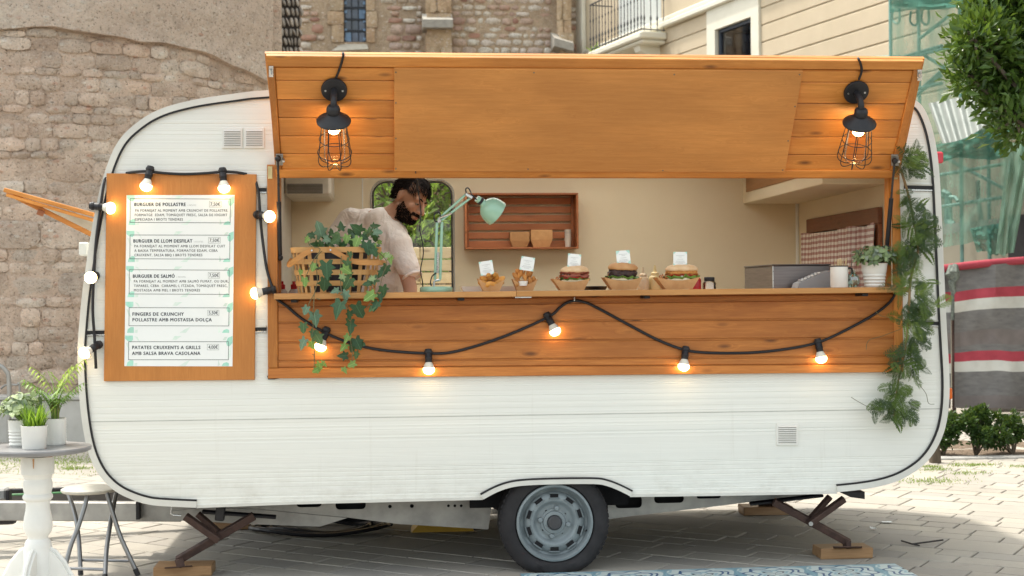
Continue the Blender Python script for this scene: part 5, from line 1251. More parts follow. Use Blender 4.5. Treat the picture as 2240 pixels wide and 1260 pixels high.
festoon('black festoon cable of five lit bulbs draped across the wooden counter front', [
    [(601, 652, -.03), (625, 668, -.035), (660, 697, -.035), (712, 728, -.042), (760, 748, -.035), (830, 765, -.035), (937, 773, -.042), (1000, 768, -.035), (1100, 737, -.035), (1198, 694, -.042), (1225, 672, -.035), (1240, 662, -.035), (1256, 657.5, -.033), (1275, 660, -.035), (1300, 670, -.035), (1380, 713, -.035), (1440, 744, -.035), (1500, 766, -.042), (1560, 772, -.035), (1650, 771, -.035), (1730, 762, -.035), (1792, 748, -.042), (1850, 722, -.04), (1910, 689, -.04), (1945, 662, -.04), (1959, 640, -.05), (1962, 628, -.03)]],
    [((716, 717, K), (702, 756, -.062)), ((937, 767, K), (938, 806, -.062)), ((1196, 688, K), (1213, 722, -.062)), ((1500, 762, K), (1496, 799, -.062)), ((1789, 744, K), (1796, 782, -.062))], at(1260, 720, -.04))
hk = at(1256, 655, -.03); tag(put('cable_hook', MB().tube([hk+Vector((0, .01, .012)), hk+Vector((0, -.012, .01)), hk+Vector((0, -.012, -.008))], .003, 6), CHROME), 'small metal hook holding up the middle of the festoon cable under the shelf', 'hook')

# ================================================================ CAGE LANTERNS on the raised hatch
LGL = glass('amber_lantern_glass', (1.0, .90, .78), .02, .12)
for n_ in LGL.node_tree.nodes:
    if n_.type == 'FRESNEL': n_.inputs['IOR'].default_value = 1.16
FIL = emis('warm_lamp', (1.0, .70, .34), 17.0)
def lantern(label, plate_c, top_c, bot_c, cord):
    o = fp(*plate_c, -.004); t = thing('cage_lantern', label, 'lantern', o, 'cage lanterns on the serving hatch')
    a, b = fp(*top_c, .115), fp(*bot_c, .115); dn = (b-a).normalized(); z = -dn; x = hn.cross(z).normalized(); y = z.cross(x)
    Lh = (b-a).length
    Mp = frame(o, x, hn.cross(x), hn)
    put('backplate', sm(MB().lathe([(.060, 0), (.0625, .004), (.0625, .012), (.059, .017), (0, .017)], Mp, 36).mesh('backplate'), 40), IRON, t)
    for sx in (-1, 1): q = o+x*.041*sx+hn*.017; put('screw', MB().tube([q, q+hn*.002], .005, 8), CHROME, t)
    el = a-dn*.02; rr = .0155
    put('arm', sm(MB().tube(curve([o+hn*.012, o+hn*.045, o+hn*.085+dn*.004, (o+hn*.108+dn*.02), Vector(o+hn*.115+dn*.045), a+dn*.004], 5), rr, 12).mesh('arm'), 60), IRON, t)
    M_ = frame(a, x, y, z)
    put('shade', sm(MB().lathe([(.0, .012), (.022, .012), (.030, .004), (.033, -.004), (.0335, -.026), (.031, -.030), (.040, -.038), (.062, -.052), (.079, -.064), (.083, -.070), (.082, -.076), (.074, -.082), (.06, -.082), (.045, -.074)], M_, 36).mesh('shade'), 40), IRON, t)
    L0, L1 = -.082, -Lh
    glass_ = MB().lathe([(.050, L0), (.052, L0-.03), (.052, L1+.05), (.046, L1+.025), (.03, L1+.016), (0, L1+.014)], M_, 24); put('glass_jar', sm(glass_.mesh('glass_jar'), 60), LGL, t)
    put('bulb', sm(MB().ball(M_ @ Vector((0, 0, L0-.030)), .030, 16, 10).mesh('bulb')), FIL, t)
    cg = MB()
    def ring(r_, z_, n_=28): return [M_ @ Vector((r_*math.cos(2*math.pi*i/n_), r_*math.sin(2*math.pi*i/n_), z_)) for i in range(n_+1)]
    for fr_, r_ in ((.38, .072), (.70, .082)): cg.tube(ring(r_, L0+(L1-L0)*fr_), .0022, 5, False)
    for k in range(8):
        an = 2*math.pi*(k+.5)/8; c_, s_ = math.cos(an), math.sin(an)
        P = [(.060, L0), (.069, L0+(L1-L0)*.3), (.081, L0+(L1-L0)*.7), (.084, L0+(L1-L0)*.86), (.070, L0+(L1-L0)*.97), (.035, L1-.002), (.008, L1+.006)]
        cg.tube(curve([M_ @ Vector((r_*c_, r_*s_, z_)) for r_, z_ in P], 3), .0024, 5, False)
    put('cage', cg, IRON, t)
    q = [fp(px, py, out) for px, py, out in cord]; put('cord', sm(MB().tube(curve(q, 5), .006, 7).mesh('cord'), 60), BLACK, t)
lantern('black cage lantern with a lit bulb at the left end of the raised hatch', (731, 195), (729, 236), (733, 360), [(735, 170, .004), (743, 150, .008), (749, 130, .012), (751, 118, .014), (750, 116, -.03)])
lantern('black cage lantern with a lit bulb at the right end of the raised hatch', (1872, 200), (1884, 242), (1867, 358), [(1879, 174, .004), (1885, 155, .008), (1882, 138, .012), (1878, 129, .014), (1877, 127, -.03)])

# ================================================================ MINT DESK LAMP
def Lm(zx, zy, Y): return at(700+zx/4.3455, 370+zy/4.3455, Y)       # read off an enlargement of the photograph
lb = top(953, .05); lamp = thing('desk_lamp', 'mint green spring arm desk lamp standing on the counter beside the wooden crate', 'lamp', lb)
yL = .05; bz = Lm(1105, 1160, yL); M_ = frame((bz.x, yL, top(953, yL).z), (1, 0, 0), (0, 1, 0), (0, 0, 1))
put('base', sm(MB().lathe([(0, 0), (.082, 0), (.084, .004), (.083, .020), (.078, .0265), (.02, .028), (0, .028)], M_, 40).mesh('base'), 40), MINT, lamp)
put('socket', MB().tube([Lm(1083, 1118, yL), Lm(1085, 1062, yL)], [.006, .006], 10), CHROME, lamp)
for i, (p, q) in enumerate((((1092, 1050), (1113, 495)), ((1142, 1052), (1160, 500)))):
    put('lower_arm', MB().bar(Lm(*p, yL), Lm(*q, yL), .012, .014, .003, up=(1, 0, 0)), MINT, lamp)
for p, q in (((1118, 480), (1395, 232)), ((1150, 490), (1430, 275))):
    put('upper_arm', MB().bar(Lm(*p, yL), Lm(*q, yL), .010, .012, .003), MINT, lamp)
sp_ = MB()
for dx in (0, 14): sp_.tube([Lm(1118+dx*.8, 790, yL-.008), Lm(1112+dx*.8, 990, yL-.008)], .0028, 6)
sp_.tube([Lm(1125, 468, yL-.008), Lm(1250, 420, yL-.008)], .005, 6); put('spring', sp_, CHROME, lamp)
for jn in (MB().tube([Lm(1133, 492, yL-.014), Lm(1133, 492, yL+.014)], .010, 10), MB().bar(Lm(1380, 235, yL), Lm(1450, 275, yL), .022, .018, .003), MB().tube([Lm(1088, 1062, yL), Lm(1145, 1052, yL)], .006, 8)): put('joint', jn, CHROME, lamp)
cd = MB(); cd.tube(curve([Lm(1130, 500, yL-.01), Lm(1090, 490, yL-.01), Lm(1085, 440, yL-.01), Lm(1110, 408, yL-.01), Lm(1138, 415, yL-.01), Lm(1145, 450, yL-.01)], 5), .0035, 6)
cd.tube(curve([Lm(1390, 225, yL-.01), Lm(1385, 190, yL-.01), Lm(1405, 178, yL-.01), Lm(1425, 200, yL-.01), Lm(1445, 245, yL-.01), Lm(1500, 300, yL-.01)], 5), .0035, 6)
cd.tube(curve([Lm(1105, 985, yL-.01), Lm(1065, 1020, yL-.012), Lm(1050, 1080, yL-.01), Lm(1060, 1110, yL-.01)], 5), .0035, 6); put('cord', cd, BLACK, lamp)
hc_, he = Lm(1500, 285, yL), Lm(1690, 385, yL-.03); ax = (he-hc_).normalized(); ax = Vector((.78, .26, -.57)).normalized(); x = ax.orthogonal().normalized(); M_ = frame(hc_, x, ax.cross(x), ax)
put('neck', sm(MB().lathe([(0, -.006), (.017, -.006), (.018, .0), (.018, .018), (.016, .020)], M_, 18).mesh('neck'), 40), MINT, lamp)
put('collar', MB().lathe([(.020, .010), (.020, .018), (.021, .019), (.021, .024), (.019, .025)], M_, 18), BLACK, lamp)
put('shade', sm(MB().lathe([(.016, .021), (.020, .030), (.022, .038), (.040, .048), (.055, .063), (.064, .082), (.068, .105), (.069, .128), (.067, .128), (.064, .1), (.05, .068), (.02, .045)], M_, 36).mesh('shade'), 40), MINT, lamp)
put('bulb', sm(MB().ball(M_ @ Vector((0, 0, .085)), .024, 12, 8).mesh('bulb')), BULBW, lamp)

# ================================================================ hanging lead, slatted crate on the back wall
hl = MB(); hl.tube(curve([fp(909, 376, .02), at(911, 385, .0), at(913, 400, .1), at(918, 440, .12), at(921, 470, .12), at(918, 500, .1), at(923, 525, .08), at(926, 555, .06), at(920, 590, .05), at(924, 615, .05), at(925, 630, .05)], 5), .0032, 6)
hl.tube([at(912, 392, .08), at(913.5, 412, .11)], [.006, .007], 8); tag(put('hanging_lead', sm(hl.mesh('hanging_lead'), 60), BLACK), 'thin black lead dangling from the hatch down in front of the man', 'cable')
CYB = 1.80; cq = lambda px, py: at(px, py, CYB)
c00, c11 = cq(1017.5, 547), cq(1265, 420); zB, zT = (cq(1017, 548).z+cq(1265, 541).z)/2, (cq(1017, 424).z+cq(1265, 420).z)/2
crate = thing('wooden_crate', 'reddish slatted wooden crate fixed on the back wall as a shelf', 'crate', Vector(((c00.x+c11.x)/2, 1.88, zB)))
xa, xb = c00.x, c11.x; th = .012
put('crate_side', MB().box((xa, CYB, zB+th), (xa+th, 1.965, zT-th), .002), REDW, crate); put('crate_side', MB().box((xb-th, CYB, zB+th), (xb, 1.965, zT-th), .002), REDW, crate)
put('crate_end', MB().box((xa, CYB, zT-th+.0005), (xb, 1.965, zT), .002), REDW, crate); put('crate_end', MB().box((xa, CYB, zB), (xb, 1.965, zB+th-.0005), .002), REDW, crate)
ns = 6; hh = (zT-zB-2*th)/ns
for i in range(ns): put('slat', MB().box((xa+th+.001, 1.948, zB+th+i*hh+.004), (xb-th-.001, 1.960, zB+th+(i+1)*hh-.010), .002), REDW, crate)
for xx in (xa+th+.0005, xb-th-.0205): put('corner_batten', MB().box((xx, 1.925, zB+th+.001), (xx+.02, 1.9475, zT-th-.001), .002), REDW, crate)
def food_box(px0, px1, py0, py1, Y, label):
    a, b = at(px0, py1, Y), at(px1, py0, Y); z0 = zB+th+.001; h_ = b.z-a.z; w_ = b.x-a.x; cx_ = (a.x+b.x)/2
    def st(s0, s1, d0, d1, za, zb, m_): pass
    mb = MB(); prof = [(.36, 0), (.5, .42), (.5, .93), (.485, 1.0)]; vs = []; dep = .085
    for f, h in prof:
        hw_, hd_ = w_*f, dep*(.35+.3*min(1, h*1.5))
        vs += [(cx_-hw_, Y+.05-hd_*.7, z0+h_*h), (cx_+hw_, Y+.05-hd_*.7, z0+h_*h), (cx_+hw_, Y+.05+hd_*.7, z0+h_*h), (cx_-hw_, Y+.05+hd_*.7, z0+h_*h)]
    fs = [(3, 2, 1, 0), (12, 13, 14, 15)]+[(4*k+i, 4*k+(i+1) % 4, 4*k+4+(i+1) % 4, 4*k+4+i) for k in range(3) for i in range(4)]
    mb.add(vs, fs); return tag(put('carton', mb, KRAFT), label, 'food box', 'kraft cartons in the crate')
food_box(1117, 1159, 507, 541, 1.86, 'brown folded kraft carton in the crate, the one further from the cups')
food_box(1162, 1209, 503, 541, 1.84, 'brown folded kraft carton in the crate, next to the stack of cups')
cs = at(1242.5, 540, 1.87); cs.z = zB+th+.001; cst = thing('cup_stack', 'stack of small white paper cups in the right end of the crate', 'cups', cs)
for i in range(6): put('cup', sm(MB().lathe([(0, 0), (.018, 0), (.021, .050), (.0225, .0505), (.0225, .053), (.020, .053)], None, 16).mesh('cup'), 40), mat('paper_cup', (.60, .54, .47), rough=.6), cst, loc=(0, 0, i*.0118), world=False)
# ================================================================ FOOD ON THE SHELF
def boat(label, px0, px1, pyt, Y, dep, group, bot=.66, skew=0.0, dip=.30):
    a, b = top(px0, Y), top(px1, Y); zt = at((px0+px1)/2, pyt, Y).z; w_ = b.x-a.x; h_ = zt-a.z; c = Vector(((a.x+b.x)/2, Y, a.z))
    t = thing('paper_tray', label, 'food tray', c, group); mb = MB()
    bx, by = w_*bot/2, dep*.36; tx, tyy = w_/2, dep/2
    Bq = [(-bx+skew, -by), (bx+skew, -by), (bx+skew, by), (-bx+skew, by)]; Tq = [(-tx, -tyy*.9), (tx, -tyy*.9), (tx, tyy*.9), (-tx, tyy*.9)]
    n_ = 6
    def wall(p, q, p2, q2, dip):
        vs, fs = [], []
        for i in range(n_+1):
            u = i/n_; lo = Vector((*p, .001)).lerp(Vector((*q, .001)), u); hi = Vector((*p2, h_)).lerp(Vector((*q2, h_)), u)
            hi.z -= dip*math.sin(math.pi*u); mid_ = lo.lerp(hi, .5)+Vector((0, 0, 0)); vs += [lo, mid_, hi]
        fs = [(3*i+k, 3*i+3+k, 3*i+4+k, 3*i+1+k) for i in range(n_) for k in (0, 1)]
        mb.add(vs, fs)
    for i in range(4): wall(Bq[i], Bq[(i+1) % 4], Tq[i], Tq[(i+1) % 4], h_*(dip if i == 0 else .10 if i == 2 else .05))
    mb.add([(*p, .0012) for p in Bq], [(0, 1, 2, 3)])
    tr = put('tray', mb, KRAFT, t, world=False)
    for s_ in (-1, 1):          # folded corner flaps
        put('corner_flap', MB().add([(Tq[0][0]*1.0 if s_ < 0 else Tq[1][0], -tyy*.88, h_*.99), ((bx+skew) if s_ > 0 else (-bx+skew), -by*1.0, .002), ((bx*1.06+skew) if s_ > 0 else (-bx*1.06+skew), -by*.2, .004), (tx*s_*1.02, -tyy*.25, h_*.97)], [(0, 1, 2, 3)]), KRAFT, t, world=False)
    return t, c, w_, h_
POT = mat('potato_wedge', (.66, .33, .07), (.50, .20, .035), scale=40, rough=.55, bump=.3, bscale=120, jitter=.2); CRUMB = mat('fried_crumb', (.60, .27, .07), (.40, .15, .035), scale=70, rough=.75, bump=.8, bscale=160, jitter=.2, bdist=.006)
FRY = mat('curly_fry', (.48, .17, .05), (.33, .10, .03), scale=60, rough=.6, bump=.3, jitter=.2)
def lump(name, c, r, rz, mt, label, cat, group, lumpy=.18, wedge=False, seed=0):
    mb = MB().ball((0, 0, 0), r, 10, 7); vs = []
    for p in mb.v:
        k = 1+lumpy*noise.noise((p[0]*60+seed, p[1]*60, p[2]*60+seed)); q = Vector(p)*k
        if wedge and q.z > 0: q.z *= .75; q.y *= 1-.5*max(0, q.z)/r[2]
        vs.append(tuple(q))
    mb.v = vs
    return tag(put(name, sm(mb.mesh(name)), mt, loc=c, rot=(random.uniform(-.6, .6), random.uniform(-.6, .6), rz)), label, cat, group)
FY = -.085
t1, c1, w1, h1 = boat('small kraft paper tray of potato wedges, nearest the mint lamp', 1044, 1104, 609, FY, .10, 'kraft paper trays on the shelf', .6, 0, .52)
rgf = random.Random(4)
for i, (dx, dy, dz) in enumerate([(-.042, -.024, .72), (-.016, -.032, .62), (.014, -.030, .60), (.042, -.024, .74), (-.032, .015, 1.05), (0, .012, 1.15), (.030, .012, 1.1), (-.012, -.005, 1.38), (.022, -.002, 1.36), (.05, .012, 1.0)]):
    lump('potato_wedge', c1+Vector((dx, dy, h1*dz-.004)), (.026, .016, .017), rgf.uniform(-1, 1)+.8, POT, 'golden potato wedge piled in the small kraft tray nearest the lamp', 'potato wedge', 'potato wedges in the small tray', .16, True, i)
t2, c2, w2, h2 = boat('small kraft paper tray of fried chicken fingers with a white dip cup', 1120, 1175, 610, FY, .10, 'kraft paper trays on the shelf', .62, 0, .48)
for i, (dx, dy, dz, r_) in enumerate([(-.042, -.0, 1.25, .4), (-.022, -.002, 1.45, 1.2), (.003, -.006, 1.25, 1.5), (.026, .002, 1.45, .9), (.044, -.020, .85, 1.9), (-.03, .015, 1.6, .5), (.026, -.028, .78, 1.2), (-.040, -.024, .80, 1.0), (.012, .016, 1.55, .2)]):
    lump('chicken_finger', c2+Vector((dx, dy, h2*dz-.004)), (.014, .013, .026), r_, CRUMB, 'crumbed chicken finger in the kraft tray with the dip cup', 'fried chicken', 'chicken fingers in the tray', .3, False, i+20)
dc = c2+Vector((-.010, -.036, h2*.42)); tag(put('dip_cup', sm(MB().lathe([(0, 0), (.019, 0), (.024, .024), (.0225, .024), (.0222, .018), (0, .018)], None, 18).mesh('dip_cup'), 40), WHITEP, loc=dc), 'white dip cup at the front of the tray of chicken fingers', 'cup')
BUNP = mat('pale_floured_bun', (.72, .52, .32), (.62, .38, .19), scale=26, rough=.75, bump=.15, jitter=0); BUNB = mat('browned_bun', (.58, .33, .15), (.46, .22, .08), scale=20, rough=.6, bump=.12, jitter=0); BUNW = mat('bun_crumb', (.76, .66, .48), (.68, .54, .34), scale=40, rough=.85, bump=.3, jitter=0)
LETT = leafmat('salad_leaf', (.05, .12, .02), (.16, .26, .05), .4, .2); TOM = mat('tomato_slice', (.45, .035, .02), (.33, .02, .015), scale=30, rough=.3, bump=.1)
BEEF = mat('glazed_dark_patty', (.07, .032, .026), (.025, .014, .018), scale=55, rough=.35, bump=.9, bscale=90, jitter=0, bdist=.012); MEATR = mat('red_brown_filling', (.34, .10, .05), (.20, .045, .03), scale=45, rough=.4, bump=.7, bscale=80, jitter=0, bdist=.01); SAUCE = mat('white_sauce', (.78, .74, .66), rough=.35, bump=.1, jitter=0)
def disc(r_, z0, z1, lump_=.08, seed=0.0, n=26, ruff=0.0):
    mb = MB(); mb.lathe([(0, z0), (r_*.9, z0), (r_, z0+(z1-z0)*.3), (r_, z0+(z1-z0)*.7), (r_*.9, z1), (0, z1)], None, n); vs = []
    for x, y, z in mb.v:
        a = math.atan2(y, x); k = 1+lump_*noise.noise((math.cos(a)*2.5+seed, math.sin(a)*2.5, z*90+seed)); vs.append((x*k, y*k, z+ruff*math.sin(a*9+seed)*math.hypot(x, y)/r_+lump_*.06*noise.noise((x*60, y*60, seed))))
    mb.v = vs; return sm(mb.mesh('disc'), 60)
def burger(label, px, pyb, pyt, hw, layers, bun_m, tray_pxs, tray_label, fries=5, tilt=0.0, skew=.006):
    tr, c, w_, h_ = boat(tray_label, tray_pxs[0], tray_pxs[1], tray_pxs[2], FY, .13, 'kraft paper trays on the shelf', .62, skew)
    p = at(px, pyb, FY); p.z = c.z+h_*.72; H = at(px, pyt-8, FY).z-p.z; rr = 1.1*hw/ppm(FY, px); b = thing('burger', label, 'burger', p); b.rotation_euler = (0, tilt, 0); b.scale = (1, .72, 1)
    tot = sum(l[1] for l in layers); k = H*.46/tot; z = 0.0
    put('bun_base', disc(rr*.97, -.004, H*.16, .05, px), BUNW, b, world=False); z = H*.13
    for i, (nm, th_, rs, mt, lm, rf) in enumerate(layers):
        put(nm, disc(rr*rs, z-.001, z+th_*k+.001, lm, px+i*3.3, 34, rf), mt, b, world=False); z += th_*k
    mb = MB(); Ht = H-z; mb.lathe([(0, z-.002), (rr*.9, z-.002), (rr*1.0, z+Ht*.16), (rr*.97, z+Ht*.42), (rr*.80, z+Ht*.74), (rr*.48, z+Ht*.94), (0, z+Ht)], None, 30)
    mb.v = [(x*(1+.05*noise.noise((x*25, y*25, px))), y*(1+.05*noise.noise((x*25, y*25, px))), zz+.003*noise.noise((x*30, y*30, px))) for x, y, zz in mb.v]
    put('bun_crown', sm(mb.mesh('bun_crown'), 70), bun_m, b, world=False)
    for i in range(fries):
        q = Vector((at(tray_pxs[0]+8+i*4.2, 0, FY).x, FY+random.uniform(-.035, .01), c.z+h_*random.uniform(.85, 1.2))); cu = []
        R_ = random.uniform(.006, .010)
        for j in range(9): a = j*.75+i; cu.append(q+Vector((R_*math.cos(a)+j*.0012-.005, -.01+j*.001, R_*math.sin(a))))
        tag(put('curly_fry', sm(MB().tube(cu, .0032, 5).mesh('curly_fry')), FRY), 'curly brown fry beside the burger in '+tray_label.split(',')[0].replace('kraft paper tray', 'the kraft tray'), 'fry', 'fries in '+tray_label.split(',')[0])
    return b
burger('burger with red brown layered filling under a flat pale floured bun', 1257, 617, 589, 29, [('lettuce', .7, 1.05, LETT, .16, .004), ('tomato', .5, 1.0, TOM, .08, 0), ('filling', 1.5, 1.0, MEATR, .16, .001), ('sauce', .3, .8, SAUCE, .25, .001), ('patty', 1.0, .97, MEATR, .14, 0)], BUNP, (1206, 1288, 609), 'kraft paper tray under the red filled burger, third from the lamp')
burger('burger with dark glazed lumpy patty under a browned bun', 1361, 615, 582, 30, [('lettuce', .6, 1.07, LETT, .16, .005), ('patty', 2.4, .98, BEEF, .2, .001), ('glaze', .4, .85, BEEF, .3, .001)], BUNB, (1318, 1402, 606), 'kraft paper tray under the dark glazed burger', tilt=.05)
burger('burger with orange crumbed fillet and white sauce under a pale domed bun', 1491, 618, 586, 33, [('lettuce', .8, 1.05, LETT, .18, .005), ('tomato', .5, .98, TOM, .1, 0), ('fillet', 1.3, 1.0, CRUMB, .16, .001)], BUNP, (1432, 1526, 606), 'kraft paper tray under the crumbed fillet burger, nearest the red bottle', fries=4)
sc = at(1486, 613, FY-.065); put('sauce_blob', sm(MB().ball((0, 0, 0), (.012, .008, .013), 10, 7).mesh('sauce_blob')), SAUCE, [o for o in bpy.data.objects if o.name == 'burger.002'][0], loc=(-.008, -.068, .016), world=False)
# name cards on sticks
CPRINT = mat('card_print_mint', (.42, .72, .64), (.55, .79, .72), scale=80, rough=.6, bump=0, jitter=.05); CLINE = mat('card_print_grey', (.50, .52, .52), rough=.6, bump=0, jitter=0)
for quad, stick, lab in ((((1047, 573.5), (1076.3, 568.6), (1081.3, 599), (1052, 603)), (1066, 606), 'small white card on a stick in the potato wedges'),
                         (((1141, 560), (1170.5, 564.5), (1166, 594), (1136, 589.5)), (1149, 606), 'small white card on a stick in the chicken fingers'),
                         (((1243, 554), (1271.5, 557), (1269.5, 586.5), (1241, 584)), (1255, 596), 'small white card on a stick in the red filled burger'),
                         (((1347, 549), (1377, 547), (1380, 576.5), (1350, 580)), (1365.5, 590), 'small mint edged card on a stick in the dark glazed burger'),
                         (((1473, 551), (1503, 551), (1503, 581), (1473, 581)), (1487.5, 592), 'small white card on a stick in the crumbed fillet burger')):
    YC = FY-.02; P = [at(px, py, YC) for px, py in quad]; cc_ = sum(P, Vector())/4; t = thing('sign_card', lab, 'sign', cc_)
    card = put('card', slab(MB(), P, NF, .001, .0002), PAPERW, t)
    f = lambda u, v, o=.0008: P[0]*(1-u)*(1-v)+P[1]*u*(1-v)+P[2]*u*v+P[3]*(1-u)*v+NF*o
    g_ = MB(); big = 'mint' in lab; s_ = .26 if big else .17
    for cu, cv in ((0, 0), (1, 0), (1, 1), (0, 1)):
        m1, m2 = abs(cu-s_*1.1), abs(cv-s_); g_.add([f(cu, cv), f(m1, cv), f(abs(cu-s_*.5), abs(cv-s_*.75)), f(cu, m2)], [(0, 1, 2, 3)])
    tag(put('printed_leaf', g_, CPRINT, card), kind='stuff')
    ln = MB()
    for v, h_ in ((.26, .3), (.36, .12), (.52, .22), (.66, .3), (.74, .36), (.82, .2)): ln.add([f(.5-h_, v), f(.5+h_, v), f(.5+h_, v+.022), f(.5-h_, v+.022)], [(0, 1, 2, 3)])
    tag(put('printed_line', ln, CLINE, card), kind='stuff')
    b_ = (P[2]+P[3])/2; put('stick', MB().tube([f(.5, .8, -.0035), b_+Vector((0, .003, 0)), at(*stick, YC)+Vector((0, .005, 0))], .0018, 6), PALEW, t)

# ================================================================ THINGS ON AND BEHIND THE COUNTER
def squeeze(px, pyt, Y, hw, body_m, cap_m, label, group=None):
    b = at(px, 640, Y); b.z = 1.3945; H = at(px, pyt, Y).z-b.z; r_ = hw/ppm(Y, px); t = thing('sauce_bottle', label, 'bottle', b, group)
    put('bottle', sm(MB().lathe([(0, 0), (r_*.95, 0), (r_, .006), (r_, H*.56), (r_*.9, H*.64), (r_*.5, H*.70), (0, H*.70)], None, 20).mesh('bottle'), 45), body_m, t, world=False)
    put('nozzle', sm(MB().lathe([(0, H*.69), (r_*.62, H*.69), (r_*.62, H*.76), (r_*.3, H*.8), (r_*.12, H), (0, H)], None, 16).mesh('nozzle'), 45), cap_m, t, world=False)
YEL = mat('pale_yellow_plastic', (.60, .46, .22), (.56, .42, .2), rough=.4, bump=0); CLR_ = mat('cloudy_plastic', (.52, .40, .26), (.48, .37, .24), rough=.35, bump=0); REDP = mat('red_plastic', (.42, .012, .02), rough=.35, bump=0, jitter=0)
squeeze(1407, 584, .40, 13, CLR_, CLR_, 'cloudy pale sauce bottle behind the dark glazed burger, nearest to it', 'pale sauce bottles'); squeeze(1433, 580, .42, 14, YEL, YEL, 'pale yellow sauce bottle behind the shelf, middle of the three pale ones', 'pale sauce bottles'); squeeze(1459, 584, .44, 12, CLR_, CLR_, 'cloudy pale sauce bottle just behind the crumbed fillet burger', 'pale sauce bottles')
squeeze(1521, 586, .30, 13, REDP, REDP, 'red squeeze sauce bottle standing by the crumbed fillet burger')
for px, lab in ((617, 'clear bottle with red cap beside the strut, nearer the opening post'), (643, 'clear bottle with red cap at the foot of the wicker basket')):
    b = at(px, 640, .30); b.z = 1.3945; t = thing('capped_bottle', lab, 'bottle', b, 'clear bottles with red caps')
    put('bottle', sm(MB().lathe([(0, 0), (.026, 0), (.028, .01), (.028, .05), (.012, .066), (0, .066)], None, 18).mesh('bottle'), 45), mat('milky_bottle', (.50, .44, .42), rough=.25, bump=0), t, world=False)
    put('cap', sm(MB().lathe([(.016, .062), (.017, .085), (.008, .09), (.008, .104), (0, .104)], None, 16).mesh('cap'), 45), REDP, t, world=False)
b = at(1552, 640, .3); b.z = 1.3945; t = thing('glass_jar', 'small clear glass jar with black lid beside the red bottle', 'jar', b)
put('jar', sm(MB().lathe([(0, .002), (.034, .002), (.036, .008), (.036, .078), (.026, .09), (.024, .09), (.033, .076), (.033, .008), (0, .006)], None, 22).mesh('jar'), 45), GLASS, t, world=False); put('lid', sm(MB().lathe([(0, .088), (.027, .088), (.028, .092), (.028, .107), (.026, .11), (0, .11)], None, 22).mesh('lid'), 40), BLACK, t, world=False)
p0_, p1_ = top(1008, .08), top(1132, .08); mb = MB()
w_ = p1_.x-p0_.x; ctr = Vector(((p0_.x+p1_.x)/2, .10, p0_.z+.0)); mb.poly([(-w_/2, -.075, .026), (w_/2, -.075, .026), (w_/2, .075, .026), (-w_/2, .075, .026)], [[(-w_/2+.012, -.063, .026), (w_/2-.012, -.063, .026), (w_/2-.012, .063, .026), (-w_/2+.012, .063, .026)]])
q = [(-w_/2, -.075), (w_/2, -.075), (w_/2, .075), (-w_/2, .075)]
for i in range(4): a, b_ = q[i], q[(i+1) % 4]; mb.add([(*a, .026), (*b_, .026), (b_[0]*.92, b_[1]*.86, 0), (a[0]*.92, a[1]*.86, 0)], [(0, 1, 2, 3)])
mb.add([(x*.92, y*.86, 0) for x, y in q], [(0, 1, 2, 3)]); tag(put('serving_tray', mb, WHITEP, loc=ctr), 'shallow white plastic tray behind the two small food trays', 'tray')
b = top(1301, .12); tag(put('pan', sm(MB().lathe([(0, .001), (.055, .001), (.066, .018), (.070, .020), (.066, .021), (.052, .006), (0, .005)], None, 28).mesh('pan'), 40), IRON, loc=b), 'low black dish between the red filled and dark glazed burgers', 'dish')
# steel box and keypad till
STN = mat('brushed_steel', (.22, .195, .195), (.17, .15, .15), scale=5, rough=.33, metal=.75, bump=.04, stretch=(1, 1, 20), jitter=0)
xb0, xb1 = at(1690, 600, .24).x, at(1816, 600, .24).x; zt_ = at(1690, 578, .24).z
sb = thing('steel_box', 'dark brushed steel box on the counter in front of the cabin corner', 'appliance', ((xb0+xb1)/2, .5, 1.394))
put('box', MB().box((xb0, .24, 1.394), (xb1, .84, zt_-.008), .004), STN, sb); put('lid', MB().box((xb0-.004, .235, zt_-.0075), (xb1+.004, .845, zt_), .003), STN, sb)
put('edge_bead', MB().box((xb0-.001, .237, 1.396), (xb0+.004, .2395, zt_-.009)), CHROME, sb)
GRYP = mat('grey_plastic', (.30, .30, .31), (.27, .27, .28), rough=.45, bump=.02); tz = lambda px, py: at(px, py, .07)
kp = thing('card_terminal', 'grey sloping keypad till beside the white enamel mug', 'till', tz(1790, 628))
prof = [(1745, 630), (1749, 619), (1801, 596), (1822, 591), (1860, 600), (1860, 630)]; mb = MB(); P = [tz(*q) for q in prof]
for p in P: p.z = max(p.z, 1.421)
mb.poly(P, (), (0, .12, 0)); put('case', mb, GRYP, kp)
a, b_ = tz(1754, 616), tz(1799, 596); sl_ = (b_-a)
for i in range(6):
    for j in range(3):
        c = a+sl_*((i+.3)/6.2)+Vector((0, .012+j*.03, 0)); nrm_ = Vector((-sl_.z, 0, sl_.x)).normalized(); M4 = frame(c+nrm_*.001, sl_.normalized(), (0, 1, 0), nrm_); put('key', MB().box((0, 0, 0), (.011, .02, .006), .002, M4), WHITEP if j == 0 else GRYP, kp)
b = top(1836, -.06); mg = thing('enamel_mug', 'white enamel mug with black rim holding wooden skewers', 'mug', b); H = at(1836, 583, -.06).z-b.z; r_ = 19/ppm(-.06, 1836)
put('mug', sm(MB().lathe([(0, 0), (r_*.95, 0), (r_, .005), (r_, H), (r_*.94, H), (r_*.94, .01), (0, .008)], None, 28).mesh('mug'), 40), WHITEP, mg, world=False); put('rim', MB().lathe([(r_*.96, H-.002), (r_*1.05, H-.001), (r_*1.05, H+.004), (r_*.96, H+.004)], None, 28), BLACK, mg, world=False)
put('handle', sm(MB().tube(curve([(r_*.95, 0, H*.9), (r_*1.5, 0, H*.88), (r_*1.55, 0, H*.5), (r_*.97, 0, H*.3)], 5), .005, 7).mesh('handle')), BLACK, mg, world=False)
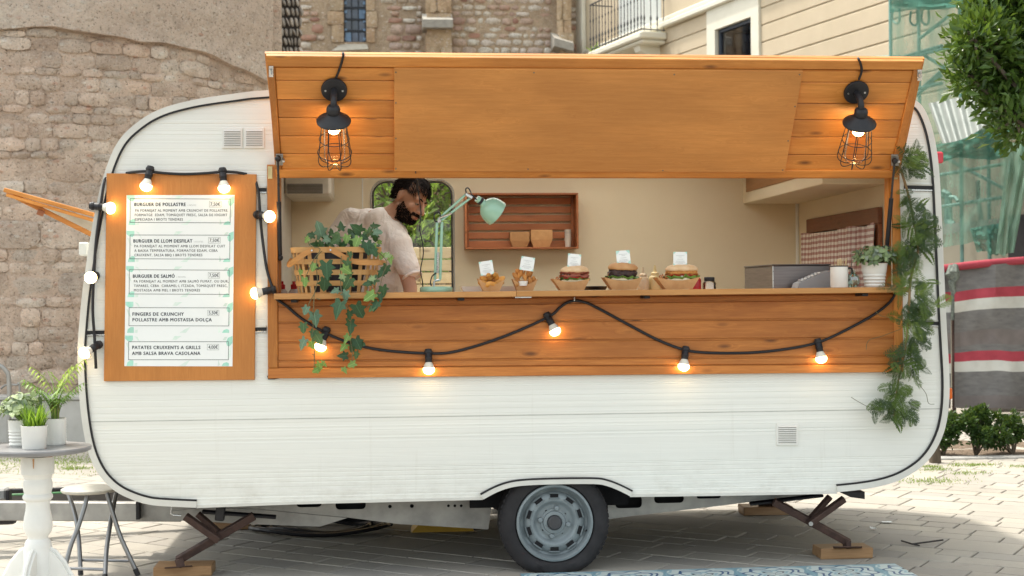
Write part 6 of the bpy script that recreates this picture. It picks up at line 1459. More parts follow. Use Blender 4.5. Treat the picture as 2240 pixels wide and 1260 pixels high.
for i in range(22):
    a = random.uniform(0, 6.28); q = random.uniform(0, r_*.8); p = Vector((q*math.cos(a), q*math.sin(a), .02)); tag(put('wooden_skewer', MB().tube([p+b, p*1.15+b+Vector((.006, 0, H*1.0+random.uniform(.006, .02)))], .0016, 5), PALEW), 'thin wooden skewer standing in the white enamel mug', 'skewer', 'skewers in the enamel mug')
b = top(1866, -.06); pg = thing('glass_pineapple', 'pale green glass pineapple ornament between the mug and the leafy pot', 'ornament', b); PG = glass('green_glass', (.72, .88, .80), .34, .12)
mb = MB().lathe([(0, .001), (.018, .001), (.029, .016), (.033, .036), (.030, .054), (.020, .066), (.013, .070)], None, 16); mb.v = [(x*(1+.07*math.cos(8*math.atan2(y, x)+z*240)), y*(1+.07*math.cos(8*math.atan2(y, x)+z*240)), z) for x, y, z in mb.v]
put('body', sm(mb.mesh('body'), 25), PG, pg, world=False)
for i in range(12): a = i*2.4; o_ = .5+.5*(i % 3)/2; d = Vector((math.cos(a)*.022*o_, math.sin(a)*.022*o_, .03-.006*(i % 3))); s_ = Vector((-math.sin(a), math.cos(a), 0))*.006; p = Vector((math.cos(a)*.006, math.sin(a)*.006, .068)); put('leaf', MB().add([p-s_, p+s_, p+d], [(0, 1, 2)]), PG, pg, world=False)

def ribbed_pot(prof, ribs, amp=.0022, n=32):
    out = []
    for (r0, z0), (r1, z1) in zip(prof, prof[1:]):
        k = max(2, int(abs(z1-z0)/.004))
        for i in range(k):
            t = i/k; z = z0+(z1-z0)*t; out.append((r0+(r1-r0)*t+(amp*math.sin(2*math.pi*(z-ribs[0])/ribs[2]) if ribs and ribs[0] < z < ribs[1] else 0), z))
    return out+[prof[-1]]
SAGE = leafmat('sage_leaf', (.10, .15, .075), (.22, .30, .15), .55, .2); SAGEB = leafmat('grey_blue_leaf', (.09, .12, .10), (.20, .25, .20), .6, .15)
def leaf_shape(L=1.0, w=.5, tip=.6, n=5, bend=.25):
    mb = MB(); vs = []
    for i in range(n+1):
        t = i/n; ww = w*.5*math.sin(math.pi*min(1, t**tip))**.8 if 0 < t < 1 else 0.0; z = -bend*t*t*L
        vs += [(-ww, t*L, z+ww*.25), (0, t*L, z), (ww, t*L, z+ww*.25)]
    fs = []
    for i in range(n): fs += [(3*i, 3*i+1, 3*i+4, 3*i+3), (3*i+1, 3*i+2, 3*i+5, 3*i+4)]
    mb.add(vs, fs); return sm(mb.mesh('leaf'))
def aim(d, up=Vector((0, 0, 1))):
    """rotation taking local +y to d with local z near up"""
    d = Vector(d).normalized(); x = d.cross(up); x = x.normalized() if x.length > 1e-4 else Vector((1, 0, 0)); z = x.cross(d); return Matrix((( x.x, d.x, z.x), (x.y, d.y, z.y), (x.z, d.z, z.z))).to_euler()
def potted(label, b, pot_prof, ribs, pot_m, group=None, soil_r=None):
    t = thing('potted_plant', label, 'potted plant', b, group)
    if ribs is None: me = MB().lathe(pot_prof, None, 32)
    else: me = MB().lathe(ribbed_pot(pot_prof, ribs), None, 32)
    put('pot', sm(me.mesh('pot'), 40), pot_m, t, world=False); rr, zz = pot_prof[-1]; zs = zz-.014
    put('soil', MB().lathe([(0, zs), (rr*.97, zs)], None, 20), EARTH, t, world=False); return t, zs, rr
def rosettes(t, c, R_, n_st, n_lf, leaf_me, mats, size, seed, flat=.75, cols=None):
    rg = random.Random(seed); st = MB()
    for i in range(n_st):
        a = i*2.39996; e = 1.35*math.sqrt((i+.5)/n_st); d = Vector((math.cos(a)*math.sin(e), math.sin(a)*math.sin(e), math.cos(e)*flat+.08)); tip = c+d*R_*rg.uniform(.75, 1.05)
        st.tube([c-Vector((0, 0, .01)), c.lerp(tip, .5)+Vector((0, 0, .01)), tip], [.003, .0025, .0015], 5)
        for k in range(n_lf):
            q = c.lerp(tip, 1-.09*(k//2)); ang = k*2.4+i; x = d.orthogonal().normalized(); y = d.cross(x)
            dd = (d*rg.uniform(.25, .9)+(x*math.cos(ang)+y*math.sin(ang))*1.0).normalized()
            o = put('leaf', leaf_me, None, t, loc=q, rot=aim(dd, d), scale=size*rg.uniform(.7, 1.2), world=False)
            if cols:
                o.material_slots[0].link = 'OBJECT'; o.material_slots[0].material = rg.choice(cols)
    put('stems', st, mat('green_stem', (.10, .15, .05), rough=.6), t, world=False)
LF_OV = leaf_shape(1, .52, .75); LF_OV.materials.append(SAGE)
b = top(1913, -.045); H = at(1913, 576, -.045).z-b.z
t, zs, rr = potted('grey green sage plant in a ribbed white pot at the right end of the shelf', b, [(0, 0), (.048, 0), (.050, .004), (.0665, H-.004), (.069, H), (.064, H)], (.004, H*.6, .017), WHITEP)
rosettes(t, Vector((0, 0, H-.01)), .135, 30, 9, LF_OV, None, .036, 3, .72, [SAGE, SAGE, SAGEB])
# ================================================================ WICKER BASKET AND IVY
WICK = wood('chip_wood_strip', (.66, .40, .17), (.52, .27, .09), 'x', knots=False, rough=.5, jitter=.12); WICKD = wood('chip_wood_handle', (.60, .30, .095), (.48, .21, .055), 'x', knots=False, rough=.45, jitter=.05)
bx0, bx1 = top(640, -.0).x, top(833, -.0).x; bc = Vector(((bx0+bx1)/2, -.015, top(737, 0).z)); bw_ = (bx1-bx0)/2; bd_ = .15; bh = at(740, 543, -.1).z-bc.z
bk_ = thing('wicker_basket', 'pale woven chip wood basket with two folded handles at the left end of the shelf', 'basket', bc)
def rim(t, f):        # superellipse outline at height fraction f
    k = .86+.14*f; c_, s_ = math.cos(t), math.sin(t); e = .55
    return Vector((math.copysign(abs(c_)**e, c_)*bw_*k, math.copysign(abs(s_)**e, s_)*bd_*k, bh*f))
def band(f0, f1, out, name, mt=WICK, wob=.0):
    mb = MB(); n_ = 72; vs = []
    for i in range(n_):
        t = 2*math.pi*i/n_; p, q = rim(t, f0), rim(t, f1); o = Vector((math.cos(t)*bd_/bw_, math.sin(t), 0)).normalized()*(out+wob*math.sin(i*math.pi/3)); o2 = o-o.normalized()*.0025
        vs += [p+o, q+o, q+o2, p+o2]
    mb.add(vs, [(4*i+j, 4*((i+1) % n_)+j, 4*((i+1) % n_)+(j+1) % 4, 4*i+(j+1) % 4) for i in range(n_) for j in range(4)]); return put(name, mb, mt, bk_, world=False)
band(.90, 1.02, .006, 'rim_band'); band(.895, 1.015, -.004, 'rim_band')
for f in (.16, .40, .64): band(f, f+.115, .002, 'weave_band', WICK, .0028)
for i in range(24):
    t = 2*math.pi*(i+.5)/24; mb = MB(); vs = []
    for f in (0, .25, .5, .75, 1.0):
        a, b_ = rim(t-.055, f), rim(t+.055, f); o = Vector((math.cos(t)*.5, math.sin(t), 0)).normalized(); vs += [a+o*.001, b_+o*.001, b_-o*.0015, a-o*.0015]
    mb.add(vs, [(4*k+j, 4*k+(j+1) % 4, 4*k+4+(j+1) % 4, 4*k+4+j) for k in range(4) for j in range(4)]); put('upright_strip', mb, WICK, bk_, world=False)
put('basket_floor', MB().poly([rim(2*math.pi*i/40, 0)+Vector((0, 0, .003)) for i in range(40)], (), (0, 0, -.002)), WICK, bk_, world=False)
def hoop(pxs, name):
    q = curve([at(px, py, Y)-bc for px, py, Y in pxs], 6); mb = MB()
    for p, r_ in zip(q, q[1:]): pass
    vs = []
    for i, p in enumerate(q):
        d = (q[min(i+1, len(q)-1)]-q[max(i-1, 0)]).normalized(); n_ = Vector((0, -1, 0)); u = d.cross(n_).normalized(); wv = u*.0125
        vs += [p-wv+n_*.002, p+wv+n_*.002, p+wv-n_*.002, p-wv-n_*.002]
    mb.add(vs, [(4*i+j, 4*i+(j+1) % 4, 4*i+4+(j+1) % 4, 4*i+4+j) for i in range(len(q)-1) for j in range(4)]); put(name, mb, WICKD, bk_, world=False)
fy = bc.y-bd_-.012
hoop([(684, 546, fy), (665, 556, fy-.004), (645, 570, fy-.004), (634, 579, fy+.02), (633, 577, fy+.10), (640, 566, fy+.2)], 'handle'); hoop([(718, 543, fy), (738, 554, fy-.004), (760, 566, fy-.006), (780, 573, fy-.006), (810, 575, fy-.004), (838, 574, fy+.03), (842, 568, fy+.10)], 'handle')
for px, py in ((682, 548), (723, 547)): q = at(px, py, fy-.004)-bc; put('rivet', MB().tube([q, q+Vector((0, -.004, 0))], .005, 8), CHROME, bk_, world=False)
tag(put('planter', sm(MB().lathe([(0, .006), (.10, .006), (.13, bh*.93), (.12, bh*.93), (.11, bh*.8), (0, bh*.8)], None, 28, 1.22).mesh('planter'), 40), mat('dark_planter', (.045, .043, .055), (.03, .03, .038), rough=.6), loc=bc), 'dark inner planter showing between the strips of the wicker basket', 'planter')

def ivy_mesh(seed):
    rg = random.Random(seed); L = [(-90, .22), (-60, .52), (-38, .62), (-8, .40), (18, .72), (40, .50), (64, .70), (90, 1.0)]
    L = [(a, r_*rg.uniform(.9, 1.1)) for a, r_ in L]; half = [(r_*math.cos(R(a)), r_*math.sin(R(a))) for a, r_ in L]
    pts = half+[(-x, y) for x, y in half[-2:0:-1]]; rib = [(0, y) for y in (-.22, .05, .35, .65)]; mb = MB()
    z = lambda x, y: .22*abs(x)-.18*x*x-.28*max(0, y)**2+.05*math.sin(x*9+seed)*abs(x)
    vs = [(x, y, z(x, y)) for x, y in pts]; n_ = len(pts); c = n_; vs.append((0, .12, -.02)); vs.append((0, -.1, 0))
    fs = [(c, i, (i+1) % n_) for i in range(n_) if i != n_-1 and i != 0]+[(c, n_-1, n_+1), (n_+1, n_-1, 0), (n_+1, 0, 1), (c, n_+1, 1)]
    mb.add(vs, fs); me = mb.mesh('leaf', fix=False); 
    return sm(me)
IVD = leafmat('ivy_dark', (.013, .048, .021), (.030, .085, .036), .45, .15, True); IVM = leafmat('ivy_mid', (.035, .09, .040), (.07, .14, .06), .5, .18, True); IVL = leafmat('ivy_light', (.13, .25, .055), (.20, .33, .10), .5, .25, True); IVG = leafmat('ivy_grey_green', (.07, .14, .095), (.12, .20, .14), .55, .15, True); IVW = leafmat('ivy_variegated', (.34, .42, .24), (.22, .34, .15), .5, .25, True)
IVS = [ivy_mesh(i) for i in range(4)]
for me in IVS: me.materials.append(IVD)
ivp = bc+Vector((0, 0, bh)); ivy = thing('ivy_plant', 'trailing green ivy spilling over the wicker basket and down the counter front', 'ivy', ivp)
Z = lambda zx, zy, Y: at(630+zx/3.704, 480+zy/3.704, Y)
TONE = {'d': IVD, 'm': IVM, 'l': IVL, 'g': IVG, 'w': IVW}
front, low, hi = bc.y-bd_-.035, -.235, bc.y-.09
ivl = [  # x, y, half size, rotation of the tip, tone, depth   (read off an enlargement)
 (265, 110, 78, 150, 'g', hi), (160, 160, 36, 60, 'l', hi-.02), (390, 150, 52, 200, 'm', hi-.03), (430, 72, 45, 170, 'd', hi+.05), (478, 145, 46, 20, 'l', hi-.02), (580, 92, 66, 120, 'd', hi), (565, 165, 56, 10, 'l', hi-.05), (690, 62, 45, 250, 'd', hi+.03), (706, 130, 44, 0, 'd', hi+.02), (640, 205, 62, 340, 'd', hi-.07), (742, 190, 30, 160, 'l', hi+.06), (230, 205, 40, 90, 'd', hi), (330, 185, 44, 30, 'd', hi-.01), (520, 195, 48, 330, 'd', hi-.03), (450, 205, 42, 60, 'd', hi-.02), (605, 150, 40, 210, 'm', hi), (200, 130, 40, 100, 'd', hi+.04), (350, 120, 40, 200, 'd', hi+.04), (520, 120, 45, 150, 'd', hi+.06), (660, 110, 40, 190, 'm', hi+.05), (690, 250, 50, 320, 'd', hi-.08), (300, 160, 40, 250, 'd', hi+.05), (410, 190, 40, 300, 'g', hi), (270, 190, 36, 20, 'm', hi-.02),
 (210, 370, 42, 20, 'l', front), (312, 375, 80, 350, 'd', front-.015), (298, 505, 66, 10, 'd', front-.005), (105, 420, 32, 30, 'l', front+.01), (135, 490, 46, 10, 'l', front-.01), (478, 350, 56, 330, 'm', front), (458, 400, 52, 300, 'l', front-.015), (490, 500, 70, 20, 'm', front-.01), (440, 460, 40, 350, 'w', front-.02), (398, 575, 40, 70, 'g', front-.02), (470, 600, 52, 0, 'g', front-.03), (500, 275, 36, 10, 'm', front+.01), (505, 440, 42, 40, 'm', front), (330, 440, 48, 30, 'd', front),
 (765, 285, 38, 30, 'l', front+.06), (830, 315, 40, 340, 'l', front+.04), (795, 390, 52, 10, 'd', front+.02), (700, 490, 60, 60, 'd', front), (690, 475, 34, 80, 'w', front-.012), (770, 560, 55, 350, 'd', front-.02), (680, 612, 62, 60, 'l', front-.03), (720, 680, 52, 20, 'd', low), (815, 285, 34, 60, 'w', front+.03), (760, 430, 44, 30, 'd', front+.01), (745, 620, 40, 0, 'd', front-.03), (655, 520, 40, 90, 'd', front-.01), (690, 715, 40, 40, 'm', low),
 (420, 692, 88, 15, 'd', low-.02), (562, 715, 80, 345, 'd', low-.012), (505, 842, 66, 5, 'd', low+.03), (150, 722, 46, 30, 'g', low), (215, 778, 72, 340, 'g', low+.02), (125, 860, 50, 350, 'm', low+.06), (130, 988, 58, 20, 'g', low+.08), (232, 945, 62, 320, 'm', low+.09), (485, 952, 46, 20, 'l', low+.09), (556, 985, 62, 330, 'd', low+.10), (462, 1022, 42, 50, 'l', low+.12), (552, 1085, 40, 350, 'm', low+.14), (462, 1105, 48, 80, 'd', low+.14), (530, 1170, 42, 60, 'l', low+.15), (255, 1182, 50, 20, 'l', low+.14), (235, 1218, 36, 60, 'l', low+.14), (455, 1212, 34, 340, 'l', low+.15), (500, 760, 46, 0, 'd', low), (530, 1020, 50, 30, 'd', low+.12), (190, 1000, 46, 330, 'l', low+.1), (205, 910, 40, 20, 'm', low+.08), (590, 1000, 36, 290, 'd', low+.11), (280, 1165, 34, 310, 'l', low+.14)]
_r = random.Random(77)
ivl += [(_r.uniform(190, 720), _r.uniform(95, 235), _r.uniform(30, 52), _r.uniform(0, 360), _r.choice('ddmgl'), hi+_r.uniform(-.06, .07)) for _ in range(22)]
rg = random.Random(2)
for i, (zx, zy, hsz, rot, tn, Y) in enumerate(ivl):
    p = Z(zx, zy, Y); s_ = hsz*1.38/3.704/ppm(Y, 740)
    e = Matrix.Rotation(R(rg.uniform(-38, 38)), 3, 'Z') @ Matrix.Rotation(R(90+rg.uniform(-32, 14)), 3, 'X') @ Matrix.Rotation(R(180-rot+rg.uniform(-12, 12)), 3, 'Z')
    o = put('leaf', IVS[i % 4], None, ivy, loc=p-ivp, rot=e.to_euler(), scale=s_, world=False); o.material_slots[0].link = 'OBJECT'; o.material_slots[0].material = TONE[tn]
VINE = mat('vine_stem', (.17, .15, .07), (.11, .10, .045), rough=.7)
for path in ([(440, 215, hi), (430, 330, front-.005), (425, 450, front), (430, 560, front-.02), (450, 640, low), (500, 760, low+.01), (510, 860, low+.04), (500, 950, low+.09), (520, 1060, low+.12), (520, 1150, low+.14)],
             [(330, 215, hi), (245, 290, front), (232, 400, front), (238, 500, front-.005), (215, 600, low), (208, 720, low), (205, 850, low+.05), (200, 960, low+.09), (215, 1090, low+.13), (210, 1210, low+.14)],
             [(640, 150, hi), (690, 250, hi-.07), (750, 280, front+.05), (800, 350, front+.02), (770, 440, front), (740, 560, front-.02), (690, 640, low), (640, 720, low)],
             [(150, 130, hi), (180, 215, hi-.04), (260, 240, front), (200, 340, front), (150, 450, front)], [(215, 600, low), (180, 660, low), (165, 700, low)], [(230, 640, low), (265, 650, low)], [(640, 130, hi), (680, 90, hi), (700, 60, hi)], [(380, 50, hi+.04), (430, 90, hi)], [(195, 1090, low+.13), (210, 1100, low+.13), (215, 1130, low+.13)]):
    put('vine', sm(MB().tube(curve([Z(x, y, Y) for x, y, Y in path], 5), .0022, 5).mesh('vine')), VINE, ivy)

# ================================================================ FERN GARLAND on the right post
FERN = leafmat('fern_green', (.050, .092, .014), (.085, .14, .024), .5, .2); FERND = leafmat('fern_dark', (.014, .036, .010), (.034, .066, .018), .45, .12); FERNL = leafmat('fern_light', (.085, .14, .022), (.13, .19, .04), .5, .3)
def frond(kind, seed):
    rg = random.Random(seed); mb = MB(); n_ = {'f': 15, 'b': 9, 'm': 11}[kind]; pr = Vector((0, 0, 0)); dr = .9
    ax = lambda t: Vector((.08*math.sin(t*3+seed), t, -.30*t*t))
    mb.tube([ax(i/6) for i in range(7)], [.007-.0009*i for i in range(7)], 4)
    for i in range(1, n_+1):
        t = i/(n_+.5); p = ax(t); w_ = {'f': .30, 'b': .20, 'm': .36}[kind]*math.sin(math.pi*min(1, t*.8+.18))*rg.uniform(.85, 1.1); hw = {'f': .022, 'b': .075, 'm': .035}[kind]
        for s_ in (-1, 1):
            d = Vector((s_*.88, .42, rg.uniform(-.18, .12))).normalized(); q = Vector((-d.y, d.x, 0))*s_
            if kind == 'm':         # twice divided: small leaflets along the side rib
                for k in range(1, 6):
                    o = p+d*w_*k/5.2
                    for s2 in (-1, 1): e = (d*.5+q*s2*.8).normalized(); l = w_*.30*(1.1-k/7); n2 = Vector((-e.y, e.x, 0))*.030; mb.add([o, o+e*l*.5+n2, o+e*l, o+e*l*.5-n2], [(0, 1, 2, 3)])
            else:
                off = Vector((0, 0, 0)) if kind == 'f' else d*.03
                mb.add([p+off, p+off+d*w_*.45+q*hw, p+off+d*w_, p+off+d*w_*.45-q*hw], [(0, 1, 2, 3)])
    me = mb.mesh('frond', fix=False); me.materials.append(FERN); return me
FRS = [frond(k, i) for i, k in enumerate('fmmbfmm')]
g0 = at(1985, 500, -.07); fern = thing('fern_garland', 'hanging garland of mixed green ferns twisted down the right post of the serving opening', 'garland', g0)
GP = [(1964, 352, -.10), (1975, 385, -.08), (1988, 430, -.07), (1996, 470, -.07), (2004, 510, -.08), (2008, 545, -.08), (2003, 570, -.07), (1994, 600, -.07), (1990, 635, -.23), (1988, 680, -.22), (1984, 730, -.12), (1978, 780, -.08), (1966, 830, -.06), (1958, 880, -.06), (1955, 915, -.05)]
put('twig', sm(MB().tube(curve([at(*g) for g in GP], 4), [.0065]*40+[.004]*17, 6).mesh('twig')), mat('fern_twig', (.24, .16, .075), (.17, .11, .05), scale=20, rough=.8), fern)
rg = random.Random(5)
FC = [  # px, py, how many, spread(px), mean direction (deg, 0 right, 90 down), size(px)
 (1980, 345, 13, 7, -25, 62), (1995, 362, 5, 8, 40, 55), (1985, 425, 6, 8, 150, 42), (1998, 455, 10, 9, 30, 48), (2002, 490, 12, 10, 20, 60), (1992, 500, 9, 10, 160, 44), (2004, 530, 13, 12, 25, 66), (1990, 545, 12, 12, 130, 50), (1996, 570, 6, 8, 95, 52), (1975, 622, 10, 14, 180, 54), (1995, 625, 8, 10, -60, 44), (2003, 655, 13, 12, 15, 66), (1992, 690, 14, 12, 40, 58), (2000, 720, 12, 12, 35, 56), (1988, 760, 14, 12, 70, 56), (1976, 790, 12, 10, 110, 46), (1995, 800, 9, 10, 40, 50), (1970, 840, 10, 10, 100, 44), (1950, 890, 11, 13, 150, 46), (1960, 900, 11, 13, 80, 44), (1980, 888, 7, 11, 20, 48), (1935, 885, 9, 10, 120, 40), (1960, 860, 8, 12, 30, 44)]
GY = lambda py: -.08 if not (600 < py < 720) else -.21
for px, py, n_, sp_x, dr, sz in FC:
    for i in range(int(n_*1.15)):
        x, y = px+rg.gauss(0, sp_x), py+rg.gauss(0, sp_x); Y = GY(py)+rg.uniform(-.05, .03); p = at(x, y, Y); a = R(dr+rg.gauss(0, 60)); d = Vector((math.cos(a), rg.uniform(-.7, .15), -math.sin(a)))
        kind = FRS[rg.randrange(7)]; o = put('frond', kind, None, fern, loc=p-g0, rot=aim(d, Vector((rg.uniform(-.6, .6), -1, rg.uniform(.0, .7)))), scale=sz/ppm(Y, px)*rg.uniform(.45, .9), world=False)
        o.material_slots[0].link = 'OBJECT'; o.material_slots[0].material = rg.choice((FERN, FERN, FERND, FERND, FERND, FERNL if py < 780 else FERN))
for pth in ([(1985, 810), (2005, 835), (2025, 860), (2031, 882), (2044, 884)], [(1925, 895), (1900, 890), (1880, 880), (1862, 869)], [(1962, 700), (1945, 695), (1925, 690), (1915, 680)], [(1970, 720), (1930, 735), (1900, 745), (1895, 765)]):
    put('loose_tendril', MB().tube(curve([at(x, y, -.06) for x, y in pth], 4), .0018, 4), VINE, fern)

# ================================================================ WHITE PEDESTAL TABLE, POTS, STOOL
TYW = -.82; tc = at(82, 985, TYW); kp_ = ppm(TYW, 82); zt = at(82, 977, TYW).z
WOODW = mat('chalky_white_paint', (.78, .78, .75), (.68, .68, .65), scale=6, rough=.55, bump=.12, bscale=40, jitter=.02); GREYT = mat('grey_table_paint', (.235, .235, .24), (.19, .19, .195), scale=7, rough=.4, bump=.08, jitter=.02)
tbl = thing('pedestal_table', 'small round table with grey top and turned white pedestal at the left edge', 'table', (tc.x, TYW, 0))
put('table_top', sm(MB().lathe([(0, zt-.024), (.212, zt-.024), (.226, zt-.018), (.229, zt-.006), (.226, zt), (0, zt)], None, 64).mesh('table_top'), 35), GREYT, tbl, world=False)
zz = lambda py: at(82, py, TYW).z
prof = [(35, 998), (35, 1036), (31, 1039), (30, 1044), (28.5, 1047), (31, 1054), (31.5, 1065), (29, 1076), (28, 1079), (31.5, 1083), (32, 1088), (30, 1092), (26, 1095), (25, 1104), (26, 1116), (29, 1130), (31, 1148), (29.5, 1160), (25, 1168), (21.5, 1173), (21.5, 1178), (26, 1182), (26.5, 1185), (28, 1187), (28.5, 1193), (29.5, 1196), (29, 1199), (30, 1201), (30, 1300)]
put('column', sm(MB().lathe([(w_/kp_, zz(py)) for w_, py in prof][::-1], None, 40).mesh('column'), 45), WOODW, tbl, world=False)
put('top_block', MB().box((-.075, -.05, zz(998)+.0005), (.075, .05, zt-.0245), .002), wood('table_block', (.42, .21, .11), (.30, .13, .06), 'x', knots=False), tbl, world=False)
for a in (-100, -10, 80, 170):
    u = Vector((math.cos(R(a)), math.sin(R(a)), 0)); n_ = Vector((-u.y, u.x, 0)); P2 = [(.045, zz(1199)), (.075, zz(1207)), (.115, zz(1230)), (.150, zz(1262)), (.200, .05), (.222, .012), (.215, .001), (.165, .001), (.12, .06), (.045, .09)]
    mb = MB(); mb.poly([u*x+n_*.019+Vector((0, 0, z)) for x, z in P2], (), n_*-.038); f_ = put('foot', mb, WOODW, tbl, world=False)
    put('foot_bead', MB().tube([u*(x+.004)+Vector((0, 0, z+.003)) for x, z in P2[:6]], .009, 6), WOODW, f_, world=False)
cr = MB().poly([Vector((-.0035, -.0725, zz(1000))), Vector((.0035, -.0725, zz(1000))), Vector((.002, -.0725, zz(1021))), Vector((-.0015, -.0725, zz(1020)))], (), (0, -.001, 0)); put('bare_wood_chip', cr, KRAFT, tbl, world=False)
def onT(px, py, Y): p = at(px, py, Y); return Vector((p.x, Y, zt+.0005))
kk = ppm(-.86, 80)
t, zs, rr = potted('tuft of bright green grass in a smooth white pot, front on the round table', onT(75, 979, -.90), [(0, 0), (24/kk, 0), (25/kk, .003), (27.5/kk, .092), (28.5/kk, .099), (26/kk, .100)], None, WHITEP)
LG = [leafmat('lime_grass', (.10, .20, .012), (.22, .36, .03), .4, .35), leafmat('deep_grass', (.05, .12, .012), (.10, .20, .02), .4, .25)]
def blade(seed):
    rg_ = random.Random(seed); mb = MB(); b_ = rg_.uniform(.15, .6); vs = []
    for i in range(6): t_ = i/5; w__ = .035*(1-t_**1.6)+.001; vs += [(-w__, b_*t_*t_, t_*(1-.15*b_*t_)), (w__, b_*t_*t_, t_*(1-.15*b_*t_))]
    mb.add(vs, [(2*i, 2*i+1, 2*i+3, 2*i+2) for i in range(5)]); me = sm(mb.mesh('grass_blade')); me.materials.append(LG[0]); return me
BL = [blade(i) for i in range(4)]; rg = random.Random(8)
for i in range(110):
    a, q = rg.uniform(0, 6.28), rr*.85*math.sqrt(rg.random()); lean = .15+.55*q/rr
    o = put('grass_blade', BL[i % 4], None, t, loc=(q*math.cos(a), q*math.sin(a), zs), rot=Euler((0, 0, a-1.57+rg.gauss(0, .5))), scale=(.115*rg.uniform(.8, 1.2), .10*lean*2.2, .115*rg.uniform(.6, 1.12)), world=False); o.material_slots[0].link = 'OBJECT'; o.material_slots[0].material = LG[rg.random() < .4]
t, zs, rr = potted('pale round leaved plant in a ribbed white pot, leftmost on the round table', onT(44, 974, -.76), [(0, 0), (22/kk, 0), (22.5/kk, .003), (25/kk, .106), (26/kk, .113), (24/kk, .114)], (.004, .07, .0145), WHITEP)
LF_RD = leaf_shape(1, .72, .8, 5, .3); PALEL = leafmat('pale_sage_leaf', (.24, .30, .15), (.36, .42, .24), .55, .2); PALED = leafmat('dusky_leaf', (.10, .14, .09), (.20, .25, .15), .55, .2); LF_RD.materials.append(PALEL)
rosettes(t, Vector((0, 0, zs+.02)), .105, 20, 7, LF_RD, None, .036, 12, 1.0, [PALEL, PALEL, PALED])
t, zs, rr = potted('small feathery palm in a chevron patterned white pot, rightmost on the round table', onT(121, 972, -.74), [(0, 0), (22/kk, 0), (23/kk, .003), (23.5/kk, .112), (23.5/kk, .116), (21.5/kk, .116)], None, WHITEP)
chv = MB()
for i in range(26):
    for j in range(9):
        a0, a1 = 2*math.pi*i/26, 2*math.pi*(i+1)/26; s_ = 1 if i % 2 else -1; z0 = .010+j*.0115; r_ = 23.35/kk
        q = lambda a, z: Vector((r_*math.cos(a), r_*math.sin(a), z)); chv.tube([q(a0, z0+.0035*s_), q(a1, z0-.0035*s_)], .0011, 4, False)
tag(put('pot_relief', chv, WHITEP, t, world=False), kind='stuff')
PALM = [leafmat('palm_leaf', (.07, .16, .02), (.15, .26, .05), .4, .3), leafmat('palm_leaf_lime', (.22, .32, .04), (.34, .42, .09), .45, .4)]
def palm(seed):
    rg_ = random.Random(seed); mb = MB(); f = lambda t_: Vector((0, .55*t_*t_, t_*(1-.28*t_))); mb.tube([f(i/6) for i in range(7)], [.012-.0013*i for i in range(7)], 5)
    for i in range(9):
        t_ = .42+.56*i/8; p = f(t_)
        for s_ in (-1, 1): d = Vector((s_*.85, .35+.3*t_, .12-.35*t_+rg_.uniform(-.15, .15))).normalized(); L_ = .25*math.sin(math.pi*(.22+.7*i/9)); q = d.cross(Vector((0, 0, 1))).normalized()*.019; mb.add([p, p+d*L_*.45+q, p+d*L_-Vector((0, 0, .05)), p+d*L_*.45-q], [(0, 1, 2, 3)])
    me = mb.mesh('palm_frond', fix=False); me.materials.append(PALM[0]); return me
PM = [palm(i) for i in range(4)]; rg = random.Random(31)
for i, (az, ln, xs, lime) in enumerate([(15, .38, .55, 1), (40, .34, .5, 1), (-20, .36, .6, 1), (120, .30, .8, 0), (170, .26, .9, 0), (200, .25, 1, 0), (250, .20, 1, 0), (300, .22, 1, 0), (340, .24, 1, 0), (60, .26, .8, 0), (95, .22, .9, 0), (-60, .21, 1, 0), (150, .20, 1, 0), (220, .22, .8, 0), (280, .17, 1, 0), (10, .20, 1, 0), (190, .34, .6, 1), (330, .18, 1.1, 0)]):
    q = rr*.3; o = put('frond', PM[i % 4], None, t, loc=(q*math.cos(i*2.4), q*math.sin(i*2.4), zs), rot=(0, 0, R(az)-1.57), scale=(ln, ln*xs, ln), world=False); o.material_slots[0].link = 'OBJECT'; o.material_slots[0].material = PALM[lime]
st = MB()
for i in range(9): q = rr*.45; st.tube([(q*math.cos(i*2.4)*.6, q*math.sin(i*2.4)*.6, zs-.002), (q*math.cos(i*2.4), q*math.sin(i*2.4), zs+.10)], .0032, 5)
put('stems', st, mat('palm_stem', (.20, .20, .06), rough=.6), t, world=False)
# folding stool tucked under the front end
SY = .30; sc_ = at(196, 1066, SY); GREYM = mat('silver_tube', (.27, .27, .275), (.21, .21, .215), scale=12, rough=.33, metal=.7, bump=.02, jitter=.05)
stool = thing('folding_stool', 'folding stool with pale round seat and crossed silver tube legs beside the white table', 'stool', (sc_.x, SY, 0)); zsx = sc_.z
put('seat', sm(MB().lathe([(0, zsx-.022), (.135, zsx-.022), (.143, zsx-.014), (.143, zsx-.006), (.132, zsx), (0, zsx+.001)], None, 48).mesh('seat'), 35), mat('pale_seat_pad', (.50, .475, .42), (.43, .41, .355), scale=30, rough=.5, bump=.15, bscale=30), stool, world=False)
def leg(pts, Y0, Y1):
    q = [at(px, py, Y0+(Y1-Y0)*i/(len(pts)-1)) for i, (px, py) in enumerate(pts)]; e = q[-1]
    if e.z > .0:
        d = (q[-1]-q[-2]).normalized(); q.append(e+d*(e.z-.012)/max(.2, -d.z))
    l = put('leg', sm(MB().tube(curve(q, 6), .0115, 10).mesh('leg'), 60), GREYM, stool); d = (q[-1]-q[-2]).normalized(); put('rubber_foot', MB().tube([q[-1]-d*.03, q[-1]+d*.008], .0135, 10), BLACK, l)
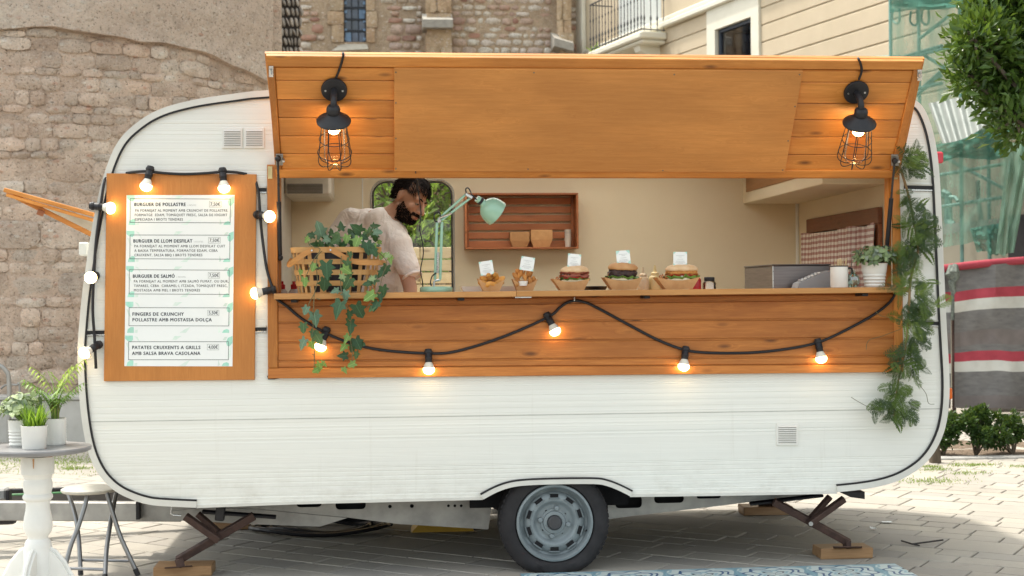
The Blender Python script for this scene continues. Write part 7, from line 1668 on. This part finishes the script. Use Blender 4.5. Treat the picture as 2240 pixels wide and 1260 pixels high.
leg([(148, 1076), (158, 1105), (167, 1140), (173, 1190), (176, 1245)], .40, .24); leg([(193, 1075), (186, 1105), (172, 1150), (156, 1190), (143, 1238)], .22, .12); leg([(233, 1075), (240, 1100), (252, 1140), (266, 1180), (296, 1245)], .22, .18); leg([(254, 1080), (247, 1115), (239, 1160), (233, 1205), (230, 1256)], .40, .06)
put('crossbar', MB().tube([at(177, 1225, .27), at(282, 1227, .20)], .008, 8), GREYM, stool); put('crossbar', MB().tube([at(144, 1243, .13), at(231, 1246, .08)], .008, 8), GREYM, stool)

# ================================================================ PATTERNED MAT (bottom right)
MT = NT('tile_print_mat'); _v = MT.n('SeparateXYZ', {0: MT.obj()})
fx = MT.math('SUBTRACT', MT.math('FRACT', MT.math('MULTIPLY', _v.outputs[0], 2.75)), .5); fy2 = MT.math('SUBTRACT', MT.math('FRACT', MT.math('MULTIPLY', _v.outputs[1], 2.75)), .5)
rr_ = MT.math('SQRT', MT.math('ADD', MT.math('MULTIPLY', fx, fx), MT.math('MULTIPLY', fy2, fy2))); an = MT.math('ARCTAN2', fy2, fx)
pet = MT.math('MULTIPLY', MT.math('SINE', MT.math('MULTIPLY', an, 8.0)), .045); pet4 = MT.math('MULTIPLY', MT.math('COSINE', MT.math('MULTIPLY', an, 4.0)), .09)
def ringm(c, wdt, mod): d = MT.math('ABSOLUTE', MT.math('SUBTRACT', MT.math('ADD', rr_, mod), c)); return MT.math('LESS_THAN', d, wdt)
base = MT.mix(MT.math('GREATER_THAN', MT.math('ADD', rr_, pet4), .50), (.56, .66, .66), (.20, .36, .44))
base = MT.mix(ringm(.40, .018, pet), base, (.035, .10, .22)); base = MT.mix(ringm(.30, .022, pet4), base, (.05, .13, .26)); base = MT.mix(ringm(.19, .028, pet), base, (.28, .46, .54)); base = MT.mix(ringm(.10, .02, pet4), base, (.03, .03, .06)); base = MT.mix(ringm(.56, .02, pet), base, (.30, .48, .55)); base = MT.mix(ringm(.62, .02, pet4), base, (.05, .12, .25))
MT.bump(MT.noise(MT.obj(), 300, 2), .1, .001); MT.fin(base, .45, 0, .4); MT = MT.m
ma, mb2 = atz(1138, 1257), atz(1957, 1235); ux = (mb2-ma).normalized(); uy = Vector((ux.y, -ux.x, 0)); Lm_ = (mb2-ma).length
M4 = frame(ma+uy*0+Vector((0, 0, .002)), ux, -uy, (0, 0, 1)); mm = MB().box((0, -.95, 0), (Lm_, 0, .004), .001)
mo = put('patterned_mat', mm, MT); mo.matrix_world = M4; tag(mo, 'blue and white tile patterned mat lying on the paving in front of the wheel', 'mat')
# ================================================================ THE MAN leaning behind the counter
SKIN = mat('skin', (.50, .29, .205), (.44, .24, .165), scale=9, rough=.5, bump=.05, bscale=120, jitter=0); HAIRM = mat('dark_hair', (.018, .012, .011), (.010, .007, .007), scale=40, rough=.8, bump=.2, bscale=200, stretch=(1, 1, .2), jitter=.2, spec=.15)
SHIRT = NT('white_tshirt'); _v = SHIRT.obj(); _w = SHIRT.noise(SHIRT.mp(_v, (1, 1, .55), rot=(0, .6, 0)), 9, 3, .5, 1.2)
SHIRT.bump(SHIRT.math('ADD', _w, SHIRT.math('MULTIPLY', SHIRT.noise(_v, 26, 3), .25)), .75, .035); SHIRT.fin(SHIRT.ramp(_w, [(.2, (.76, .70, .68)), (.8, (.82, .765, .745))]), .85, 0, .15); SHIRT = SHIRT.m
JEAN = mat('dark_trousers', (.045, .05, .065), rough=.85, bump=.3, bscale=150, jitter=0)
PY = .80
hc0 = at(896, 436, PY); person = thing('person', 'dark haired bearded man in a white T-shirt bending over the counter inside the caravan', 'person', (at(760, 640, 1.1).x, 1.1, zf))
fwd = Vector((.68, -.57, -.46)).normalized(); upv = Vector((.48, -.05, .86)); lft = upv.cross(fwd).normalized(); upv = fwd.cross(lft).normalized()
# lft here points to his left (towards us when he faces right)
HS = 1.05
def hp(l, f, u): return hc0+(lft*l+fwd*f+upv*u)*HS
HM = Matrix((( lft.x, fwd.x, upv.x), (lft.y, fwd.y, upv.y), (lft.z, fwd.z, upv.z)))
def capsule(mb, a, b, ra, rb, n=12):
    a, b = Vector(a), Vector(b); k = 6; pts = [a.lerp(b, i/k) for i in range(k+1)]; rs = [ra+(rb-ra)*i/k for i in range(k+1)]
    mb.tube(pts, rs, n); mb.ball(a, ra, n, 8); mb.ball(b, rb, n, 8)
def chain(mb, pts, rs):
    for (a, b), (r0, r1) in zip(zip(pts, pts[1:]), zip(rs, rs[1:])): capsule(mb, a, b, r0, r1)
def merged(name, mb, voxel, mt, parent, smooth=6, extra=None):
    """weld overlapping solids into one continuous skin"""
    me = mb.mesh(name, fix=False); o = put(name, me, mt, parent)
    r_ = o.modifiers.new('weld', 'REMESH'); r_.mode = 'VOXEL'; r_.voxel_size = voxel; r_.use_smooth_shade = True
    s_ = o.modifiers.new('soften', 'SMOOTH'); s_.factor = .5; s_.iterations = smooth
    dg = bpy.context.evaluated_depsgraph_get(); dg.update(); new = bpy.data.meshes.new_from_object(o.evaluated_get(dg)); o.modifiers.clear(); o.data = new
    new.polygons.foreach_set('use_smooth', [True]*len(new.polygons))
    if not new.materials: new.materials.append(mt)
    return o
def P(px, py, Y): return at(px, py, Y)
neck0, neck1 = P(850, 478, .83), hp(0, -.025, -.075)
shL, shR = P(872, 536, .72), P(768, 486, .99)                     # shoulders (his left is the nearer, lower one)
chest, belly, hip = P(812, 560, .86), P(790, 640, .98), P(778, 700, 1.08)
elL, wrL = P(897, 628, .63), P(903, 700, .56); elR, wrR = P(702, 570, .93), P(690, 660, .74)
b = MB()
b.ball(hp(0, -.012, .035), (.073*HS, .094*HS, .098*HS), 20, 14, HM); b.ball(hp(0, .036, -.045), (.056*HS, .058*HS, .072*HS), 18, 12, HM); b.ball(hp(0, .070, -.090), .024*HS, 12, 8)
capsule(b, hp(0, .088, .018), hp(0, .121, -.030), .0085*HS, .0130*HS); b.ball(hp(.012, .104, -.034), .0095*HS, 8, 6); b.ball(hp(-.012, .104, -.034), .0095*HS, 8, 6)
capsule(b, hp(-.040, .072, .022), hp(.040, .072, .022), .015*HS, .015*HS)
for s_ in (-1, 1):
    b.ball(hp(.036*s_, .062, -.028), .027*HS, 12, 8); capsule(b, hp(.057*s_, .0, -.056), hp(.028*s_, .066, -.084), .020*HS, .018*HS)
    b.ball(hp(.075*s_, -.012, -.004), (.011*HS, .019*HS, .033*HS), 10, 8, HM); capsule(b, hp(.081*s_, -.024, .018), hp(.079*s_, -.020, -.015), .0065, .0060)
capsule(b, hp(-.018, .094, -.060), hp(.018, .094, -.060), .0085*HS, .0085*HS); capsule(b, hp(-.015, .092, -.070), hp(.015, .092, -.070), .009*HS, .009*HS)
capsule(b, neck0, neck1, .064, .056); capsule(b, neck0, hp(0, .0, -.06), .058, .05)
chain(b, [chest, belly, hip], [.125, .125, .125]); chain(b, [neck0, chest], [.07, .12]); chain(b, [neck0, shL], [.06, .055]); chain(b, [neck0, shR], [.06, .055])
chain(b, [shL, elL, wrL], [.052, .040, .029]); chain(b, [shR, elR, wrR], [.052, .040, .029])
for s_, hx in ((1, .09), (-1, -.09)):
    h_ = hip+Vector((hx, 0, -.04)); kn = Vector((h_.x+.02, h_.y-.06, (h_.z+zf)/2)); an_ = Vector((h_.x, h_.y+.02, zf+.07)); chain(b, [h_, kn, an_], [.08, .055, .04]); capsule(b, an_-Vector((0, 0, .03)), an_+Vector((.02, -.16, -.035)), .04, .032)
def hand(mb, wr, d, palm_n, side):
    d = d.normalized(); n_ = (palm_n-d*palm_n.dot(d)).normalized(); x = d.cross(n_)*side
    mb.ball(wr+d*.045, (.036, .014, .048), 12, 8, Matrix(((x.x, n_.x, d.x), (x.y, n_.y, d.y), (x.z, n_.z, d.z))))
    for i, (o_, L_) in enumerate(((-.027, .058), (-.009, .070), (.009, .074), (.027, .066))):
        p0 = wr+d*.08+x*o_; p1 = p0+d*L_*.45+n_*.006+x*o_*.15; p2 = p1+d*L_*.32+n_*.022; p3 = p2+d*L_*.16+n_*.022; chain(mb, [p0-d*.02, p1, p2, p3], [.0092, .0086, .0080, .0070])
    p0 = wr+d*.03+x*.03; chain(mb, [p0-x*.012, p0+x*.022+d*.025+n_*.01, p0+x*.03+d*.052+n_*.02], [.013, .0105, .0085])
hand(b, wrL, wrL-elL, Vector((-1, -.2, 0)), 1); hand(b, wrR, wrR-elR, Vector((1, -.2, 0)), -1)
body = merged('body', b, .0058, SKIN, person, 4)
s = MB()
chain(s, [P(836, 515, .86), chest, belly, hip, hip+Vector((0, 0, -.06))], [.10, .165, .160, .165, .165]); chain(s, [P(842, 502, .84), shL], [.075, .082]); chain(s, [P(820, 494, .88), shR], [.08, .085]); s.ball(P(806, 490, .94), .092, 14, 10)
chain(s, [shL, P(894, 588, .66)], [.074, .066]); chain(s, [P(850, 520, .80), P(842, 610, .86)], [.115, .13]); s.ball(neck0-(neck1-neck0).normalized()*.052, .100, 14, 10); chain(s, [neck0-(neck1-neck0).normalized()*.055, shL], [.09, .07]); chain(s, [shR, shR.lerp(elR, .72)], [.085, .074]); chain(s, [P(790, 540, .92), P(770, 660, 1.03)], [.15, .15]); chain(s, [P(850, 560, .80), P(800, 650, .93)], [.12, .13])
b_ = merged('tshirt', s, .011, SHIRT, person, 5)
t_ = MB(); chain(t_, [hip+Vector((0, 0, -.02)), hip+Vector((0, 0, -.12))], [.15, .14])
for hx in (.09, -.09):
    h_ = hip+Vector((hx, 0, -.04)); kn = Vector((h_.x+.02, h_.y-.06, (h_.z+zf)/2)); an_ = Vector((h_.x, h_.y+.02, zf+.10)); chain(t_, [h_, kn, an_], [.10, .075, .062])
merged('trousers', t_, .014, JEAN, person, 4)
# collar ring
cr_ = MB(); cn = (neck1-neck0).normalized(); cx_ = cn.orthogonal().normalized(); cy_ = cn.cross(cx_)
cr_.tube([neck0-cn*.004+(cx_*math.cos(2*math.pi*i/24)+cy_*math.sin(2*math.pi*i/24))*.070 for i in range(25)], .009, 8, False); put('collar', sm(cr_.mesh('collar')), SHIRT, person)
hm_ = MB(); a0 = P(894, 588, .66); dn_ = (a0-shL).normalized(); hx_ = dn_.orthogonal().normalized(); hy_ = dn_.cross(hx_)
hm_.tube([a0+dn_*.052+(hx_*math.cos(2*math.pi*i/24)+hy_*math.sin(2*math.pi*i/24))*.052 for i in range(25)], .008, 8, False); put('sleeve_hem', sm(hm_.mesh('sleeve_hem')), SHIRT, person)
# hair, beard, brows, eyes
rg = random.Random(6)
hm = MB(); cap = MB()
def skull(l, f, u): return Vector((l, f, u))
capv = MB().ball((0, 0, 0), (.079, .100, .104), 24, 16)
keep = [not (p[1] > .045 and p[2] < .042) and not (p[2] < -.055) and not (p[2] < -.0 and p[1] > .0) for p in capv.v]
cap.v = [tuple(hp(p[0], p[1]-.012, p[2]+.035)) for p in capv.v]; cap.f = [f for f in capv.f if all(keep[i] for i in f)]
put('hair_cap', sm(cap.mesh('hair_cap', fix=False)), HAIRM, person)
def lock(mb, root, d0, d1, L_, w__):
    p1 = root+d0*L_*.45; p2 = p1+(d0+d1).normalized()*L_*.35; p3 = p2+d1*L_*.3; mb.tube([root, p1, p2, p3], [w__, w__*.9, w__*.6, .0006], 4, False)
for i in range(2600):
    v = Vector((rg.gauss(0, 1), rg.gauss(0, 1), rg.gauss(0, 1))).normalized(); l, f, u = v.x*.077, v.y*.098, v.z*.102
    if (f > .060 and u < .030) or u < -.062 or (u < .0 and f > -.005): continue
    root = hp(l, f-.012, u+.035); out = (HM @ Vector((l/.077, f/.098, u/.102))).normalized()
    if f > .02: tg_ = fwd*.8-upv*.45+lft*.2*(1 if l > 0 else -1)
    else: tg_ = -fwd*.75-upv*.7+lft*.3*(1 if l > 0 else -1)
    tg_ = (tg_-out*tg_.dot(out)*.8).normalized(); jt = Vector((rg.gauss(0, .3), rg.gauss(0, .3), rg.gauss(0, .3)))
    lock(hm, root, (tg_+out*.55+jt).normalized(), (tg_-upv*.25+jt*.6).normalized(), rg.uniform(.016, .034), rg.uniform(.0014, .0026))
tag(put('hair', sm(hm.mesh('hair', fix=False)), HAIRM, person), kind='stuff')
from mathutils.bvhtree import BVHTree
tree_ = BVHTree.FromPolygons([v.co.copy() for v in body.data.vertices], [tuple(p.vertices) for p in body.data.polygons])
bm_ = MB(); made = 0; tries = 0
while made < 2600 and tries < 12000:
    tries += 1
    if made % 7 == 0: az, u = rg.uniform(-24, 24), rg.uniform(-.058, -.045)
    else:
        az = rg.uniform(-92, 92); k = abs(az); lim = -.079 if k < 20 else -.058 if k < 30 else -.056+(k-30)/62*.036
        u = rg.uniform(-.122, lim+rg.gauss(0, .002))
    d = (fwd*math.cos(R(az))+lft*math.sin(R(az))).normalized(); o_ = hp(0, .010, u)+d*.25
    hit, nrm_, idx_, dist_ = tree_.ray_cast(o_, -d, .25)
    if hit is None: continue
    if (hit-hp(0, .01, u)).dot(d) < .02: continue
    dn_ = (nrm_*.45-upv*.85+d*.15+Vector((rg.gauss(0, .25), rg.gauss(0, .25), rg.gauss(0, .25)))).normalized(); made += 1
    L_ = rg.uniform(.007, .010) if u > -.06 and abs(az) < 25 else rg.uniform(.009, .015)
    lock(bm_, hit-nrm_*.001, (dn_+nrm_*.3).normalized(), dn_, L_, .0015)
tag(put('beard', sm(bm_.mesh('beard', fix=False)), HAIRM, person), kind='stuff')
br = MB()
for s_ in (-1, 1): br.tube([hp(.012*s_, .091, .024), hp(.030*s_, .089, .031), hp(.050*s_, .072, .025)], [.004, .005, .002], 6)
put('eyebrows', br, HAIRM, person)
ey = mat('eye_white', (.34, .30, .27), rough=.2, bump=0); ir = mat('eye_iris', (.03, .018, .012), rough=.15, bump=0)
for s_ in (-1, 1):
    e_ = put('eye', sm(MB().ball(hp(.031*s_, .077, .002), .0115, 12, 8).mesh('eye')), ey, person); put('iris', sm(MB().ball(hp(.031*s_, .0855, .0005), .0055, 10, 6).mesh('iris')), ir, e_)
    put('eyelid', sm(MB().ball(hp(.031*s_, .0765, .0065), (.0135, .0125, .009), 12, 8, HM).mesh('eyelid')), SKIN, person)
lp = MB(); lp.tube([hp(-.020, .094, -.066), hp(0, .1025, -.064), hp(.020, .094, -.066)], [.003, .0062, .003], 6); lp.tube([hp(-.018, .093, -.072), hp(0, .1005, -.073), hp(.018, .093, -.072)], [.003, .006, .003], 6); put('lips', sm(lp.mesh('lips')), mat('lip_skin', (.36, .15, .12), rough=.4, bump=0), person)
